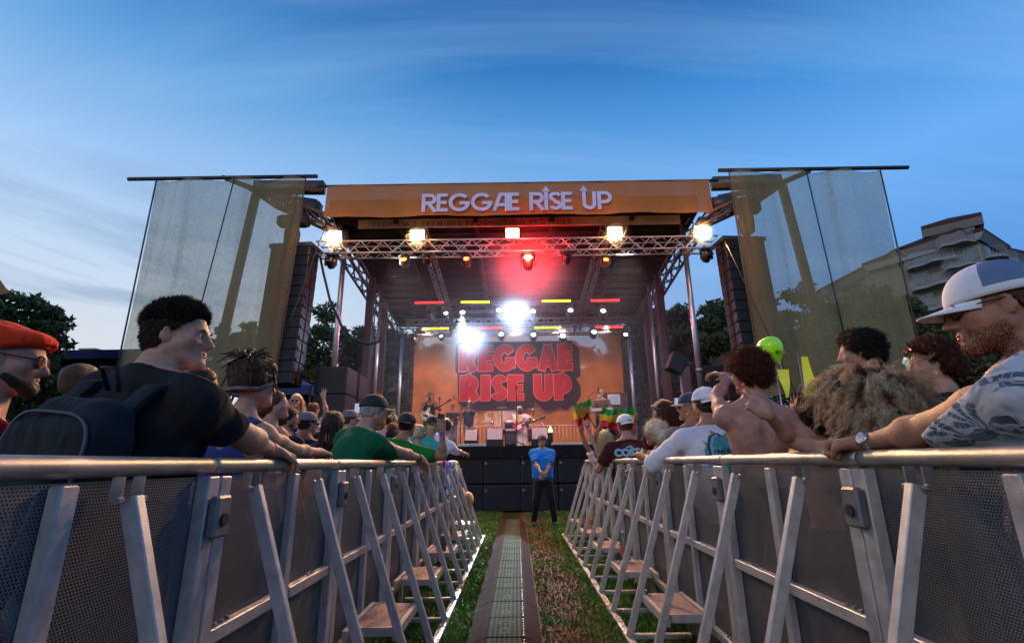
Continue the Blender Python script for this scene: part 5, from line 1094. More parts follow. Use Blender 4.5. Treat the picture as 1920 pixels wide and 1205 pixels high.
# ------------------------------------------------------------------ trees
BARK = mat('bark', (.05, .038, .03), .9, 0, .4, 12, .6, 30)
def leafm(n, c): return mat('leaf_' + n, c, .6, 0, .55, 2.5, spec=.25)
LG = leafm('green', (.06, .105, .035)); LD = leafm('dark', (.07, .09, .036)); LO = leafm('olive', (.12, .11, .04))
def tree(px, py_top, Y, spread, label, seed, leaf=LG, n=9000, lsz=.14, trunk_r=.22, airy=.5, base_frac=.28, group=None):
    top = pY(px, py_top, Y); H_ = top.z; x0 = top.x; rg = np.random.default_rng(seed); root = empty('tree', (x0, Y, 0), label, 'tree', group); tr = MB(); tips = []
    hb = H_ * base_frac; tr.tube([(x0, Y, -.05), (x0 + .1, Y, hb * .5), (x0 + .05, Y, hb)], [trunk_r * 1.3, trunk_r, trunk_r * .85], 9)
    nb = 9
    for i in range(nb):
        a = 6.28 * i / nb + rg.uniform(-.3, .3); el_ = rg.uniform(.15, 1.0); ln = (H_ - hb) * (.55 + .4 * el_); rd = spread * (1.05 - .75 * el_); s0 = Vector((x0 + .05, Y, hb * rg.uniform(.75, 1.0)))
        e = Vector((x0 + math.cos(a) * rd, Y + math.sin(a) * rd, hb + ln)); m1 = s0.lerp(e, .4) + Vector((rg.normal() * .2, rg.normal() * .2, (H_ - hb) * .12)); m2 = s0.lerp(e, .72) + Vector((rg.normal() * .25, rg.normal() * .25, (H_ - hb) * .06))
        r0 = trunk_r * .5; tr.tube([s0, m1, m2, e], [r0, r0 * .6, r0 * .35, r0 * .12], 6)
        tips += [(e, .9), (m2, .8), (m1.lerp(m2, .5), .55)]
        for k in range(5):
            b0 = m1.lerp(m2, rg.uniform(0, 1)) if k < 3 else m2.lerp(e, rg.uniform(0, .8)); d = Vector((rg.normal(), rg.normal(), rg.normal() * .5 + .35)).normalized() * spread * rg.uniform(.22, .5); e2 = b0 + d; tr.tube([b0, b0.lerp(e2, .5) + Vector((0, 0, .08)), e2], [r0 * .3, r0 * .18, r0 * .06], 4); tips += [(e2, .8)]
            for q in range(2): e3 = e2 + Vector((rg.normal(), rg.normal(), rg.normal() * .6 + .3)).normalized() * spread * .2; tr.tube([e2.lerp(b0, .3), e3], [r0 * .1, r0 * .04], 3); tips.append((e3, .55))
    tr.build('trunk', BARK, root, True)
    cs = []; szs = []
    for (t, wq) in tips: cs.append(A(t)); szs.append(wq)
    cs = np.array(cs); szs = np.array(szs) * spread * .26 * (1.15 - airy * .5); i = rg.choice(len(cs), n, p=szs ** 2 / (szs ** 2).sum()); off = rg.normal(size=(n, 3)); off *= (rg.uniform(0, 1, n) ** .45 / np.linalg.norm(off, axis=1))[:, None]; off[:, 2] *= .62
    c = cs[i] + off * szs[i][:, None]; c[:, 2] = np.minimum(c[:, 2], H_ + rg.uniform(-.2, .25, n)); c[:, 2] = np.maximum(c[:, 2], hb * .7)
    if base_frac < .25:
        nf = int(n * .35); an = rg.uniform(0, 6.28, nf); rr = spread * (.35 + .6 * rg.uniform(0, 1, nf) ** .5); zz = rg.uniform(.05, .62, nf) * H_; rr *= .75 + .35 * np.sin(an * 5 + zz * 1.3)
        c = np.concatenate([c, np.stack([x0 + np.cos(an) * rr, Y + np.sin(an) * rr, zz], 1)]); n += nf
    a1 = rg.normal(size=(n, 3)); a1 /= np.linalg.norm(a1, axis=1)[:, None]; a2 = np.cross(a1, rg.normal(size=(n, 3))); a2 /= np.linalg.norm(a2, axis=1)[:, None]; sz = lsz * rg.uniform(.5, 1.4, n)[:, None]
    V = np.stack([c - a1 * sz, c + a2 * sz * .42, c + a1 * sz, c - a2 * sz * .42], 1).reshape(-1, 3); F = np.arange(4 * n).reshape(-1, 4); np_mesh('crown', V, F, leaf, root, False)
    return root
tree(-30, 545, 13, 2.3, 'dark leafy tree at the left edge behind the red beret', 1, LG, 26000, .11, .3, .2, .2)
tree(50, 668, 17, 1.5, 'lower dark tree beside the distant blue-grey tower', 2, LD, 9000, .11, .25, .2, .12)
tree(438, 592, 27, 2.3, 'airy tree seen through the left scrim', 3, LO, 9000, .15, .2, .7, .35); tree(500, 598, 28, 2.4, 'thin-leaved tree half hidden by the left speaker column', 14, LO, 8000, .15, .2, .7, .35)
tree(612, 574, 24, 3.0, 'open branching tree left of the stage behind the speaker stack', 4, LD, 12000, .12, .26, .75, .30)
tree(715, 612, 26, 3.0, 'dark tree behind the left stage posts', 5, LD, 15000, .14, .25, .3, .15); tree(768, 606, 25, 2.4, 'dense dark tree beside the left edge of the backdrop', 6, LD, 14000, .14, .25, .2, .12)
tree(1150, 612, 27, 3.2, 'tree showing through the right part of the backdrop', 7, LD, 14000, .15, .25, .3, .15); tree(850, 640, 29, 3.2, 'low tree showing through the left part of the backdrop', 8, LD, 9000, .16, .22, .4, .2); tree(1010, 655, 31, 3.0, 'small tree showing through the middle of the backdrop', 9, LD, 6000, .16, .2, .5, .2)
tree(1222, 590, 25, 2.6, 'dark tree right of the stage behind the posts', 10, LD, 15000, .14, .25, .25, .12)
tree(1290, 552, 24, 3.0, 'tall dark tree between the right post and the right speakers', 11, LD, 20000, .13, .28, .35, .15); tree(1370, 575, 25, 3.0, 'broad dark tree behind the right speaker column', 12, LD, 20000, .14, .28, .15, .1)
tree(1470, 528, 26, 3.4, 'dark tree seen through the right scrim near the speakers', 13, LD, 20000, .15, .28, .3, .12); tree(1585, 522, 26, 3.6, 'bushy tree seen through the right scrim in front of the apartment block', 15, LD, 22000, .15, .28, .2, .1)
tree(1690, 590, 26, 3.4, 'dark tree at the outer edge of the right scrim', 16, LD, 20000, .15, .28, .2, .1); tree(1745, 560, 30, 2.6, 'slender dark tree in front of the apartment balconies', 17, LD, 12000, .15, .25, .2, .1)
# distant low mass of trees along the horizon
n = 60000; rg = np.random.default_rng(5); x = rg.uniform(-75, 75, n); base = 5.0 + np.sin(x * .21) * .9 + np.sin(x * .6) * .6 + np.sin(x * 1.7) * .3; z = rg.uniform(0, 1, n) ** .7 * base; y = 44 + rg.uniform(-2, 2, n); c = np.stack([x, y, z], 1)
a1 = rg.normal(size=(n, 3)); a1 /= np.linalg.norm(a1, axis=1)[:, None]; a2 = np.cross(a1, rg.normal(size=(n, 3))); a2 /= np.linalg.norm(a2, axis=1)[:, None]; sz = .4 * rg.uniform(.5, 1.4, n)[:, None]
V = np.stack([c - a1 * sz, c + a2 * sz * .5, c + a1 * sz, c - a2 * sz * .5], 1).reshape(-1, 3); o = np_mesh('far_trees', V, np.arange(4 * n).reshape(-1, 4), LD, None, False); tag(o, 'far dark line of trees along the horizon behind the stage', 'trees', kind='stuff')
# ------------------------------------------------------------------ buildings
WALL = mat('cream_wall', (.27, .235, .18), .85, 0, .1, .3); TRIM = mat('white_trim', (.30, .29, .29), .7); TILE = mat('red_tile', (.06, .018, .018), .8, 0, .5, 2.5, .6, 6); GLS = mat('blue_glass', (.03, .07, .10), .08, 0, .2, 2, spec=1.0); RAIL_ = mat('white_railing', (.38, .38, .41), .6); LITW = emit('lit_window', (1, .72, .35), .8)
def condo():
    # facade runs away from a near left corner to a tall far wing; scaled a city-block away
    Y = 62
    a = pY(1550, 520, Y); # low left end of the roof
    r_ = empty('apartment_building', (pY(1780, 866, Y).x, Y, 0), 'cream apartment block with curved balconies and red tiled roof behind the right scrim', 'building')
    # plan points (x,y) with roof heights from the picture
    H_ = 29.0
    def pZ(px, py, Z): r = ray(px, py); return CAMLOC + r * ((Z - 1.2) / r.z)
    P = [(1548, 546), (1690, 474), (1750, 452), (1792, 441), (1830, 434), (1874, 462), (1925, 492)]
    pts = [pZ(px, py, H_) for (px, py) in P]; print('condo', [tuple(round(v, 1) for v in p) for p in pts])
    # blocks: wing A (pts0-1), bay B (pts2..5), wing C
    wl = MB(); rf = MB(); tm = MB()
    def block(p, q, H2, dep=12, roof=True):
        p = Vector((p.x, p.y, 0)); q = Vector((q.x, q.y, 0)); d = (q - p).normalized(); n_ = Vector((-d.y, d.x, 0)); 
        if n_.y < 0: n_ = -n_
        V = [p, q, q + n_ * dep, p + n_ * dep]; wl.add([v for v in V] + [v + Vector((0, 0, H2)) for v in V], [(0, 1, 5, 4), (1, 2, 6, 5), (2, 3, 7, 6), (3, 0, 4, 7), (4, 5, 6, 7)])
        if roof:
            o_ = .9; e = [p - d * o_ - n_ * o_, q + d * o_ - n_ * o_, q + d * o_ + n_ * (dep + o_), p - d * o_ + n_ * (dep + o_)]; i_ = 2.2; t = [p + d * i_ + n_ * i_, q - d * i_ + n_ * i_, q - d * i_ + n_ * (dep - i_), p + d * i_ + n_ * (dep - i_)]
            Z0 = Vector((0, 0, H2 + .02)); Z1 = Vector((0, 0, H2 + .5)); Z2 = Vector((0, 0, H2 + 1.9)); rf.add([v + Z0 for v in e] + [v + Z1 for v in e] + [v + Z2 for v in t], [(0, 1, 5, 4), (1, 2, 6, 5), (2, 3, 7, 6), (3, 0, 4, 7), (4, 5, 9, 8), (5, 6, 10, 9), (6, 7, 11, 10), (7, 4, 8, 11), (8, 9, 10, 11), (3, 2, 1, 0)])
            tm.add([v + Vector((0, 0, H2 - .9)) + (n_ * .6 if i < 2 else -n_ * .6) for i, v in enumerate(e)] + [v + Vector((0, 0, H2)) for v in e], [(0, 1, 5, 4), (1, 2, 6, 5), (2, 3, 7, 6), (3, 0, 4, 7)])
        return p, q, d, n_
    A_ = block(pts[0], pts[1], H_, 12); B_ = block(pts[1], pts[3], H_, 12); E_ = block(pts[2].lerp(pts[3], .0), pts[4], H_ + 1.6, 10); D_ = block(pts[5], pts[6] + Vector((16, 4, 0)), H_ - 1, 12); C_ = block(pts[4], pts[5], H_ - .5, 12)
    wl.build('wall', WALL, r_); rf.build('roof', TILE, r_); tm.build('cornice', TRIM, r_)
    fl = 3.1
    for (p, q, d, n_), Hb, kind in ((A_, H_, 0), (B_, H_, 1), (E_, H_ + 1.6, 1), (C_, H_ - .5, 1), (D_, H_ - 1, 1)):
        Ln = (q - p).length; nf = int(Hb / fl)
        for f in range(nf):
            z = Hb - (f + 1) * fl + .3; nw = max(2, int(Ln / 3.4))
            for i in range(nw):
                c = p + d * (Ln * (i + .5) / nw) + Vector((0, 0, z + 1.3)); M = Matrix((d, n_, Vector((0, 0, 1)))).transposed()
                wo_ = MB().box(c - n_ * .03, (1.9, .14, 2.2), M).build('window', TRIM, r_); MB().box(c - n_ * .08, (1.6, .10, 1.9), M).build('pane', LITW if (f * 7 + i * 3 + kind) % 29 == 5 else GLS, wo_)
                MB().box(c - n_ * .10, (.08, .12, 1.9), M).build('mullion', TRIM, wo_)
            if kind:
                sl_ = MB(); rl2 = MB(); nseg = 14
                for w0, w1 in ((.05, .95),):
                    crv = []
                    for k in range(nseg + 1):
                        t = w0 + (w1 - w0) * k / nseg; crv.append(p + d * Ln * t - n_ * (.5 + 1.1 * math.sin(math.pi * k / nseg) ** .5 + .5 * math.sin(2 * math.pi * k / nseg + .6) ** 2) + Vector((0, 0, z)))
                    poly = crv + [p + d * Ln * w1 + Vector((0, 0, z)), p + d * Ln * w0 + Vector((0, 0, z))]; m = len(poly)
                    sl_.add([v - Vector((0, 0, .35)) for v in poly] + poly, [tuple(range(m - 1, -1, -1)), tuple(range(m, 2 * m))] + [(i, (i + 1) % m, m + (i + 1) % m, m + i) for i in range(m)])
                    for zz in (.12, 1.05): rl2.tube([v + Vector((0, 0, zz)) for v in crv], .045, 4)
                    for k in range(nseg * 3): a_ = crv[k // 3].lerp(crv[k // 3 + 1], (k % 3) / 3); rl2.tube([a_, a_ + Vector((0, 0, 1.05))], .02, 3, False)
                so_ = sl_.build('balcony', TRIM, r_); rl2.build('railing', RAIL_, so_)
condo()
def tower_left():
    Y = 95; a = pY(124, 700, Y); b_ = pY(192, 700, Y); zt = pY(160, 672, Y).z; r_ = empty('tower_block', ((a.x + b_.x) / 2, Y, 0), 'distant blue-grey apartment tower with a small pale roof pavilion', 'building'); bw = mat('blue_grey_wall', (.16, .26, .36), .7)
    W_ = b_.x - a.x; cx_ = (a.x + b_.x) / 2; MB().box((cx_ + .6, Y, zt / 2), (W_ * .8, 10, zt)).build('wall', bw, r_); MB().box((a.x + 1, Y + 1, zt * .47), (W_ * .35, 9, zt * .94)).build('side_wing', bw, r_); MB().box((cx_, Y - 5.2, zt - .2), (W_ * .86, .8, .5)).build('cornice', TRIM, r_)
    MB().box((cx_ + 1.6, Y, zt + .6), (2.6, 4, 1.4)).build('pavilion', WALL, r_); MB().box((cx_ + 1.6, Y, zt + 1.4), (3.4, 5, .25)).build('pavilion_roof', mat('tan_roof', (.4, .3, .2), .7), r_)
    for f in range(5):
        for i in range(5):
            o = MB().box((a.x + 1.2 + i * W_ / 5.4, Y - 5.05, zt - 1.5 - f * 2.2), (W_ / 8, .14, 1.5)).build('window', TRIM, r_); MB().box((a.x + 1.2 + i * W_ / 5.4, Y - 5.14, zt - 1.5 - f * 2.2), (W_ / 10, .08, 1.3)).build('pane', GLS, o)
tower_left()
# street lamp seen at the right
lp = pY(1698, 672, 16); r_ = empty('street_lamp', (lp.x, 16, 0), 'small glowing lamp post beyond the right scrim', 'lamp post'); MB().tube([(lp.x, 16, 0), (lp.x, 16, lp.z - .2)], .05, 8).build('post', WHITEP, r_, True); MB().lathe((lp.x, 16, lp.z - .2), [(.05, 0), (.13, .06), (.03, .26)], 10).build('lantern', emit('lantern', (.75, 1, .8), 1.6), r_, True)
# yellow feather flags
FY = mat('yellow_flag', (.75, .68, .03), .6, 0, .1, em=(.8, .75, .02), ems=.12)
for (px, t, b_, lab) in [(1468, 692, 745, 'short yellow feather flag behind the shirtless young man'), (1509, 668, 760, 'tall yellow feather flag right of the shirtless young man')]:
    p = pY(px, t, 12.0); q = pY(px, b_, 12.0); r_ = empty('feather_flag', (p.x, 12.0, 0), lab, 'flag', 'yellow feather flags at the right'); V = []; F = []
    for k in range(9):
        u = k / 8; z_ = p.z + (q.z - p.z) * u; wv = (.16 - .12 * u) if px < 1480 else (.09 + .15 * u * u); V += [(p.x - wv, 12 + .03 * math.sin(u * 6), z_), (p.x + wv, 12 + .03 * math.cos(u * 6), z_)]
    for k in range(8): F.append((2 * k, 2 * k + 1, 2 * k + 3, 2 * k + 2))
    m_ = MB(); m_.add(V, F); o = m_.build('flag_cloth', FY, r_, True); MB().tube([(p.x - .17, 12, 0), (p.x - .17, 12, p.z + .1)], .02, 6).build('pole', GALV, r_, True)
# ------------------------------------------------------------------ crowd barriers
def perf_mat():
    m = bpy.data.materials.new('perforated_sheet'); m.use_nodes = True; nt = m.node_tree; N = nt.nodes; L = nt.links; b = N['Principled BSDF']
    b.inputs['Base Color'].default_value = (.27, .27, .29, 1); b.inputs['Metallic'].default_value = .55; b.inputs['Roughness'].default_value = .5
    tc = N.new('ShaderNodeTexCoord'); sp = N.new('ShaderNodeSeparateXYZ'); L.new(tc.outputs['Object'], sp.inputs[0])
    P_ = .0092
    def M_(op, a, b_=None):
        n = N.new('ShaderNodeMath'); n.operation = op
        for i, v in enumerate((a, b_)):
            if v is None: continue
            if isinstance(v, (int, float)): n.inputs[i].default_value = v
            else: L.new(v, n.inputs[i])
        return n.outputs[0]
    # staggered rows of round holes
    row = M_('DIVIDE', sp.outputs[2], P_ * .866); ri = M_('FLOOR', row); par = M_('MODULO', ri, 2.0); u = M_('ADD', M_('DIVIDE', sp.outputs[1], P_), M_('MULTIPLY', par, .5))
    fu = M_('SUBTRACT', M_('FRACT', u), .5); fv = M_('MULTIPLY', M_('SUBTRACT', M_('FRACT', row), .5), .866); d = M_('SQRT', M_('ADD', M_('MULTIPLY', fu, fu), M_('MULTIPLY', fv, fv)))
    solid = M_('GREATER_THAN', d, .285)
    tr = N.new('ShaderNodeBsdfTransparent'); mx = N.new('ShaderNodeMixShader'); L.new(solid, mx.inputs[0]); L.new(tr.outputs[0], mx.inputs[1]); L.new(b.outputs[0], mx.inputs[2]); L.new(mx.outputs[0], N['Material Output'].inputs[0])
    nz = N.new('ShaderNodeTexNoise'); nz.inputs['Scale'].default_value = 3; nz.inputs['Detail'].default_value = 6; L.new(tc.outputs['Object'], nz.inputs['Vector']); cr = N.new('ShaderNodeValToRGB'); cr.color_ramp.elements[0].color = (.10, .10, .11, 1); cr.color_ramp.elements[1].color = (.24, .235, .24, 1); L.new(nz.outputs['Fac'], cr.inputs[0]); L.new(cr.outputs[0], b.inputs['Base Color'])
    return m
PERF = perf_mat()
BAR = mat('brushed_aluminium', (.47, .45, .455), .45, .45, .25, 14, .12, 160); TUBE = mat('worn_rail', (.40, .37, .34), .42, .65, .25, 5, .05, 60); TREAD = mat('tread_plate', (.33, .24, .21), .55, .4, .3, 30, 1.0, 130); LATCH = mat('latch_box', (.20, .20, .22), .5, .7, .2)
def barrier(sg, xr, xf, y0, off, label, dark=False):
    """xr rail x, xf foot-line x; section of 1.2 m from y0"""
    r_ = empty('crowd_barrier', (xr, y0, 0), label, 'crowd barrier', 'crowd barriers on the %s of the aisle' % ('left' if sg < 0 else 'right')); y1 = y0 + 1.2; a = -sg  # a: towards the aisle
    MB().tube([(xr, y0 + .002, 1.2), (xr, y0 + .03, 1.2), (xr, y1 - .03, 1.2), (xr, y1 - .002, 1.2)], [.0245, .0265, .0265, .0245], 20).build('top_rail', TUBE, r_, True)
    m = MB(); m.add([(xr, y0 + .02, .03), (xr, y1 - .02, .03), (xr, y1 - .02, 1.165), (xr, y0 + .02, 1.165)], [(0, 1, 2, 3)]); m.build('perforated_panel', PERF, r_)
    for yy in (y0 + .035, y1 - .035): MB().box((xr + a * .024, yy, .60), (.045, .062, 1.13), None, .004).build('upright', BAR, r_)
    MB().box((xr + a * .018, y0 + .63, .60), (.034, .05, 1.12), None, .004).build('upright', BAR, r_)
    for zz in (.20, .66):
        c = MB(); c.box((xr + a * .020, y0 + .335, zz), (.038, .53, .045), None, .003); c.box((xr + a * .020, y0 + .895, zz), (.038, .47, .045), None, .003); c.build('cross_rail', BAR, r_)
        bl_ = MB()
        for yy in (y0 + .12, y0 + .16, y0 + .2, y0 + .9, y0 + .94): bl_.lathe((xr + a * .02, yy, zz + .028), [(.008, -.006), (.008, .004), (.003, .008)], 6)
        bl_.build('bolt', STEEL, r_)
    xt = xr + a * .075
    for yy in (y0 + off, y0 + off + .595):
        b = MB(); tp = Vector((xt, yy, 1.125)); ft = Vector((xf, yy, .03)); d = (ft - tp).normalized(); x_ = Vector((0, 1, 0)); z_ = d; y_ = z_.cross(x_); b.box((tp + ft) / 2, (.031, .045, (ft - tp).length), Matrix((x_, y_, z_)).transposed(), .003); br = b.build('brace', BAR, r_)
        for s2 in (-1, 1):
            lg = MB(); lg.box((xt - a * .014, yy + s2 * .034, 1.146), (.030, .006, .060)); lg.tube([(xt - a * .0, yy + s2 * .03, 1.12), (xt - a * .0, yy + s2 * .048, 1.12)], .009, 6); lg.build('lug', STEEL, br)
        MB().box(((xf + xr) / 2, yy, .032), (abs(xf - xr) - .05, .04, .03)).build('foot_bar', BAR, r_)
    MB().box((xf, y0 + .6, .018), (.05, 1.18, .030), None, .003).build('base_rail', BAR, r_)
    # step between the braces
    t = .27; zs = .30; xo = xt + (xf - xt) * (1.125 - zs) / 1.095; sx0 = min(xr + a * .10, xo - a * .04); sx1 = max(xr + a * .10, xo - a * .04); sy0 = y0 + off + .07; sy1 = y0 + off + .53
    so_ = MB().box(((sx0 + sx1) / 2, (sy0 + sy1) / 2, zs), (sx1 - sx0, sy1 - sy0, .012)).build('step', TREAD, r_)
    f = MB(); f.box((xo - a * .02, (sy0 + sy1) / 2, zs - .02), (.03, .60, .05)); f.box((xr + a * .07, (sy0 + sy1) / 2, zs - .02), (.03, .60, .05)); f.box(((sx0 + sx1) / 2, sy0 - .012, zs - .015), (sx1 - sx0 - .01, .02, .045)); f.box(((sx0 + sx1) / 2, sy1 + .012, zs - .015), (sx1 - sx0 - .01, .02, .045)); f.build('step_frame', BAR, so_)
    lt = MB(); lt.box((xr + a * .066, y1 - .02, 1.04), (.034, .085, .13), None, .008); lo = lt.build('latch_box', LATCH, r_); b2 = MB(); b2.lathe((xr + a * .086, y1 - .02, 1.03), [(.02, -.004), (.02, .004)], 14, Matrix.Rotation(R(90), 3, 'Y')); b2.build('latch_hole', BLACK, lo)
def olab(k, side):
    return ['nearest perforated metal crowd barrier section on the %s, beside the camera' % side, 'second nearest perforated barrier section on the %s of the aisle' % side, 'third perforated barrier section from the camera on the %s' % side, 'fourth perforated barrier section from the camera on the %s' % side, 'fifth barrier section from the camera on the %s, slim braces' % side,
            'barrier section third from the stage end on the %s' % side, 'barrier section second from the stage end on the %s' % side, 'farthest barrier section on the %s, next to the stage pit' % side][k]
for k in range(7): barrier(-1, XL, -.575, .54 + 1.2 * k, .17, olab(k if k < 5 else k + 1, 'left'))
for k in range(7): barrier(1, XR_, .765, .62 + 1.2 * k - .0, .28, olab(k if k < 5 else k + 1, 'right'))
# ------------------------------------------------------------------ people
def col(n, c, **k): return cloth(n, c, **k)
OR_ = mat('orange_band', (.75, .18, .04), .5); WB = mat('white_band', (.7, .7, .72), .5); BB = mat('blue_band', (.05, .12, .5), .5)
def onrail(x, y, z=1.2): return (x, y, z + .062)
XLr, XRr = XL, XR_
# --- man with backpack ------------------------------------------------------
H = pz(336, 634, 1.80)
tb = col('black_tee', (.014, .014, .015))
hw_ = pz(492, 848, 2.02)
p = human('young man with short dark hair, black T-shirt and black backpack leaning on the left rail', H, yaw=12, lean=(.10, .13), hyaw=80, hpitch=1, shrug=.028, s=1.03, g=1.06, sk='fair', h=.0062, shirt=tb, sleeve=.62, muscle=1.22, jaw=1.08, pants=DARKP,
          arms=({'wrist': (H.x - .62, H.y + .15, 1.0), 'pose': 'relax'}, {'wrist': (XLr - .01, 2.22, 1.252), 'elbow': pz(452, 838, 1.72), 'dir': (.28, .9, -.30), 'palm': (0, -.25, -1), 'pose': 'drape', 'thumb': -1}))
print('elbow', p['J'][1]); MAN = p
hc = hair_cap(p, HR['dbrown'], .005, .0045, nape=-.075, front=.002, extra=[ell(hP(p, 0, -.016, .082), (.066, .078, .052), p['M'], k=.03)]); face(p, HR['dbrown'])
P_, D_ = sample_surf(hc[1], hc[2], 14000, 2); top = (P_ - p['H']) @ p['M'][:, 2] > .045
strands('hair_strands', P_[top], D_[top] * .6 + p['M'][:, 2] * .8 + p['M'][:, 1] * .2, .020, .0015, HR['dbrown'], p['root'], 3, jit=.42, seed=3)
strands('hair_strands', P_[~top], D_[~top] * .7 - p['M'][:, 2] * .5, .006, .0011, HR['dbrown'], p['root'], 2, jit=.3, seed=4)
band(p, 1, .93, OR_, .014)
# backpack
W = p['W']; B = p['B']; Wp = lambda x, y, z: W(x + .065, y, z); bp = empty('backpack', tuple(Wp(-.02, -.26, .28)), 'large black backpack with front pocket worn by the man at the left rail', 'backpack'); BPM = cloth('pack_nylon', (.016, .019, .022), bump=.5)
bm = [rbox(Wp(-.03, -.22, .19), (.165, .085, .22), B, .06, k=.02), rbox(Wp(-.03, -.20, .34), (.135, .075, .13), B, .06, k=.03)]
o, V1, F1 = sdf_obj('pack_body', bm, .008, BPM, bp, disp=[(.004, 25)])
sdf_obj('front_pocket', [rbox(Wp(-.03, -.305, .12), (.145, .045, .15), B, .04, k=.02)], .008, BPM, bp, disp=[(.003, 25)])
b = MB(); ax_, az_ = .150, .155
for (cx0, cz0, ax0, az0, yy) in ((-.03, .12, .132, .138, -.347), (-.03, .22, .148, .185, -.298)):
    ring = [Wp(cx0 + ax0 * (abs(math.cos(a)) ** .5) * (1 if math.cos(a) > 0 else -1), yy + .012 * abs(math.cos(a)), cz0 + az0 * (abs(math.sin(a)) ** .5) * (1 if math.sin(a) > 0 else -1)) for a in [math.pi * (-.1 + 1.2 * k / 26) for k in range(27)]]
    b.tube(ring, .0055, 6)
b.build('zip_piping', mat('pack_piping', (.035, .042, .05), .5), bp, True)
for sg in (-1, 1):
    pts = [W(sg * .12 - .01, -.16, .44), W(sg * .125, -.12, .52), W(sg * .13, -.03, .555), W(sg * .135, .06, .52), W(sg * .14, .115, .42), W(sg * .15, .10, .28)]
    m_ = MB(); q = [Vector(v) for v in pts]; V = []; F = []; 
    for i_, v in enumerate(q):
        for e in (-.032, .032): V += [v + Vector(B[:, 0]) * e + Vector(B @ A([0, -.006, .012])), v + Vector(B[:, 0]) * e + Vector(B @ A([0, .006, -.006]))]
    for i_ in range(len(q) - 1):
        a = i_ * 4; F += [(a, a + 2, a + 6, a + 4), (a + 1, a + 5, a + 7, a + 3), (a, a + 4, a + 5, a + 1), (a + 2, a + 3, a + 7, a + 6)]
    m_.add(V, F); o = m_.build('shoulder_strap', BPM, bp, True); md = o.modifiers.new('b', 'BEVEL'); md.width = .004
m_ = MB(); m_.tube([Wp(-.05, -.16, .5), Wp(-.06, -.2, .56), Wp(.0, -.2, .56), Wp(-.01, -.16, .5)], .008, 6); m_.build('grab_loop', BPM, bp, True)
m_ = MB(); m_.box(Wp(-.03, -.353, .12), (.10, .006, .055), Matrix(B.tolist())); pt = m_.build('patch', mat('pack_patch', (.02, .02, .03), .5), bp)
m_ = MB(); m_.box(Wp(-.03, -.358, .104), (.07, .004, .009), Matrix(B.tolist())); m_.box(Wp(-.02, -.358, .135), (.045, .004, .016), Matrix(B.tolist())); m_.build('patch_print', mat('patch_print', (.22, .26, .40), .6), pt)
m_ = MB(); m_.tube([Wp(.115, -.33, .12), Wp(.125, -.335, .04), Wp(.13, -.33, -.04)], .008, 6); m_.tube([Wp(.115, -.33, .12), Wp(.145, -.33, .06), Wp(.15, -.32, -.02)], .006, 6); m_.build('strap_end', BPM, bp, True)
V2, F2 = text_mesh('0', .10, .002); 
V2 = []; F2 = []
ringn = 20
for k in range(ringn):
    a = 6.283 * k / ringn; V2 += [(.034 * math.cos(a), .030 * math.sin(a), 0), (.024 * math.cos(a), .018 * math.sin(a), 0)]
for k in range(ringn): a = 2 * k; b_ = 2 * ((k + 1) % ringn); F2.append((a, b_, b_ + 1, a + 1))
SV, SF = p['shirt'][1], p['shirt'][2]
decal('print', V2, F2, Wp(.01, -.14, .475), B[:, 0], B[:, 2], (SV, SF), mat('dull_red_print', (.10, .012, .02), .8), p['root'], .004)
# --- red beret man -----------------------------------------------------------
H = pz(18, 676, 1.70); RT = col('red_tee', (.62, .012, .014))
p = human('bearded man in red beret, sunglasses and red T-shirt at the left edge', H, yaw=40, lean=(.05, .02), hyaw=62, hpitch=-4, s=.99, g=1.12, h=.009, sk='fair', shirt=RT, pants=DARKP)
RB_ = col('red_beret', (.72, .045, .012)); M = p['M']
o, Vb, Fb = sdf_obj('beret', [ell(hP(p, 0, -.02, .058), (.106, .126, .070), M @ np.array(Matrix.Rotation(R(-14), 3, 'X')), k=.02), ell(hP(p, 0, -.06, .02), (.086, .075, .075), M, k=.03), ell(hP(p, 0, .05, .075), (.075, .06, .035), M, k=.02)], .009, RB_, p['root'], clips=[(hP(p, 0, 0, .028), -(M @ A([0, -.35, 1])))], disp=[(.004, 40)])
b = MB(); b.tube([hP(p, .088 * math.sin(a), -.014 + .104 * math.cos(a), .028 + .034 * math.cos(a)) for a in [6.283 * k / 24 for k in range(25)]], .007, 6); b.build('beret_band', RB_, p['root'], True)
sdf_obj('beard', [cone(hP(p, -.05, .02, -.055), hP(p, -.012, .07, -.092), .022, .024, k=.02), cone(hP(p, .05, .02, -.055), hP(p, .012, .07, -.092), .022, .024, k=.02), ell(hP(p, 0, .077, -.088), (.03, .02, .024), M, k=.02)], .006, HR['dbrown'], p['root'], disp=[(.002, 150)])
hair_cap(p, HR['grey'], .006, .002, nape=-.06, front=-.01); face(p, HR['dbrown']); glasses(p, frame=mat('tortoise', (.10, .04, .01), .2), lens=mat('amber_lens', (.12, .04, .01), .1))
# --- woman with dreads and tattoo -----------------------------------------------
H = pz(478, 722, 2.55)
TK = col('blue_top', (.03, .06, .22))
p = human('woman with piled-up brown dreadlocks, patterned headband and tattooed back at the left rail', H, yaw=18, lean=(.10, .02), hyaw=38, hpitch=2, s=.97, fem=True, h=.009, sk='fair', shirt=TK, tank=True, arms=(None, {'wrist': (XLr - .10, 3.0, 1.262), 'hint': (.2, -.5, -1), 'palm': (0, 0, -1), 'dir': (.1, 1, -.1)}))
hair_cap(p, HR['dbrown'], .020, .004, nape=-.03, front=.015, extra=[])
M = p['M']; pile = sdf_obj('hair_bun', [ell(hP(p, 0, -.03, .075), (.088, .098, .062), M, k=.03), ell(hP(p, -.045, -.03, .12), (.038, .045, .035), M, k=.02), ell(hP(p, .055, .015, .085), (.045, .07, .05), M, k=.03)], .009, HR['dbrown'], p['root'], disp=[(.006, 70), (.003, 150)])
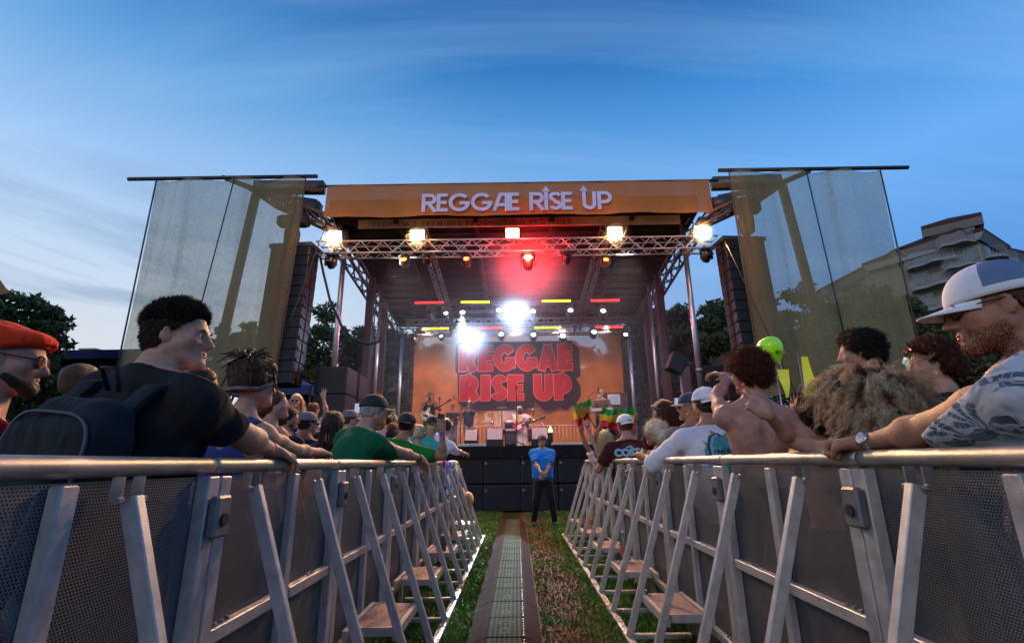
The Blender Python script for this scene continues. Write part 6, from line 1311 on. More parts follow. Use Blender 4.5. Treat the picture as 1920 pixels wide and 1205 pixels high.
rg = np.random.default_rng(4); b = MB(); b2 = MB()
for k in range(120):
    a0 = rg.uniform(0, 6.28); z0 = rg.uniform(-.03, .06); s0 = Vector(hP(p, .082 * math.cos(a0), -.018 + .10 * math.sin(a0), z0)); am_ = a0 + rg.normal() * .35; m1 = Vector(hP(p, rg.uniform(.085, .112) * math.cos(am_), -.02 + rg.uniform(.10, .125) * math.sin(am_), .07 + rg.normal() * .02)); bn = Vector(hP(p, -.03 + rg.normal() * .03, -.03 + rg.normal() * .025, .135 + rg.normal() * .012))
    e1 = bn + Vector((rg.normal() * .05, rg.normal() * .05, -.01 + rg.normal() * .035)); (b if k % 13 else b2).tube([s0, s0.lerp(m1, .5) + Vector((rg.normal() * .004, 0, 0)), m1, m1.lerp(bn, .6) + Vector((0, 0, .012)), bn, bn.lerp(e1, .5) + Vector((0, 0, .022)), e1], [.006, .006, .0065, .006, .006, .0055, .0025], 6)
for k in range(16):
    a0 = rg.uniform(0, 6.28); m1 = Vector(hP(p, .10 * math.cos(a0), -.02 + .115 * math.sin(a0), rg.uniform(.03, .08))); e1 = m1 + Vector((rg.normal() * .025, rg.normal() * .02, -rg.uniform(.06, .14))); b.tube([Vector(hP(p, .05 * math.cos(a0), -.02, .11)), m1, m1.lerp(e1, .5) + Vector((rg.normal() * .01, 0, 0)), e1], [.005, .005, .0045, .002], 6)
for (u, v, w_, wq) in [(-.12, -.02, .13, .02), (-.15, -.04, .07, -.03), (-.10, -.03, .16, .05), (-.13, 0, .0, -.06)]:
    s0 = Vector(hP(p, -.02, -.03, .14)); e = Vector(hP(p, u, v, wq - .02)); m1 = Vector(hP(p, u * .8, v, w_ + .03)); b.tube([s0, s0.lerp(m1, .6) + Vector((0, 0, .02)), m1, m1.lerp(e, .5), e], [.006, .006, .005, .004, .002], 6)
b.build('dreadlocks', HR['brown'], p['root'], True); b2.build('dreadlocks', HR['pale'], p['root'], True)
b = MB(); b.tube([hP(p, .088 * math.sin(a), -.016 + .11 * math.cos(a), -.028 + .055 * max(0, math.cos(a))) for a in [6.283 * k / 24 for k in range(25)]], .011, 8); hbm = mat('headband', (.18, .10, .12), .8, 0, .8, 60); b.build('headband', hbm, p['root'], True)
b = MB(); b.tube([p['W'](.068 * math.sin(a), -.02 + .066 * math.cos(a), .56 + .03 * -math.cos(a) + .0) for a in [6.283 * k / 24 for k in range(25)]], .003, 5); b.build('necklace', BLACK, p['root'], True)
tat = []; tf = []; rg = np.random.default_rng(9)
for k in range(26):
    cx_, cy_ = rg.uniform(-.05, .07), rg.uniform(-.05, .05); a = rg.uniform(0, 6.28); ln = rg.uniform(.015, .03); n0 = len(tat)
    for t in range(5):
        aa = a + t * .5; x_ = cx_ + ln * math.cos(aa); y_ = cy_ + ln * math.sin(aa); tat += [(x_, y_, 0), (x_ * .88 + cx_ * .12, y_ * .88 + cy_ * .12, 0)]
    for t in range(4): tf.append((n0 + 2 * t, n0 + 2 * t + 1, n0 + 2 * t + 3, n0 + 2 * t + 2))
decal('tattoo', tat, tf, p['W'](.07, -.14, .42), p['B'][:, 0], p['B'][:, 2], p['body'], mat('tattoo_ink', (.06, .05, .07), .6), p['root'], .0015)
# --- helpers for the smaller people --------------------------------------------
def crop_hair(p, m, n=500, nape=-.06, front=.02, ln=.02, thick=.01): 
    hair_cap(p, m, min(thick, .006), .003, nape=nape, front=front, top=.035)
def curly(p, m, size=.03, n=420, ln=.05, nape=-.05, front=.0, lo=-.08, curl=.010, r=.0028, seed=1, thick=None):
    o, V, F = hair_cap(p, m, thick or size, .009, nape=nape, front=front); P_, D_ = sample_surf(V, F, n, seed); strands('hair_curls', P_ - D_ * .006, D_, ln, r * .55, m, p['root'], 9, curl=curl, jit=.5, sides=3, taper=.5, seed=seed, curlf=1.5, clump=5, spreadc=.003)
def longhair(p, m, drop=.35, width=.085, n=900, curl=.006, seed=1, r=.0022, depth=.06, wave=.8, thick=.014, puff=1.0):
    s = p['s']; M = p['M']; o, V, F = hair_cap(p, m, thick, .004, nape=-.11, front=.012)
    Hc = p['H']; sdf_obj('hair_back', [ell(hP(p, 0, -.045, .0), (width * puff, depth + .02, .10), M, k=.04), cone(hP(p, 0, -.055, -.05), hP(p, 0, -.055, -.05) - A([0, 0, drop * .75]), width * .8 * puff, width * .55 * puff, k=.05)], max(p['h'], .009), m, p['root'], disp=[(.008, 40), (.004, 110)])
    rg = np.random.default_rng(seed); a = rg.uniform(math.pi * .98, math.pi * 2.02, n); u = rg.uniform(-.02, .09, n); P_ = np.stack([hP(p, width * .95 * math.cos(x), -.02 + .095 * math.sin(x) * 1.0, z) for x, z in zip(a, u)]); D_ = np.stack([M @ A([math.cos(x) * .5, math.sin(x) * .5, -.9]) for x in a])
    strands('hair_strands', P_, D_, drop + .06, r, m, p['root'], 12, curl=curl, grav=1.6, jit=.18 * puff, sides=3, taper=.4, seed=seed, curlf=2.5)
def arm(w_, hint=None, d=None, pose='relax', palm=None, thumb=None):
    r_ = {'wrist': tuple(w_), 'pose': pose}
    if hint is not None: r_['hint'] = hint
    if d is not None: r_['dir'] = d
    if palm is not None: r_['palm'] = palm
    if thumb is not None: r_['thumb'] = thumb
    return r_
G1 = col('green_tee', (.004, .10, .042)); G2 = col('bright_green_tee', (.008, .17, .035)); BT = col('dark_tee', (.02, .02, .024)); NV = col('navy_cloth', (.02, .03, .07)); WT = col('white_tee', (.62, .62, .72)); MR = col('maroon_tee', (.055, .014, .016)); GY = col('grey_cloth', (.16, .16, .17)); TQ = col('teal_shirt', (.04, .42, .38)); PKC = col('pink_shirt', (.45, .28, .34)); FLW = cloth('floral_cloth', (.4, .35, .4)); ROY = col('royal_blue_cloth', (.02, .13, .35)); OLV = col('olive_top', (.30, .30, .12)); YLW = col('mustard_cloth', (.5, .3, .05)); WHC = mat('white_cap', (.66, .66, .72), .8); NVC = mat('navy_cap', (.03, .035, .09), .8); BKC = mat('black_cap', (.018, .014, .018), .75); GYC = mat('grey_cap', (.13, .13, .15), .8); BGC = mat('beige_cap', (.32, .25, .16), .8)
# L4 profile woman with bun
p = human('woman with tied-back brown hair looking up in profile beside the dreadlocked woman', pz(517, 760, 3.9), yaw=35, hyaw=70, hpitch=8, s=.95, fem=True, h=.012, sk='fair', shirt=None)
hair_cap(p, HR['brown'], .008, .003, nape=-.06, front=.012); sdf_obj('hair_bun', [ell(hP(p, 0, -.11, -.04), (.045, .05, .045), p['M'])], .01, HR['brown'], p['root'], disp=[(.006, 80)])
MB().tube([p['W'](.168, -.02 + .0, .545), p['W'](.17, .01, .53)], .012, 6).build('orange_strap', OR_, p['root'])
p = human('dark-bearded man in black facing right behind the bare-shouldered woman', pz(541, 786, 4.9), yaw=30, hyaw=65, s=.95, h=.013, sk='tan', shirt=BT); hair_cap(p, HR['black'], .012, .003, nape=-.07)
sdf_obj('beard', [cone(hP(p, -.05, .02, -.06), hP(p, 0, .07, -.095), .022, .024, k=.02), cone(hP(p, .05, .02, -.06), hP(p, 0, .07, -.095), .022, .024, k=.02)], .009, HR['black'], p['root'])
p = human('man in grey cap and dark backpack watching the stage at the left', pz(578, 794, 5.2), yaw=10, hyaw=40, s=1.0, h=.013, sk='tan', shirt=NV, sleeve=.6); crop_hair(p, HR['black']); ball_cap(p, GYC, BGC, strap=False); glasses(p)
W = p['W']; sdf_obj('rucksack', [rbox(W(0, -.21, .28), (.16, .08, .22), p['B'], .05)], .014, BPM, p['root'])
# L7 dreads woman w/ orange bag
p = human('woman with long dark dreadlocks and an orange mini backpack on pink straps', pz(626, 797, 4.7), yaw=5, hyaw=8, s=.95, fem=True, h=.013, sk='tan', shirt=BT, sleeve=.5); hair_cap(p, HR['dbrown'], .022, .006, nape=-.08)
b = MB(); rg = np.random.default_rng(2)
for k in range(38):
    a = rg.uniform(math.pi * .9, math.pi * 2.1); s0 = Vector(hP(p, .085 * math.cos(a), -.02 + .10 * math.sin(a), rg.uniform(.0, .08))); q = [s0]
    for t in range(5): q.append(q[-1] + Vector((math.cos(a) * .006 + rg.normal() * .006, math.sin(a) * .004 * 0 - .003, -.055)))
    b.tube(q, [.010, .010, .009, .009, .008, .004], 6)
b.build('dreadlocks', HR['dbrown'], p['root'], True)
W = p['W']; bg_ = empty('mini_backpack', tuple(W(0, -.2, .2)), 'small round orange backpack with pink straps on the dreadlocked woman', 'backpack'); ORM = col('orange_vinyl', (.75, .17, .03)); PKS = mat('pink_strap', (.55, .04, .14), .6)
sdf_obj('bag_body', [ell(W(-.03, -.19, .20), (.115, .07, .12), p['B'], k=.03), ell(W(-.03, -.19, .30), (.07, .05, .05), p['B'], k=.03)], .009, ORM, bg_)
b = MB(); b.tube([W(-.11, -.12, .3), W(-.115, -.12, .42), W(-.11, -.05, .53), W(-.11, .02, .54)], .016, 6); b.build('strap', PKS, bg_, True); b = MB(); b.tube([W(.05, -.14, .28), W(.09, -.12, .42), W(.11, -.05, .53), W(.11, .02, .54)], .016, 6); b.build('strap', PKS, bg_, True)
b = MB(); b.tube([W(-.03 + .08 * math.cos(a), -.24, .21 + .075 * math.sin(a)) for a in [math.pi * k / 14 for k in range(15)]], .004, 5); b.build('zip', mat('yellow_zip', (.6, .5, .05), .5), bg_, True)
# L8 man in green T, big
H = pz(703, 770, 4.15); p = human('heavy man in dark green T-shirt and black cap resting both arms on the left rail', H, yaw=38, lean=(.0, .22), hyaw=52, hpitch=-2, s=1.08, g=1.25, h=.0095, sk='fair', shirt=G1, sleeve=.72, loose=.006, jaw=1.15,
    arms=(arm((XLr - .35, 4.75, 1.25), (-.5, 0, -1)), arm((XLr + .22, 4.55, 1.235), (.7, -.8, -.4), (.35, .5, -.75), 'drape', (-.2, -.6, -.6), -1)))
crop_hair(p, HR['grey'], nape=-.05, thick=.006); BRC = mat('tan_brim', (.35, .27, .16), .8); ball_cap(p, BKC, BRC, strap=False); m_ = MB(); ball = mat('red_panel', (.45, .03, .025), .8); c_ = [hP(p, 0, .1 * math.cos(a) - .014, .036 + .096 * math.sin(a)) for a in [R(30 + 8 * k) for k in range(8)]]; m_.tube(c_, .012, 6); m_.build('red_piping', ball, p['root'], True); band(p, 1, .9, BLACK, .014)
# L9 bright green, raised arm
H = pz(764, 796, 5.4); e_ = pz(828, 815, 4.6); p = human('man in bright green T-shirt and backwards dark cap holding up his right hand', H, yaw=14, lean=(.02, .05), hyaw=12, s=1.06, g=1.15, h=.0115, sk='tan', shirt=G2, sleeve=.75, loose=.006,
    arms=(None, arm(pz(829, 806, 5.2), (.8, -.1, -1.2), (-.05, .1, 1), 'grip', (-.4, .9, 0)))); crop_hair(p, HR['black']); ball_cap(p, BKC, BKC, back=True); band(p, 1, .90, BB, .03); band(p, 1, .78, mat('red_band', (.5, .04, .04)), .012)
ph = p['J'][1][2]; r_ = empty('phone', tuple(ph + A([0, .06, .12])), 'dark phone held up by the man in bright green', 'phone'); MB().box(ph + A([-.03, .05, .10]), (.075, .01, .15), Matrix.Rotation(R(8), 3, 'Y'), .003).build('phone_body', BLACK, r_)
# L10 white shirt, leaning out
H = pz(836, 800, 7.5); p = human('person in pale lilac-white shirt leaning over the far end of the left rail', H, yaw=0, lean=(.1, .25), s=1.0, g=1.12, h=.013, sk='fair', shirt=WT, sleeve=1.0, arms=(None, arm((XLr + .28, 8.3, 1.3), (.6, -.4, -.8), (.5, .8, -.1), 'drape', (0, 0, -1)))); hair_cap(p, HR['black'], .012, .004)
H = pz(812, 797, 6.5); p = human('person in turquoise patterned shirt with backwards dark cap beside the raised hand', H, yaw=0, hyaw=-6, s=.99, h=.014, sk='fair', shirt=TQ); crop_hair(p, HR['pale'], thick=.008); ball_cap(p, BKC, BKC, back=True)
# colourful cloths over the rail end
for (yy, c1, lab, n_) in [(7.25, (.10, .06, .45), 'purple and white tie-dyed cloth hanging over the left rail', 0), (7.75, (.04, .16, .62), 'blue and white bag hanging over the far left rail', 1), (8.35, (.62, .50, .04), 'yellow and violet cloth at the very end of the left rail', 2)]:
    mm = mat('dye_%d' % n_, c1, .8, 0, .2, 8); nt = mm.node_tree; wv = nt.nodes.new('ShaderNodeTexVoronoi'); wv.inputs['Scale'].default_value = 9; tcn = nt.nodes.new('ShaderNodeTexCoord'); nt.links.new(tcn.outputs['Object'], wv.inputs['Vector']); rp = nt.nodes.new('ShaderNodeValToRGB'); rp.color_ramp.interpolation = 'CONSTANT'
    e = rp.color_ramp.elements; e[0].color = (*c1, 1); e[1].position = .4; e[1].color = (.6, .6, .68, 1); e2 = e.new(.7); e2.color = (*((.3, .05, .4) if n_ != 1 else (.02, .35, .55)), 1); nt.links.new(wv.outputs['Color'], rp.inputs[0]); nt.links.new(rp.outputs[0], nt.nodes['Principled BSDF'].inputs['Base Color'])
    V = []; F = []; nu, nv = 12, 14
    for j in range(nv + 1):
        t = j / nv * 1.0 - .25; ang = max(0, min(1, (t + .05) / .1))
        for i in range(nu + 1):
            y_ = yy + (i / nu - .5) * (.42 if n_ != 2 else .3) * (1 - .15 * max(t, 0)); x_ = XLr + (-.034 if t < 0 else .036 + .05 * t) + .02 * math.sin(i * 1.7 + j * .5); z_ = 1.236 - abs(t) * (.62 if n_ < 2 else .45) + .01 * math.sin(i * 2)
            V.append((x_, y_, z_))
    for j in range(nv):
        for i in range(nu): o = j * (nu + 1) + i; F.append((o, o + 1, o + nu + 2, o + nu + 1))
    o = MB(); o.add(V, F); ob = o.build('cloth', mm, None, True); ob.modifiers.new('s', 'SOLIDIFY').thickness = .006; tag(ob, lab, 'cloth')
# straw hat hung on the last brace
hp_ = pz(873, 936, 7.9); r_ = empty('straw_hat', tuple(hp_), 'straw sun hat hanging on the last brace of the left barrier', 'hat'); m_ = MB(); Mh = Matrix.Rotation(R(70), 3, 'Y') @ Matrix.Rotation(R(10), 3, 'X'); STR = mat('straw', (.42, .30, .12), .8, 0, .3, 40, .6, 120); m_.lathe(hp_, [(.19, -.01), (.2, 0), (.11, .012), (.10, .08), (.07, .115), (.01, .12)], 24, Mh); m_.build('hat_body', STR, r_, True); m_ = MB(); m_.lathe(hp_, [(.112, .012), (.112, .035), (.108, .036)], 24, Mh); m_.build('hat_band', mat('hat_band', (.1, .06, .03)), r_, True)
# others on the left
def extra(px, py, zc, lab, hair='dbrown', shirt=BT, cap=None, back=False, hyaw=0, fem=False, sk='fair', long_=False, up=None, s=1.0, brim=None, glas=False, **kw):
    a = (None, None)
    if up: w_ = pz(*up); side = up[0] > px; aa = arm(w_, ((.4 if side else -.4), 0, -1), (0, .1, 1), 'open', (0, 1, 0)); a = (None, aa) if side else (aa, None)
    p = human(lab, pz(px, py, zc), yaw=hyaw * .4, hyaw=hyaw, s=s, fem=fem, h=.015, sk=sk, shirt=shirt, arms=a, **kw)
    if long_: longhair(p, HR[hair], .26, n=260, r=.004)
    elif cap: crop_hair(p, HR[hair])
    else: hair_cap(p, HR[hair], .012, .004)
    if cap: ball_cap(p, cap, brim, back=back)
    if glas: glasses(p)
    return p
extra(152, 722, 3.0, 'person with brown hair mostly hidden behind the backpack man', 'brown', GY, s=1.0)
extra(381, 722, 3.6, 'dark-haired head showing under the chin of the backpack man', 'black', BT, hyaw=50, s=.97)
extra(657, 787, 6.2, 'person in beige-brimmed cap half hidden behind the green shirt man', 'brown', GY, cap=GYC, brim=BGC, hyaw=60)
extra(600, 814, 6.0, 'short person in white cap among the left crowd', 'black', GY, cap=WHC, s=.9)
extra(738, 808, 6.8, 'person with curly auburn hair and sunglasses pushed up, between the two green shirts', 'auburn', BT, s=.92)
extra(785, 812, 6.4, 'fair-haired person just right of the backwards dark cap', 'blond', GY, s=.9, fem=True)
extra(728, 790, 9.5, 'distant spectator in pink with one arm raised near the silver stage post', 'black', PKC, up=(738, 776, 9.4), s=.98)
extra(690, 800, 8.5, 'person hidden behind the black cap of the green shirt man', 'black', BT)
extra(555, 752, 9.6, 'blonde woman with long loose hair standing above the left crowd', 'blond', col('seafoam', (.12, .26, .25)), hyaw=170, fem=True, long_=True, s=1.15, glas=True)
extra(588, 768, 9.4, 'person in pale pink shirt with arm stretched up beside the blonde woman', 'brown', PKC, up=(606, 745, 9.2), hyaw=20, s=1.1)
ph_ = pz(670, 765, 6.6); p = extra(668, 806, 6.8, 'person raising a phone left of the black cap', 'black', BT, up=(672, 778, 6.7), s=.92)
r_ = empty('phone', tuple(ph_), 'bright phone screen held up left of the black cap', 'phone'); MB().box(ph_, (.075, .01, .14), None, .003).build('phone_body', BLACK, r_); MB().box(ph_ - Vector((0, .007, 0)), (.066, .004, .125)).build('screen', emit('phone_screen', (.5, .6, .8), .7), r_)
for i, (x_, y_, c_, hr, lb) in enumerate([(-2.6, 5.2, GY, 'dbrown', 'grey'), (-3.2, 6.5, NV, 'black', 'navy'), (-2.3, 7.4, MR, 'brown', 'maroon'), (-2.8, 8.8, WT, 'black', 'white'), (-1.9, 8.6, BT, 'blond', 'black'), (-3.8, 8.0, ROY, 'brown', 'royal blue'), (-1.7, 6.9, OLV, 'black', 'olive'), (-4.6, 9.5, YLW, 'dbrown', 'mustard')]):
    p = human('spectator in %s shirt deep in the left crowd' % lb, (x_, y_, 1.55 + .03 * (i % 3)), yaw=(i * 37) % 30 - 15, s=.93 + .015 * (i % 3), h=.02, shirt=c_, fem=i % 2 == 0, sk=('fair', 'tan', 'brown')[i % 3]); hair_cap(p, HR[hr], .014, .004)
# --- right side ---------------------------------------------------------------
# hawaiian shirt man
def floral():
    m = mat('floral_shirt', (.40, .43, .50), .85, 0, .08, 5, 0, sheen=.3); nt = m.node_tree; N = nt.nodes; L = nt.links; b = N['Principled BSDF']
    def M_(op, a, b_=None, c_=None):
        n = N.new('ShaderNodeMath'); n.operation = op
        for i, v in enumerate((a, b_, c_)):
            if v is None: continue
            if isinstance(v, (int, float)): n.inputs[i].default_value = v
            else: L.new(v, n.inputs[i])
        return n.outputs[0]
    tc = N.new('ShaderNodeTexCoord'); mp = N.new('ShaderNodeMapping'); mp.inputs['Scale'].default_value = (1, 1, 1); L.new(tc.outputs['Object'], mp.inputs[0])
    nd_ = N.new('ShaderNodeTexNoise'); nd_.inputs['Scale'].default_value = 14; L.new(mp.outputs[0], nd_.inputs['Vector'])
    add = N.new('ShaderNodeMix'); add.data_type = 'RGBA'; add.blend_type = 'LINEAR_LIGHT'; add.inputs['Factor'].default_value = .015; L.new(mp.outputs[0], add.inputs['A']); L.new(nd_.outputs['Color'], add.inputs['B'])
    vo = N.new('ShaderNodeTexVoronoi'); vo.inputs['Scale'].default_value = 10; L.new(add.outputs['Result'], vo.inputs['Vector'])
    sb = N.new('ShaderNodeVectorMath'); sb.operation = 'SUBTRACT'; L.new(add.outputs['Result'], sb.inputs[0]); L.new(vo.outputs['Position'], sb.inputs[1]); sp = N.new('ShaderNodeSeparateXYZ'); L.new(sb.outputs[0], sp.inputs[0])
    sc_ = N.new('ShaderNodeSeparateColor'); L.new(vo.outputs['Color'], sc_.inputs[0])
    ang = M_('ADD', M_('ARCTAN2', sp.outputs[2], M_('ADD', sp.outputs[0], M_('MULTIPLY', sp.outputs[1], .7))), M_('MULTIPLY', sc_.outputs[0], 6.28)); d = vo.outputs['Distance']
    pet = M_('ABSOLUTE', M_('SINE', M_('MULTIPLY', ang, 4.5))); leaf = M_('GREATER_THAN', pet, M_('ADD', .42, M_('MULTIPLY', d, .55))); fine = M_('GREATER_THAN', M_('ABSOLUTE', M_('SINE', M_('MULTIPLY', d, 26))), .16)
    msk = M_('MULTIPLY', M_('MULTIPLY', leaf, fine), M_('GREATER_THAN', sc_.outputs[1], .08)); msk = M_('MULTIPLY', msk, M_('LESS_THAN', d, .62))
    cr = N.new('ShaderNodeMix'); cr.data_type = 'RGBA'; L.new(sc_.outputs[2], cr.inputs['Factor']); cr.inputs['A'].default_value = (.02, .035, .07, 1); cr.inputs['B'].default_value = (.07, .12, .20, 1)
    old = b.inputs['Base Color'].links[0].from_socket; mx = N.new('ShaderNodeMix'); mx.data_type = 'RGBA'; L.new(msk, mx.inputs['Factor']); L.new(old, mx.inputs['A']); L.new(cr.outputs['Result'], mx.inputs['B']); L.new(mx.outputs['Result'], b.inputs['Base Color'])
    n1 = N.new('ShaderNodeTexNoise'); n1.inputs['Scale'].default_value = 8; n1.inputs['Detail'].default_value = 2; n1.inputs['Distortion'].default_value = 1.2; L.new(tc.outputs['Object'], n1.inputs['Vector']); b1 = N.new('ShaderNodeBump'); b1.inputs['Strength'].default_value = .5; b1.inputs['Distance'].default_value = .08; L.new(n1.outputs['Fac'], b1.inputs['Height']); L.new(b1.outputs[0], b.inputs['Normal']); return m
H = pz(1862, 580, 1.46)
wr = (XRr + .10, 1.70, 1.268)
p = human('big man in white mesh cap and blue-grey floral shirt at the right rail', H, yaw=-30, lean=(.0, .15), hyaw=-62, hpitch=-4, shrug=.03, s=1.08, g=1.36, h=.0062, sk='tan', shirt=floral(), sleeve=.86, loose=.014, muscle=1.1, jaw=1.12, pants=KHAKI,
          arms=(dict(arm(pz(1616, 832, 1.76), None, (-.55, .80, -.05), 'fist', (-.2, -.2, -1), 1), elbow=pz(1800, 826, 1.50)), arm((H.x + .6, H.y + .2, 1.0))))
BIG = p; print('big', H, p['J'][0])
hair_cap(p, HR['brown'], .006, .002, nape=-.09, front=-.02)
stubble(p, HR['auburn'], 5000, .0055, r=.0006, zmax=-.052)
MSH = mat('blue_mesh', (.16, .24, .42), .8, 0, .1, 8, .8, 420); ball_cap(p, WHC, WHC, mesh_m=MSH, squash=1.06, tilt=-3); glasses(p); face(p, HR['brown'])
W = p['W']; b = MB(); b.tube([W(.085 * math.sin(a), -.025 + .088 * math.cos(a), .560 - .035 * math.cos(a)) for a in [6.283 * k / 24 for k in range(25)]], .016, 8); b.build('blue_collar', mat('blue_collar', (.02, .10, .45), .8), p['root'], True)
# bun of curls behind the neck of the man (a woman standing behind him)
S, E, T, am = p['J'][0]; d = Vector(unit(T - E)); c = Vector(T) - d * .035; wt = empty('wristwatch', tuple(c), 'steel wristwatch on the forearm resting on the right rail', 'watch'); STL = mat('watch_steel', (.5, .5, .52), .25, .9, .1)
MB().tube([c - d * .013, c - d * .010, c + d * .010, c + d * .013], [.031, .0345, .0345, .031], 22).build('bracelet', STL, wt, True)
fn = (Vector((-.35, -1, .35)) - d * Vector((-.35, -1, .35)).dot(d)).normalized(); Mw = fn.to_track_quat('Z', 'Y').to_matrix(); MB().lathe(c + fn * .033, [(.021, -.006), (.023, 0), (.022, .006), (.018, .007)], 24, Mw).build('case', STL, wt, True); MB().lathe(c + fn * .0405, [(.0175, -.001), (.0172, .001)], 24, Mw).build('dial', mat('watch_dial', (.35, .4, .5), .2), wt)
# curly blonde woman with peace sign
H = pz(1622, 752, 2.15)
wp = pz(1440, 776, 2.12); p = human('woman with huge frizzy blonde hair making a peace sign with red nails', H, yaw=-18, lean=(-.08, .0), hyaw=-25, s=.95, fem=True, h=.0075, sk='fair', shirt=BT, tank=True, arms=(dict(arm(wp, None, (-.70, .1, .60), 'peace', (.1, .95, 0), -1), elbow=pz(1545, 842, 2.10)), None)); FRZ = p; NT = [TIPS[(-1, 0)], TIPS[(-1, 1)]]
M = p['M']; B2 = HR['blond']
hv = [ell(hP(p, 0, -.02, .02), (.125, .135, .115), M, k=.05), ell(hP(p, 0, -.06, -.10), (.145, .11, .13), M, k=.06), ell(hP(p, .03, -.06, -.19), (.15, .10, .10), M, k=.05)]
o, V, F = sdf_obj('hair', hv, .010, HR['brown'], p['root'], clips=[(hP(p, 0, .075, 0), M @ A([0, 1, -.3]))], disp=[(.012, 30), (.006, 80)])  # brown base volume paints the shade between the blonde locks
for (nn, mm, sd_, ll) in ((560, B2, 6, .165), (110, HR['brown'], 8, .15), (260, HR['pale'], 10, .16)):
    P_, D_ = sample_surf(V, F, nn, sd_, lambda c, n_: ((c - p['H']) @ M[:, 1] < .085) & ((c - p['H']) @ M[:, 2] > -.20)); tg = -A([0, 0, 1]) - D_ * (D_ @ -A([0, 0, 1]))[:, None]; tg /= np.linalg.norm(tg, axis=1)[:, None] + .15; cz = ((P_ - p['H']) @ M[:, 0])[:, None] * M[:, 0] * 1.1
    strands('hair_strands', P_ + D_ * .004, tg + D_ * .30 + cz, ll, .0011, mm, p['root'], 26, curl=.0095, grav=.55, jit=.16, sides=3, taper=.4, seed=sd_, curlf=3.4, clump=14, spreadc=.0028)
NAIL = mat('red_nails', (.85, .03, .04), .2, coat=.8, em=(1, .03, .05), ems=.1)
for i_ in (0, 1):
    q, v_, n_ = NT[i_]; m_ = MB(); m_.ell(Vector(q) - Vector(n_) * .004 + Vector(v_) * .003, (.0075, .0075, .0085), None, 10, 7); m_.build('fingernail', NAIL, FRZ['root'], True)
# man behind her
p = human('man with short dark curls in profile behind the frizzy blonde hair', pz(1612, 663, 2.85), yaw=-20, hyaw=-62, s=1.02, h=.011, sk='fair', shirt=ROY); curly(p, HR['dbrown'], .010, 1800, .030, nape=-.07, front=.008, curl=.007, r=.0022)
p = human('person with reddish curls and sunglasses on the head behind the floral shirt man', pz(1745, 684, 2.75), yaw=-20, hyaw=-70, s=.98, fem=True, h=.011, sk='fair', shirt=BT); curly(p, HR['auburn'], .026, 900, .035, front=-.01, curl=.008, r=.0022); glasses(p, up=.075)
p = human('person with curly brown hair standing right behind the cap of the floral shirt man', pz(1945, 640, 1.75), yaw=-10, s=.98, fem=True, h=.012, sk='fair', shirt=GY); curly(p, HR['auburn'], .03, 600, .05, curl=.01)
p = human('short dark-curled person in black clapping beside the shirtless young man', pz(1532, 790, 3.05), yaw=0, hyaw=-15, s=.93, h=.011, sk='tan', shirt=None, arms=(arm(pz(1499, 784, 3.25), (-.3, 0, -1), (-.1, .2, 1), 'open', (1, .2, 0)), None)); curly(p, HR['dbrown'], .024, 1300, .032, nape=-.1, front=.0, curl=.008, r=.0024)
# shirtless teen
H = pz(1402, 702, 3.05); p = human('shirtless young man with curly brown hair and bracelets at the right rail', H, yaw=-4, lean=(.02, .0), hyaw=-22, hpitch=-3, s=1.02, g=.93, h=.008, sk='pink', shirt=None, muscle=1.0, pants=DARKP,
   arms=(arm(pz(1368, 706, 3.38), (-.9, -.1, -.5), (-.75, .2, .25), 'claw', (-.1, .3, -1), 1), arm((H.x + .33, H.y + .1, 1.05))))
curly(p, HR['auburn'], .026, 1500, .040, nape=-.06, front=-.005, curl=.009, r=.0026); band(p, 0, .93, BLACK, .02); band(p, 0, .86, WB, .012); band(p, 0, .99, BB, .01)
b = MB(); b.tube([p['W'](.070 * math.sin(a), -.02 + .068 * math.cos(a), .545 - .02 * math.cos(a)) for a in [6.283 * k / 24 for k in range(25)]], .0015, 4); b.build('necklace', STL, p['root'], True)
# second arm on the rail
# white cap man with fish shirt
H = pz(1321, 758, 4.1); WF = col('white_longsleeve', (.60, .60, .70)); p = human('man in backwards white mesh cap and white long-sleeved shirt with a fish print', H, yaw=3, hyaw=-14, s=1.09, g=1.12, h=.0085, sk='tan', shirt=WF, sleeve=1.85, loose=.006, arms=(arm((XRr + .02, 4.55, 1.26)), None))
crop_hair(p, HR['dbrown'], nape=-.08); ball_cap(p, WHC, WHC, back=True, mesh_m=mat('pale_blue_mesh', (.36, .46, .68), .8), squash=1.05)
W = p['W']; B = p['B']; SH = (p['shirt'][1], p['shirt'][2]); OX = .03; OZ = .375
def art(nm, poly, m, off, w_=None):
    v, f = poly_faces([(a, b_) for a, b_ in poly]); decal(nm, v, f, W(OX, -.3, OZ), B[:, 0], B[:, 2], SH, m, p['root'], off, sub=.02)
TL = mat('print_teal', (.06, .28, .34), .85, 0, .4, 12); FB = mat('print_navy', (.03, .05, .13), .8, 0, .5, 20); FG = mat('print_olive', (.22, .24, .03), .8)
rgn = np.random.default_rng(3); art('print_wash', [(.115 * math.cos(a) * (1 + .13 * math.sin(7 * a)), .15 * math.sin(a) * (1 + .1 * math.sin(9 * a)) - .01) for a in [6.283 * k / 60 for k in range(60)]], TL, .0030)
cen = [(.03, .13), (-.02, .145), (-.065, .12), (-.085, .06), (-.08, -.01), (-.055, -.07), (-.015, -.11), (.03, -.13)]; wd = [.008, .022, .030, .032, .028, .020, .012, .006]
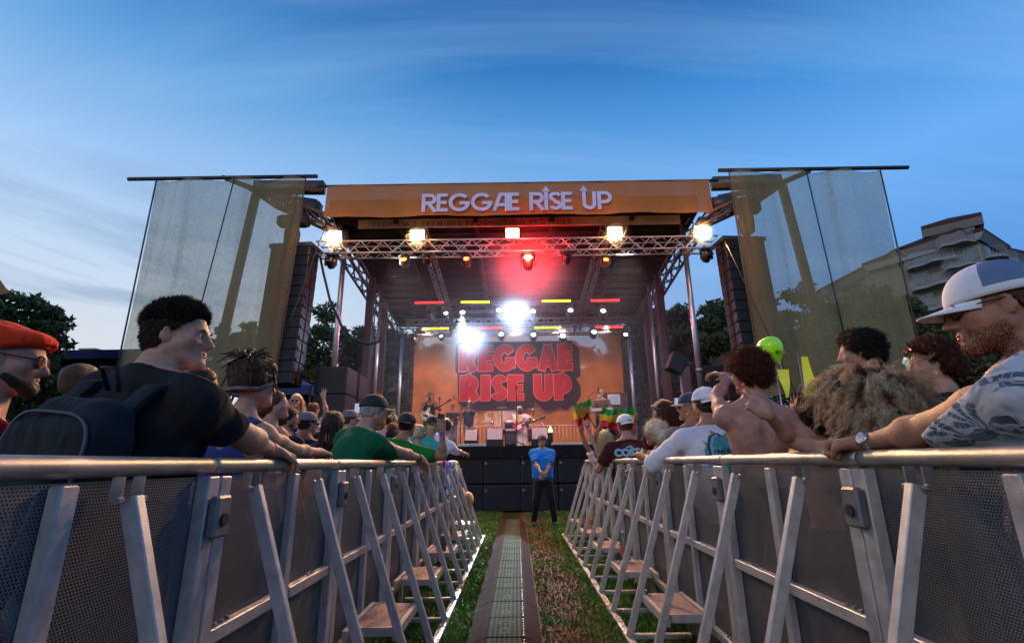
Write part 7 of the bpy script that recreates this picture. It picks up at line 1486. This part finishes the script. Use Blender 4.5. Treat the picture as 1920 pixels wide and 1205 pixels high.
def offp(cen, wd):
    Lp, Rp = [], []
    for i in range(len(cen)):
        a = cen[max(i - 1, 0)]; b_ = cen[min(i + 1, len(cen) - 1)]; dx_, dy_ = b_[0] - a[0], b_[1] - a[1]; l = math.hypot(dx_, dy_); nx_, ny_ = -dy_ / l, dx_ / l; Lp.append((cen[i][0] + nx_ * wd[i] * .6, cen[i][1] + ny_ * wd[i] * .6)); Rp.append((cen[i][0] - nx_ * wd[i] * .6, cen[i][1] - ny_ * wd[i] * .6))
    return Lp + Rp[::-1]
art('print_fish', offp(cen, wd), FB, .0045); art('print_fish_belly', offp([(c_[0] + .012, c_[1] - .004) for c_ in cen[1:6]], [.008, .012, .013, .012, .008]), mat('print_pale', (.25, .42, .50), .8), .0058)
for pl in ([(.03, -.125), (.075, -.10), (.045, -.14), (.06, -.17)], [(-.105, .08), (-.135, .10), (-.10, .04)], [(-.05, .14), (-.06, .18), (-.015, .155)], [(.02, .12), (.06, .155), (.085, .15), (.06, .13), (.07, .10)], [(-.10, -.02), (-.12, -.06), (-.075, -.05)]): art('print_fin', pl, FG, .0052)
V2, F2 = text_mesh('reel life', .052, .0012, .25); decal('lettering', [(v[0] + .02, v[1] + .015, 0) for v in V2], F2, W(OX, -.3, OZ), B[:, 0], B[:, 2], SH, mat('print_black', (.015, .015, .02), .8), p['root'], .006)
# navy cap older man
p = human('older man in navy cap and sunglasses in profile beside the white mesh cap', pz(1293, 762, 4.4), yaw=-10, hyaw=-72, s=1.0, h=.011, sk='tan', shirt=GY); crop_hair(p, HR['white'], thick=.006); ball_cap(p, NVC, mat('tan_visor', (.42, .33, .3), .8), strap=False); glasses(p)
sdf_obj('beard', [cone(hP(p, -.05, .02, -.06), hP(p, 0, .07, -.095), .020, .022, k=.02), cone(hP(p, .05, .02, -.06), hP(p, 0, .07, -.095), .020, .022, k=.02)], .009, HR['white'], p['root'])
# bandana redhead
p = human('woman with long wavy auburn hair and blue bandana above the blonde bun', pz(1243, 774, 4.9), yaw=-8, hyaw=-40, s=1.0, fem=True, h=.011, sk='fair', shirt=MR, sleeve=.5); longhair(p, HR['auburn'], .34, n=900, curl=.008, wave=1)
b = MB(); BND = mat('bandana', (.05, .09, .22), .8, 0, .9, 50); b.tube([hP(p, .094 * math.sin(a), -.016 + .116 * math.cos(a), .03 + .045 * math.cos(a)) for a in [6.283 * k / 24 for k in range(25)]], .017, 8); b.build('bandana', BND, p['root'], True)
# blonde bun woman leaning
H = pz(1228, 812, 4.55); p = human('tanned woman with loose blonde bun and olive top leaning over the right rail', H, yaw=-40, lean=(-.12, .16), hyaw=-35, s=.96, fem=True, g=1.15, h=.0095, sk='tan', shirt=OLV, tank=True, arms=(dict(arm((XRr + .10, 4.95, 1.285), None, (.6, .5, .1), 'relax', (0, 0, -1), 1), elbow=pz(1190, 862, 4.45)), arm((XRr + .15, 4.7, 1.27))))
M = p['M']; o, V, F = sdf_obj('hair', [ell(hP(p, 0, -.02, .035), (.098, .112, .095), M, k=.03), ell(hP(p, .01, -.09, -.05), (.075, .065, .07), M, k=.03)], .010, HR['pale'], p['root'], clips=[(hP(p, 0, .06, 0), M @ A([0, 1, -.6]))], disp=[(.010, 45), (.004, 110)])
P_, D_ = sample_surf(V, F, 1300, 5); strands('hair_strands', P_ - D_ * .004, D_ * .4 + M[:, 0] * .3 - M[:, 1] * .3, .05, .0012, HR['pale'], p['root'], 7, curl=.005, jit=.9, grav=.6, seed=5, curlf=1.5)
# brewery shirt man
H = pz(1171, 797, 6.35); p = human('man in backwards white cap and maroon T-shirt with pale blue lettering on the back', H, yaw=-2, hyaw=-12, s=1.12, g=1.12, h=.010, autorail=False, lean=(-.03, 0), sk='pink', shirt=MR, sleeve=.7, loose=.006, arms=(arm((XRr - .02, 6.75, 1.26), (-.8, -.2, -1)), None))
crop_hair(p, HR['brown'], nape=-.06, thick=.006); M_c, c_c = ball_cap(p, WHC, WHC, back=True); pc = hP(p, .005, -.122, .045); MB().box(pc, (.045, .006, .03), Matrix(p['M'].tolist())).build('cap_patch', mat('cap_patch', (.22, .15, .12), .8), p['root'])
W = p['W']; B = p['B']; SH = (p['shirt'][1], p['shirt'][2]); LB = mat('print_light_blue', (.22, .45, .55), .8); LR = mat('print_dull_red', (.18, .05, .05), .8)
for (tx, sz, bo_, dx_, dz_, m_) in [('COSTA', .118, .008, 0, .005, LB), ('DEL MAR', .042, .001, .02, -.062, LB)]:
    V2, F2 = text_mesh(tx, sz, bo_); decal('lettering', [(v[0] + dx_, v[1] + dz_, 0) for v in V2], F2, W(.0, -.3, .425), B[:, 0], B[:, 2], SH, m_, p['root'], .005)
v, f = poly_faces([(-.055, .062), (-.03, .088), (-.01, .078), (.012, .098), (.04, .075), (.058, .062), (.02, .068)]); decal('print', v, f, W(0, -.3, .425), B[:, 0], B[:, 2], SH, LB, p['root'], .005, sub=.03)
for (a0, a1, cz, rx) in ((25, 155, .035, .11),):
    pts = [(rx * math.cos(R(a)), cz + .085 * math.sin(R(a))) for a in np.linspace(a0, a1, 20)]; inn = [(x_ * .94, cz + (y_ - cz) * .94) for x_, y_ in pts]; V2 = [(a, b_, 0) for a, b_ in pts + inn]; F2 = [(i, i + 1, 20 + i + 1, 20 + i) for i in range(19)]; decal('print', V2, F2, W(0, -.3, .425), B[:, 0], B[:, 2], SH, LR, p['root'], .005)
v, f = poly_faces([(-.075, -.05), (-.045, -.045), (-.04, -.10), (-.055, -.09)]); decal('print', v, f, W(0, -.3, .425), B[:, 0], B[:, 2], SH, LB, p['root'], .005, sub=.03); v, f = poly_faces([(-.04, -.10), (.04, -.10), (0, -.13)]); decal('print', v, f, W(0, -.3, .425), B[:, 0], B[:, 2], SH, LB, p['root'], .005, sub=.03)
# woman with tattooed raised arm
H = pz(1134, 822, 6.9); p = human('blonde woman in floral blouse stretching her arm up at the far right rail end', H, yaw=-8, lean=(-.1, .1), s=.93, fem=True, h=.0115, sk='fair', shirt=FLW, sleeve=1.0, arms=(arm(pz(1093, 781, 7.0), (-.4, 0, -1), (-.25, .2, 1), 'horns', (0, 1, 0), 1), None)); longhair(p, HR['blond'], .2, n=300, r=.003); band(p, 0, .95, BLACK, .02)
nt = FLW.node_tree; vo = nt.nodes.new('ShaderNodeTexVoronoi'); vo.inputs['Scale'].default_value = 22; t_ = nt.nodes.new('ShaderNodeTexCoord'); nt.links.new(t_.outputs['Object'], vo.inputs['Vector']); rp = nt.nodes.new('ShaderNodeValToRGB'); rp.color_ramp.interpolation = 'CONSTANT'; e = rp.color_ramp.elements; e[0].color = (.02, .02, .03, 1); e[1].position = .35; e[1].color = (.6, .58, .6, 1); x = e.new(.6); x.color = (.5, .06, .05, 1); x = e.new(.75); x.color = (.05, .1, .4, 1); sc_ = nt.nodes.new('ShaderNodeSeparateColor'); nt.links.new(vo.outputs['Color'], sc_.inputs[0]); nt.links.new(sc_.outputs[0], rp.inputs[0]); nt.links.new(rp.outputs[0], nt.nodes['Principled BSDF'].inputs['Base Color'])
def extra2(*a, **k): return extra(*a, **k)
p = human('person in dark cap holding a striped flag up behind the maroon T-shirt', pz(1145, 817, 7.4), yaw=0, s=.97, h=.014, sk='tan', shirt=BT, arms=(arm(pz(1128, 790, 7.3), (-.5, 0, -1), (0, 0, 1), 'grip', (0, 1, 0)), arm(pz(1192, 785, 7.3), (.5, 0, -1), (0, 0, 1), 'grip', (0, 1, 0)))); hair_cap(p, HR['black'], .012)
p = human('person with grey curls holding the small striped flag at the right end of the crowd', pz(1132, 828, 7.9), yaw=0, s=.97, h=.014, sk='tan', shirt=WT, arms=(arm(pz(1086, 800, 7.7), (-.5, 0, -1), (0, 0, 1), 'grip', (0, 1, 0)), None)); hair_cap(p, HR['grey'], .016)
extra(1368, 778, 4.6, 'dark-haired person between the fish shirt and the shirtless young man', 'black', BT, hyaw=-70)
extra(1350, 790, 6.2, 'person in black deep between the white cap and the curly hair', 'black', BT)
p = extra(1262, 800, 5.8, 'person holding up a phone in front of the navy cap', 'black', WT, up=(1272, 772, 5.8), s=.95); ph_ = pz(1272, 757, 5.75); r_ = empty('phone', tuple(ph_), 'glowing phone held up left of the navy cap', 'phone'); MB().box(ph_, (.08, .012, .14), None, .003).build('phone_body', WHITEP, r_); MB().box(ph_ - Vector((0, .008, 0)), (.07, .004, .12)).build('screen', emit('phone_screen', (.5, .6, .8), .7), r_)
extra(1482, 785, 5.0, 'spectator in grey behind the raised peace sign', 'black', GY, up=(1488, 770, 4.6))
for i, (x_, y_, c_, hr, lb) in enumerate([(2.5, 5.4, GY, 'dbrown', 'grey'), (3.3, 6.2, NV, 'black', 'navy'), (2.2, 7.2, OLV, 'brown', 'olive'), (2.9, 8.4, WT, 'black', 'white'), (2.0, 8.9, BT, 'blond', 'black'), (4.0, 7.8, ROY, 'brown', 'royal blue'), (3.8, 5.0, PKC, 'brown', 'pale pink'), (4.6, 9.2, YLW, 'dbrown', 'mustard'), (4.2, 3.8, NV, 'black', 'dark blue')]):
    p = human('spectator in %s shirt deep in the right crowd' % lb, (x_, y_, 1.55 + .03 * (i % 3)), yaw=(i * 37) % 30 - 15, s=.93 + .015 * (i % 3), h=.02, shirt=c_, fem=i % 2 == 0, sk=('fair', 'tan', 'brown')[i % 3]); hair_cap(p, HR[hr], .014, .004)
# flags
def flag(cs, Y, lab, sag=.05, emblem=True, off=0):
    r_ = empty('striped_flag', tuple(pz(*cs[0], Y)), lab, 'flag', None); a, b_, c_, d_ = [pz(q[0], q[1], Y) for q in cs]; nu, nv = 26, 8
    cols = [mat('flag_green', (.01, .30, .05), .8), mat('flag_gold', (.80, .52, .01), .8), mat('flag_red', (.55, .01, .03), .8)]
    for st_ in range(3):
        V = []; F = []
        for j in range(nv + 1):
            v = (st_ + j / nv) / 3
            for i in range(nu + 1):
                u = i / nu; p_ = a.lerp(b_, u).lerp(d_.lerp(c_, u), v); p_ = p_ + Vector((.012 * math.sin(v * 9 + u * 5), .06 * math.sin(u * 14 + v * 3 + off) * (.3 + v) + .03 * math.sin(u * 31 + off), -sag * math.sin(math.pi * u) * (1 - v * .4) + .012 * math.sin(u * 23))); V.append(p_)
        for j in range(nv):
            for i in range(nu): o = j * (nu + 1) + i; F.append((o, o + 1, o + nu + 2, o + nu + 1))
        m_ = MB(); m_.add(V, F); ob = m_.build(('green_stripe', 'gold_stripe', 'red_stripe')[st_], cols[st_], r_, True)
    if emblem:
        c0 = a.lerp(c_, .5) - Vector((0, .14, 0)); pts = [(-.12, -.05), (-.10, .03), (-.04, .05), (-.01, .10), (.03, .06), (.09, .06), (.13, .02), (.10, -.07), (.07, -.02), (0, -.02), (-.04, -.08), (-.07, -.02)]; MB().prism(pts, c0, (1, 0, 0), (0, .12, 1), .004).build('emblem', mat('flag_emblem', (.25, .14, .02), .8), r_)
flag([(1076, 757), (1110, 746), (1104, 786), (1080, 802)], 7.6, 'small green, gold and red striped flag held up at the right end of the crowd', .02, off=1)
flag([(1128, 764), (1190, 763), (1188, 806), (1128, 799)], 7.2, 'larger green, gold and red striped flag held up behind the white cap', .03)
# balloon
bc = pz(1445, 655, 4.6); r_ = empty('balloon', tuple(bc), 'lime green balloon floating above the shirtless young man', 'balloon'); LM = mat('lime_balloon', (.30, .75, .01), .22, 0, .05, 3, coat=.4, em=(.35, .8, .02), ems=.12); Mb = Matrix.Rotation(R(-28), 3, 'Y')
MB().lathe(bc, [(.004, -.135), (.014, -.128), (.045, -.104), (.082, -.065), (.107, -.02), (.115, .02), (.108, .06), (.085, .093), (.05, .113), (.001, .120)], 32, Mb).build('balloon_skin', LM, r_, True); MB().lathe(bc, [(.012, -.145), (.004, -.135)], 10, Mb).build('knot', LM, r_)
for dx_, c_ in ((-.028, (.02, .28, .04)), (.0, (.2, .5, .05)), (.028, (.85, .35, .03))): MB().box(bc + Vector((.03 + dx_, -.098, -.045)), (.026, .012, .032), Mb @ Matrix.Rotation(R(22), 3, 'X')).build('sticker', mat('sticker_%d' % int(dx_ * 1000), c_, .6), r_)
MB().tube([bc + Mb @ Vector((0, 0, -.145)), bc + Vector((.12, 0, -.5)), bc + Vector((.2, .1, -.95))], .0015, 4).build('string', WHITEP, r_)
# --- guard ---------------------------------------------------------------------
gf = pY(1016, 984, 10.4); H = (pY(1016, 826, 10.4)); POLO = col('blue_polo', (.012, .17, .62))
p = human('security guard in blue polo shirt and black cap standing with hands crossed in the aisle', (H.x, 10.4, H.z), yaw=180, hyaw=205, s=H.z / 1.665, g=1.22, h=.0095, sk='fair', shirt=POLO, sleeve=.8, loose=.008, collar=True, pants=DARKP, jaw=1.12, feet=((H.x + .21, 10.38), (H.x - .20, 10.38)),
    arms=(arm((H.x + .03, 10.13, .94), (.9, .3, -.4), (-1, -.1, -.45), 'relax', (0, 1, 0), 1), arm((H.x - .05, 10.08, 1.0), (-.9, .3, -.4), (1, -.05, -.35), 'relax', (0, 1, 0), -1)))
crop_hair(p, HR['grey'], thick=.004); ball_cap(p, BKC, BKC, strap=False); W = p['W']; B = p['B']; SH = (p['shirt'][1], p['shirt'][2])
m_ = MB(); cc = hP(p, 0, .095, .062); m_.box(cc, (.045, .006, .014), Matrix(p['M'].tolist())); m_.build('cap_logo', mat('pale_logo', (.5, .5, .55), .7), p['root'])
V2 = [(-.045, -.008, 0), (.045, -.008, 0), (.045, .006, 0), (-.045, .006, 0)]; decal('badge', V2, [(0, 1, 2, 3)], W(-.09, .3, .40), -B[:, 0], B[:, 2], SH, mat('pale_logo', (.5, .5, .55), .7), p['root'], .004); 
b = MB(); b.tube([W(.150 * math.sin(a) * 1.3, .01 + .13 * 1.25 * math.cos(a), -.06) for a in [6.283 * k / 24 for k in range(25)]], .018, 6); b.build('belt', BLACK, p['root'], True)
# --- musicians -------------------------------------------------------------------
def guitar(c, ux, uy, body_m, neck_m, lab, L_=1.0, bass=False):
    r_ = empty('guitar', tuple(c), lab, 'guitar'); c = Vector(c); ux = Vector(ux).normalized(); uy = (Vector(uy) - ux * ux.dot(Vector(uy))).normalized(); nz_ = ux.cross(uy)
    poly = [(-.20, 0), (-.19, .10), (-.12, .155), (-.03, .12), (.04, .11), (.12, .16), (.19, .13), (.13, .07), (.12, 0), (.13, -.07), (.17, -.12), (.10, -.14), (.03, -.11), (-.04, -.12), (-.13, -.16), (-.19, -.10)]
    m_ = MB(); m_.prism(poly, c, ux, uy, .045); o = m_.build('guitar_body', body_m, r_); md = o.modifiers.new('b', 'BEVEL'); md.width = .008
    sg = -1 if nz_.y > 0 else 1
    m_ = MB(); m_.prism([(-.12, -.09), (.08, -.06), (.10, .05), (-.02, .06), (-.10, .02)], c + nz_ * sg * .026, ux, uy, .006); m_.build('pickguard', WHITEP, r_)
    m_ = MB(); m_.prism([(.08, -.028), (.70 * L_, -.021), (.70 * L_, .021), (.08, .028)], c + nz_ * sg * .020, ux, uy, .02); m_.build('neck', neck_m, r_); m_ = MB(); m_.prism([(.70 * L_, -.025), (.88 * L_, -.03), (.90 * L_, .03), (.72 * L_, .045)], c + nz_ * sg * .020, ux, uy, .018); m_.build('headstock', neck_m, r_)
    m_ = MB()
    for k in range(6): m_.lathe(c + ux * ((.74 + .024 * k) * L_) + uy * .055 + nz_ * sg * .02, [(.008, -.01), (.008, .01)], 6)
    m_.build('tuning_pegs', CHR, r_); return r_
def player(px, Y, pyh, lab, **kw):
    h_ = pY(px, pyh, Y); return h_
# dreadlocked guitarist
h_ = pY(806, 742, 15.6); s_ = (h_.z - DK) / 1.665
p = human('shirt-sleeveless guitarist with long pale-tipped dreadlocks, mouth open, at the left of the stage', h_, yaw=172, hyaw=190, hpitch=10, s=s_, h=.011, sk='brown', shirt=BT, tank=True, pants=col('green_trousers', (.015, .10, .05)), ground=DK, muscle=1.1,
   arms=(arm(h_ + Vector((.26, -.30, -.42)), (.8, .3, -.6), (-.3, -.1, .5), 'grip', (0, 1, .3), 1), arm(h_ + Vector((-.10, -.30, -.62)), (-.9, .2, -.4), (.9, -.2, -.2), 'relax', (0, 1, 0), -1)))
hair_cap(p, HR['brown'], .014, .004); b = MB(); b2 = MB(); rg = np.random.default_rng(12)
for k in range(36):
    a = rg.uniform(-.4, math.pi + .4) + math.pi; s0 = Vector(hP(p, .088 * math.cos(a), -.02 + .09 * math.sin(a), rg.uniform(.03, .1))); q = [s0]
    for t in range(6): q.append(q[-1] + Vector((rg.normal() * .008 + math.cos(a) * -.004, rg.normal() * .006 - .004, -.085)))
    (b if k % 2 else b2).tube(q, [.011] * 6 + [.005], 6)
b.build('dreadlocks', HR['blond'], p['root'], True); b2.build('dreadlocks', HR['brown'], p['root'], True)
guitar(h_ + Vector((-.02, -.28, -.60)), (.80, -.1, .45), (-.3, 0, 1), mat('seafoam_guitar', (.32, .42, .30), .3, coat=.5), BLACK, 'seafoam green electric guitar played at the left of the stage')
h_ = pY(849, 763, 17.8); s_ = (h_.z - DK) / 1.665
p = human('guitarist in black shirt and sunglasses left of the big letters', h_, yaw=175, s=s_, g=1.1, h=.013, sk='tan', shirt=BT, sleeve=.7, pants=col('pale_blue_trousers', (.10, .18, .22)), ground=DK, arms=(arm(h_ + Vector((.26, -.30, -.45)), (.8, .3, -.6), (-.3, -.1, .5), 'grip', (0, 1, .3), 1), arm(h_ + Vector((-.08, -.30, -.64)), (-.9, .2, -.4), (.9, -.2, -.2), 'relax', (0, 1, 0), -1))); hair_cap(p, HR['black'], .006); glasses(p)
guitar(h_ + Vector((-.02, -.28, -.62)), (.80, -.1, .45), (-.3, 0, 1), mat('dark_guitar', (.10, .03, .02), .3, coat=.5), BLACK, 'dark bass guitar held by the musician in sunglasses')
h_ = pY(879, 760, 18.6); s_ = (h_.z - DK) / 1.665
p = human('horn player in dark clothes in the blue smoke beside the letters', h_, yaw=160, s=s_, g=1.05, h=.014, sk='tan', shirt=NV, sleeve=.8, pants=KHAKI, ground=DK, arms=(arm(h_ + Vector((.05, -.35, -.12)), (.8, .2, -.6), (-.2, -.3, .8), 'grip', (0, 1, 0)), arm(h_ + Vector((-.06, -.30, -.18)), (-.8, .2, -.6), (.2, -.3, .8), 'grip', (0, 1, 0)))); hair_cap(p, HR['black'], .008); ball_cap(p, NVC, NVC, strap=False)
r_ = empty('trumpet', tuple(h_ + Vector((0, -.4, -.05))), 'small brass horn raised by the player in the smoke', 'horn'); q0 = h_ + Vector((0, -.12, -.06)); MB().tube([q0, q0 + Vector((.06, -.38, .10)), q0 + Vector((.07, -.46, .12)), q0 + Vector((.075, -.50, .13))], [.008, .012, .03, .06], 12).build('tubing', BRS, r_, True); MB().tube([q0 + Vector((.03, -.15, 0)), q0 + Vector((.035, -.2, .07)), q0 + Vector((.05, -.3, .02)), q0 + Vector((.03, -.15, 0))], .012, 6).build('valves', BRS, r_, True)
# singer in white robe
h_ = pY(974, 768, 16.3); s_ = (h_.z - DK) / 1.665; WR = col('white_robe', (.62, .60, .52)); 
p = human('bearded singer in white robe and white headwrap playing a red guitar mid-stage', h_, yaw=185, hyaw=150, s=s_, h=.011, sk='brown', shirt=WR, sleeve=1.7, loose=.03, pants=WR, ground=DK, arms=(arm(h_ + Vector((.38, -.30, -.36)), (.8, .3, -.6), (-.3, -.1, .5), 'grip', (0, 1, .3), 1), arm(h_ + Vector((-.05, -.30, -.55)), (-.9, .2, -.4), (.9, -.2, -.2), 'relax', (0, 1, 0), -1)))
sdf_obj('headwrap', [ell(hP(p, 0, -.02, .05), (.095, .115, .088), p['M'], k=.02), ell(hP(p, 0, -.09, -.03), (.07, .05, .09), p['M'], k=.04)], .012, WR, p['root'], clips=[(hP(p, 0, .05, .045), p['M'] @ A([0, 1, -.9]))], disp=[(.006, 50)])
sdf_obj('beard', [ell(hP(p, 0, .075, -.085), (.05, .035, .05), p['M'], k=.03), cone(hP(p, 0, .07, -.1), hP(p, 0, .07, -.17), .035, .02)], .011, HR['dbrown'], p['root'], disp=[(.003, 120)])
W = p['W']; sdf_obj('robe', [cone(W(0, 0, .12), (p['root'].location.x, 16.3, DK + .16), .19, .27, k=.05), cone(W(.08, .02, 0), (p['root'].location.x - .14, 16.25, DK + .12), .15, .15, k=.05), cone(W(-.08, .02, 0), (p['root'].location.x + .14, 16.35, DK + .12), .15, .15, k=.05)], .016, WR, p['root'], clips=[(A([0, 0, DK + .08]), A([0, 0, -1]))], disp=[(.018, 14), (.008, 36)])
GT = mat('gold_trim', (.65, .38, .04), .6); m_ = MB(); rx_ = p['root'].location.x
for dx_ in (-.13, .06): m_.tube([Vector(W(0, .15, .5)) + Vector((dx_ * .3, -.02, 0)), Vector((rx_ + dx_, 16.02, DK + .9)), Vector((rx_ + dx_ * 1.4, 15.99, DK + .45)), Vector((rx_ + dx_ * 1.7, 15.98, DK + .12))], .018, 6)
m_.build('gold_trim', GT, p['root'], True)
guitar(h_ + Vector((-.02, -.36, -.56)), (.93, -.1, .30), (-.25, 0, 1), mat('red_guitar', (.45, .012, .015), .25, coat=.6), BLACK, 'red electric guitar across the white robe of the singer', 1.0)
# keyboard player
h_ = pY(1126, 737, 16.1); s_ = 1.04; p = human('grey-bearded keyboard player in pale cap and dark jacket at the right of the stage', h_, yaw=200, hyaw=235, s=(h_.z - DK) / 1.665, g=1.15, h=.012, sk='fair', shirt=col('olive_jacket', (.07, .06, .045)), sleeve=1.85, pants=DARKP, ground=DK, arms=(arm(h_ + Vector((.10, -.42, -.55)), (.8, .3, -.6), (0, -1, -.1), 'relax', (0, 0, -1)), arm(h_ + Vector((-.30, -.40, -.56)), (-.9, .2, -.4), (0, -1, -.1), 'relax', (0, 0, -1))))
hair_cap(p, HR['grey'], .008); ball_cap(p, BGC, BGC, strap=False); sdf_obj('beard', [ell(hP(p, 0, .07, -.085), (.05, .035, .05), p['M'], k=.03)], .011, HR['white'], p['root'], disp=[(.003, 120)]); glasses(p)
# bottles and litter left on the steps
def bottle(c, h_, r_, body, lab, cap_=(.5, .5, .5)):
    t = empty('bottle', tuple(c), lab, 'bottle'); MB().lathe(c, [(r_, .0), (r_, h_ * .62), (r_ * .45, h_ * .82), (r_ * .4, h_ * .96)], 14).build('bottle_body', body, t, True); MB().lathe(Vector(c) + Vector((0, 0, h_ * .96)), [(r_ * .45, 0), (r_ * .45, h_ * .06)], 10).build('bottle_cap', mat('cap_%d' % int(cap_[0] * 99), cap_, .5), t)
    MB().lathe(c, [(r_ * 1.02, h_ * .2), (r_ * 1.02, h_ * .5)], 14).build('bottle_label', mat('bl_%s' % lab[:4], body.get('lc', (.5, .1, .08)), .6), t)
PLS = mat('clear_plastic', (.55, .6, .62), .1, 0, .1, trans=.8); YB = mat('yellow_bottle', (.7, .5, .02), .3)
bottle((XR_ - .22, 5.08, .312), .24, .034, PLS, 'clear bottle with red label standing on a right-hand barrier step', (.8, .8, .8)); bottle((XR_ - .2, 7.35, .312), .22, .033, YB, 'yellow bottle on a far right-hand barrier step', (.1, .2, .6)); bottle((XR_ - .28, 7.5, .312), .21, .032, PLS, 'clear water bottle beside the yellow bottle', (.1, .3, .6)); bottle((XL + .2, 6.85, .312), .2, .034, YB, 'yellow drink bottle on a far left-hand barrier step', (.3, .1, .1))
t = empty('plastic_cup', (XL + .25, 5.7, .31), 'clear plastic cup left on a left-hand barrier step', 'cup'); MB().lathe((XL + .25, 5.7, .306), [(.03, 0), (.045, .14), (.047, .145), (.043, .14), (.028, .005)], 16).build('cup_wall', PLS, t, True)
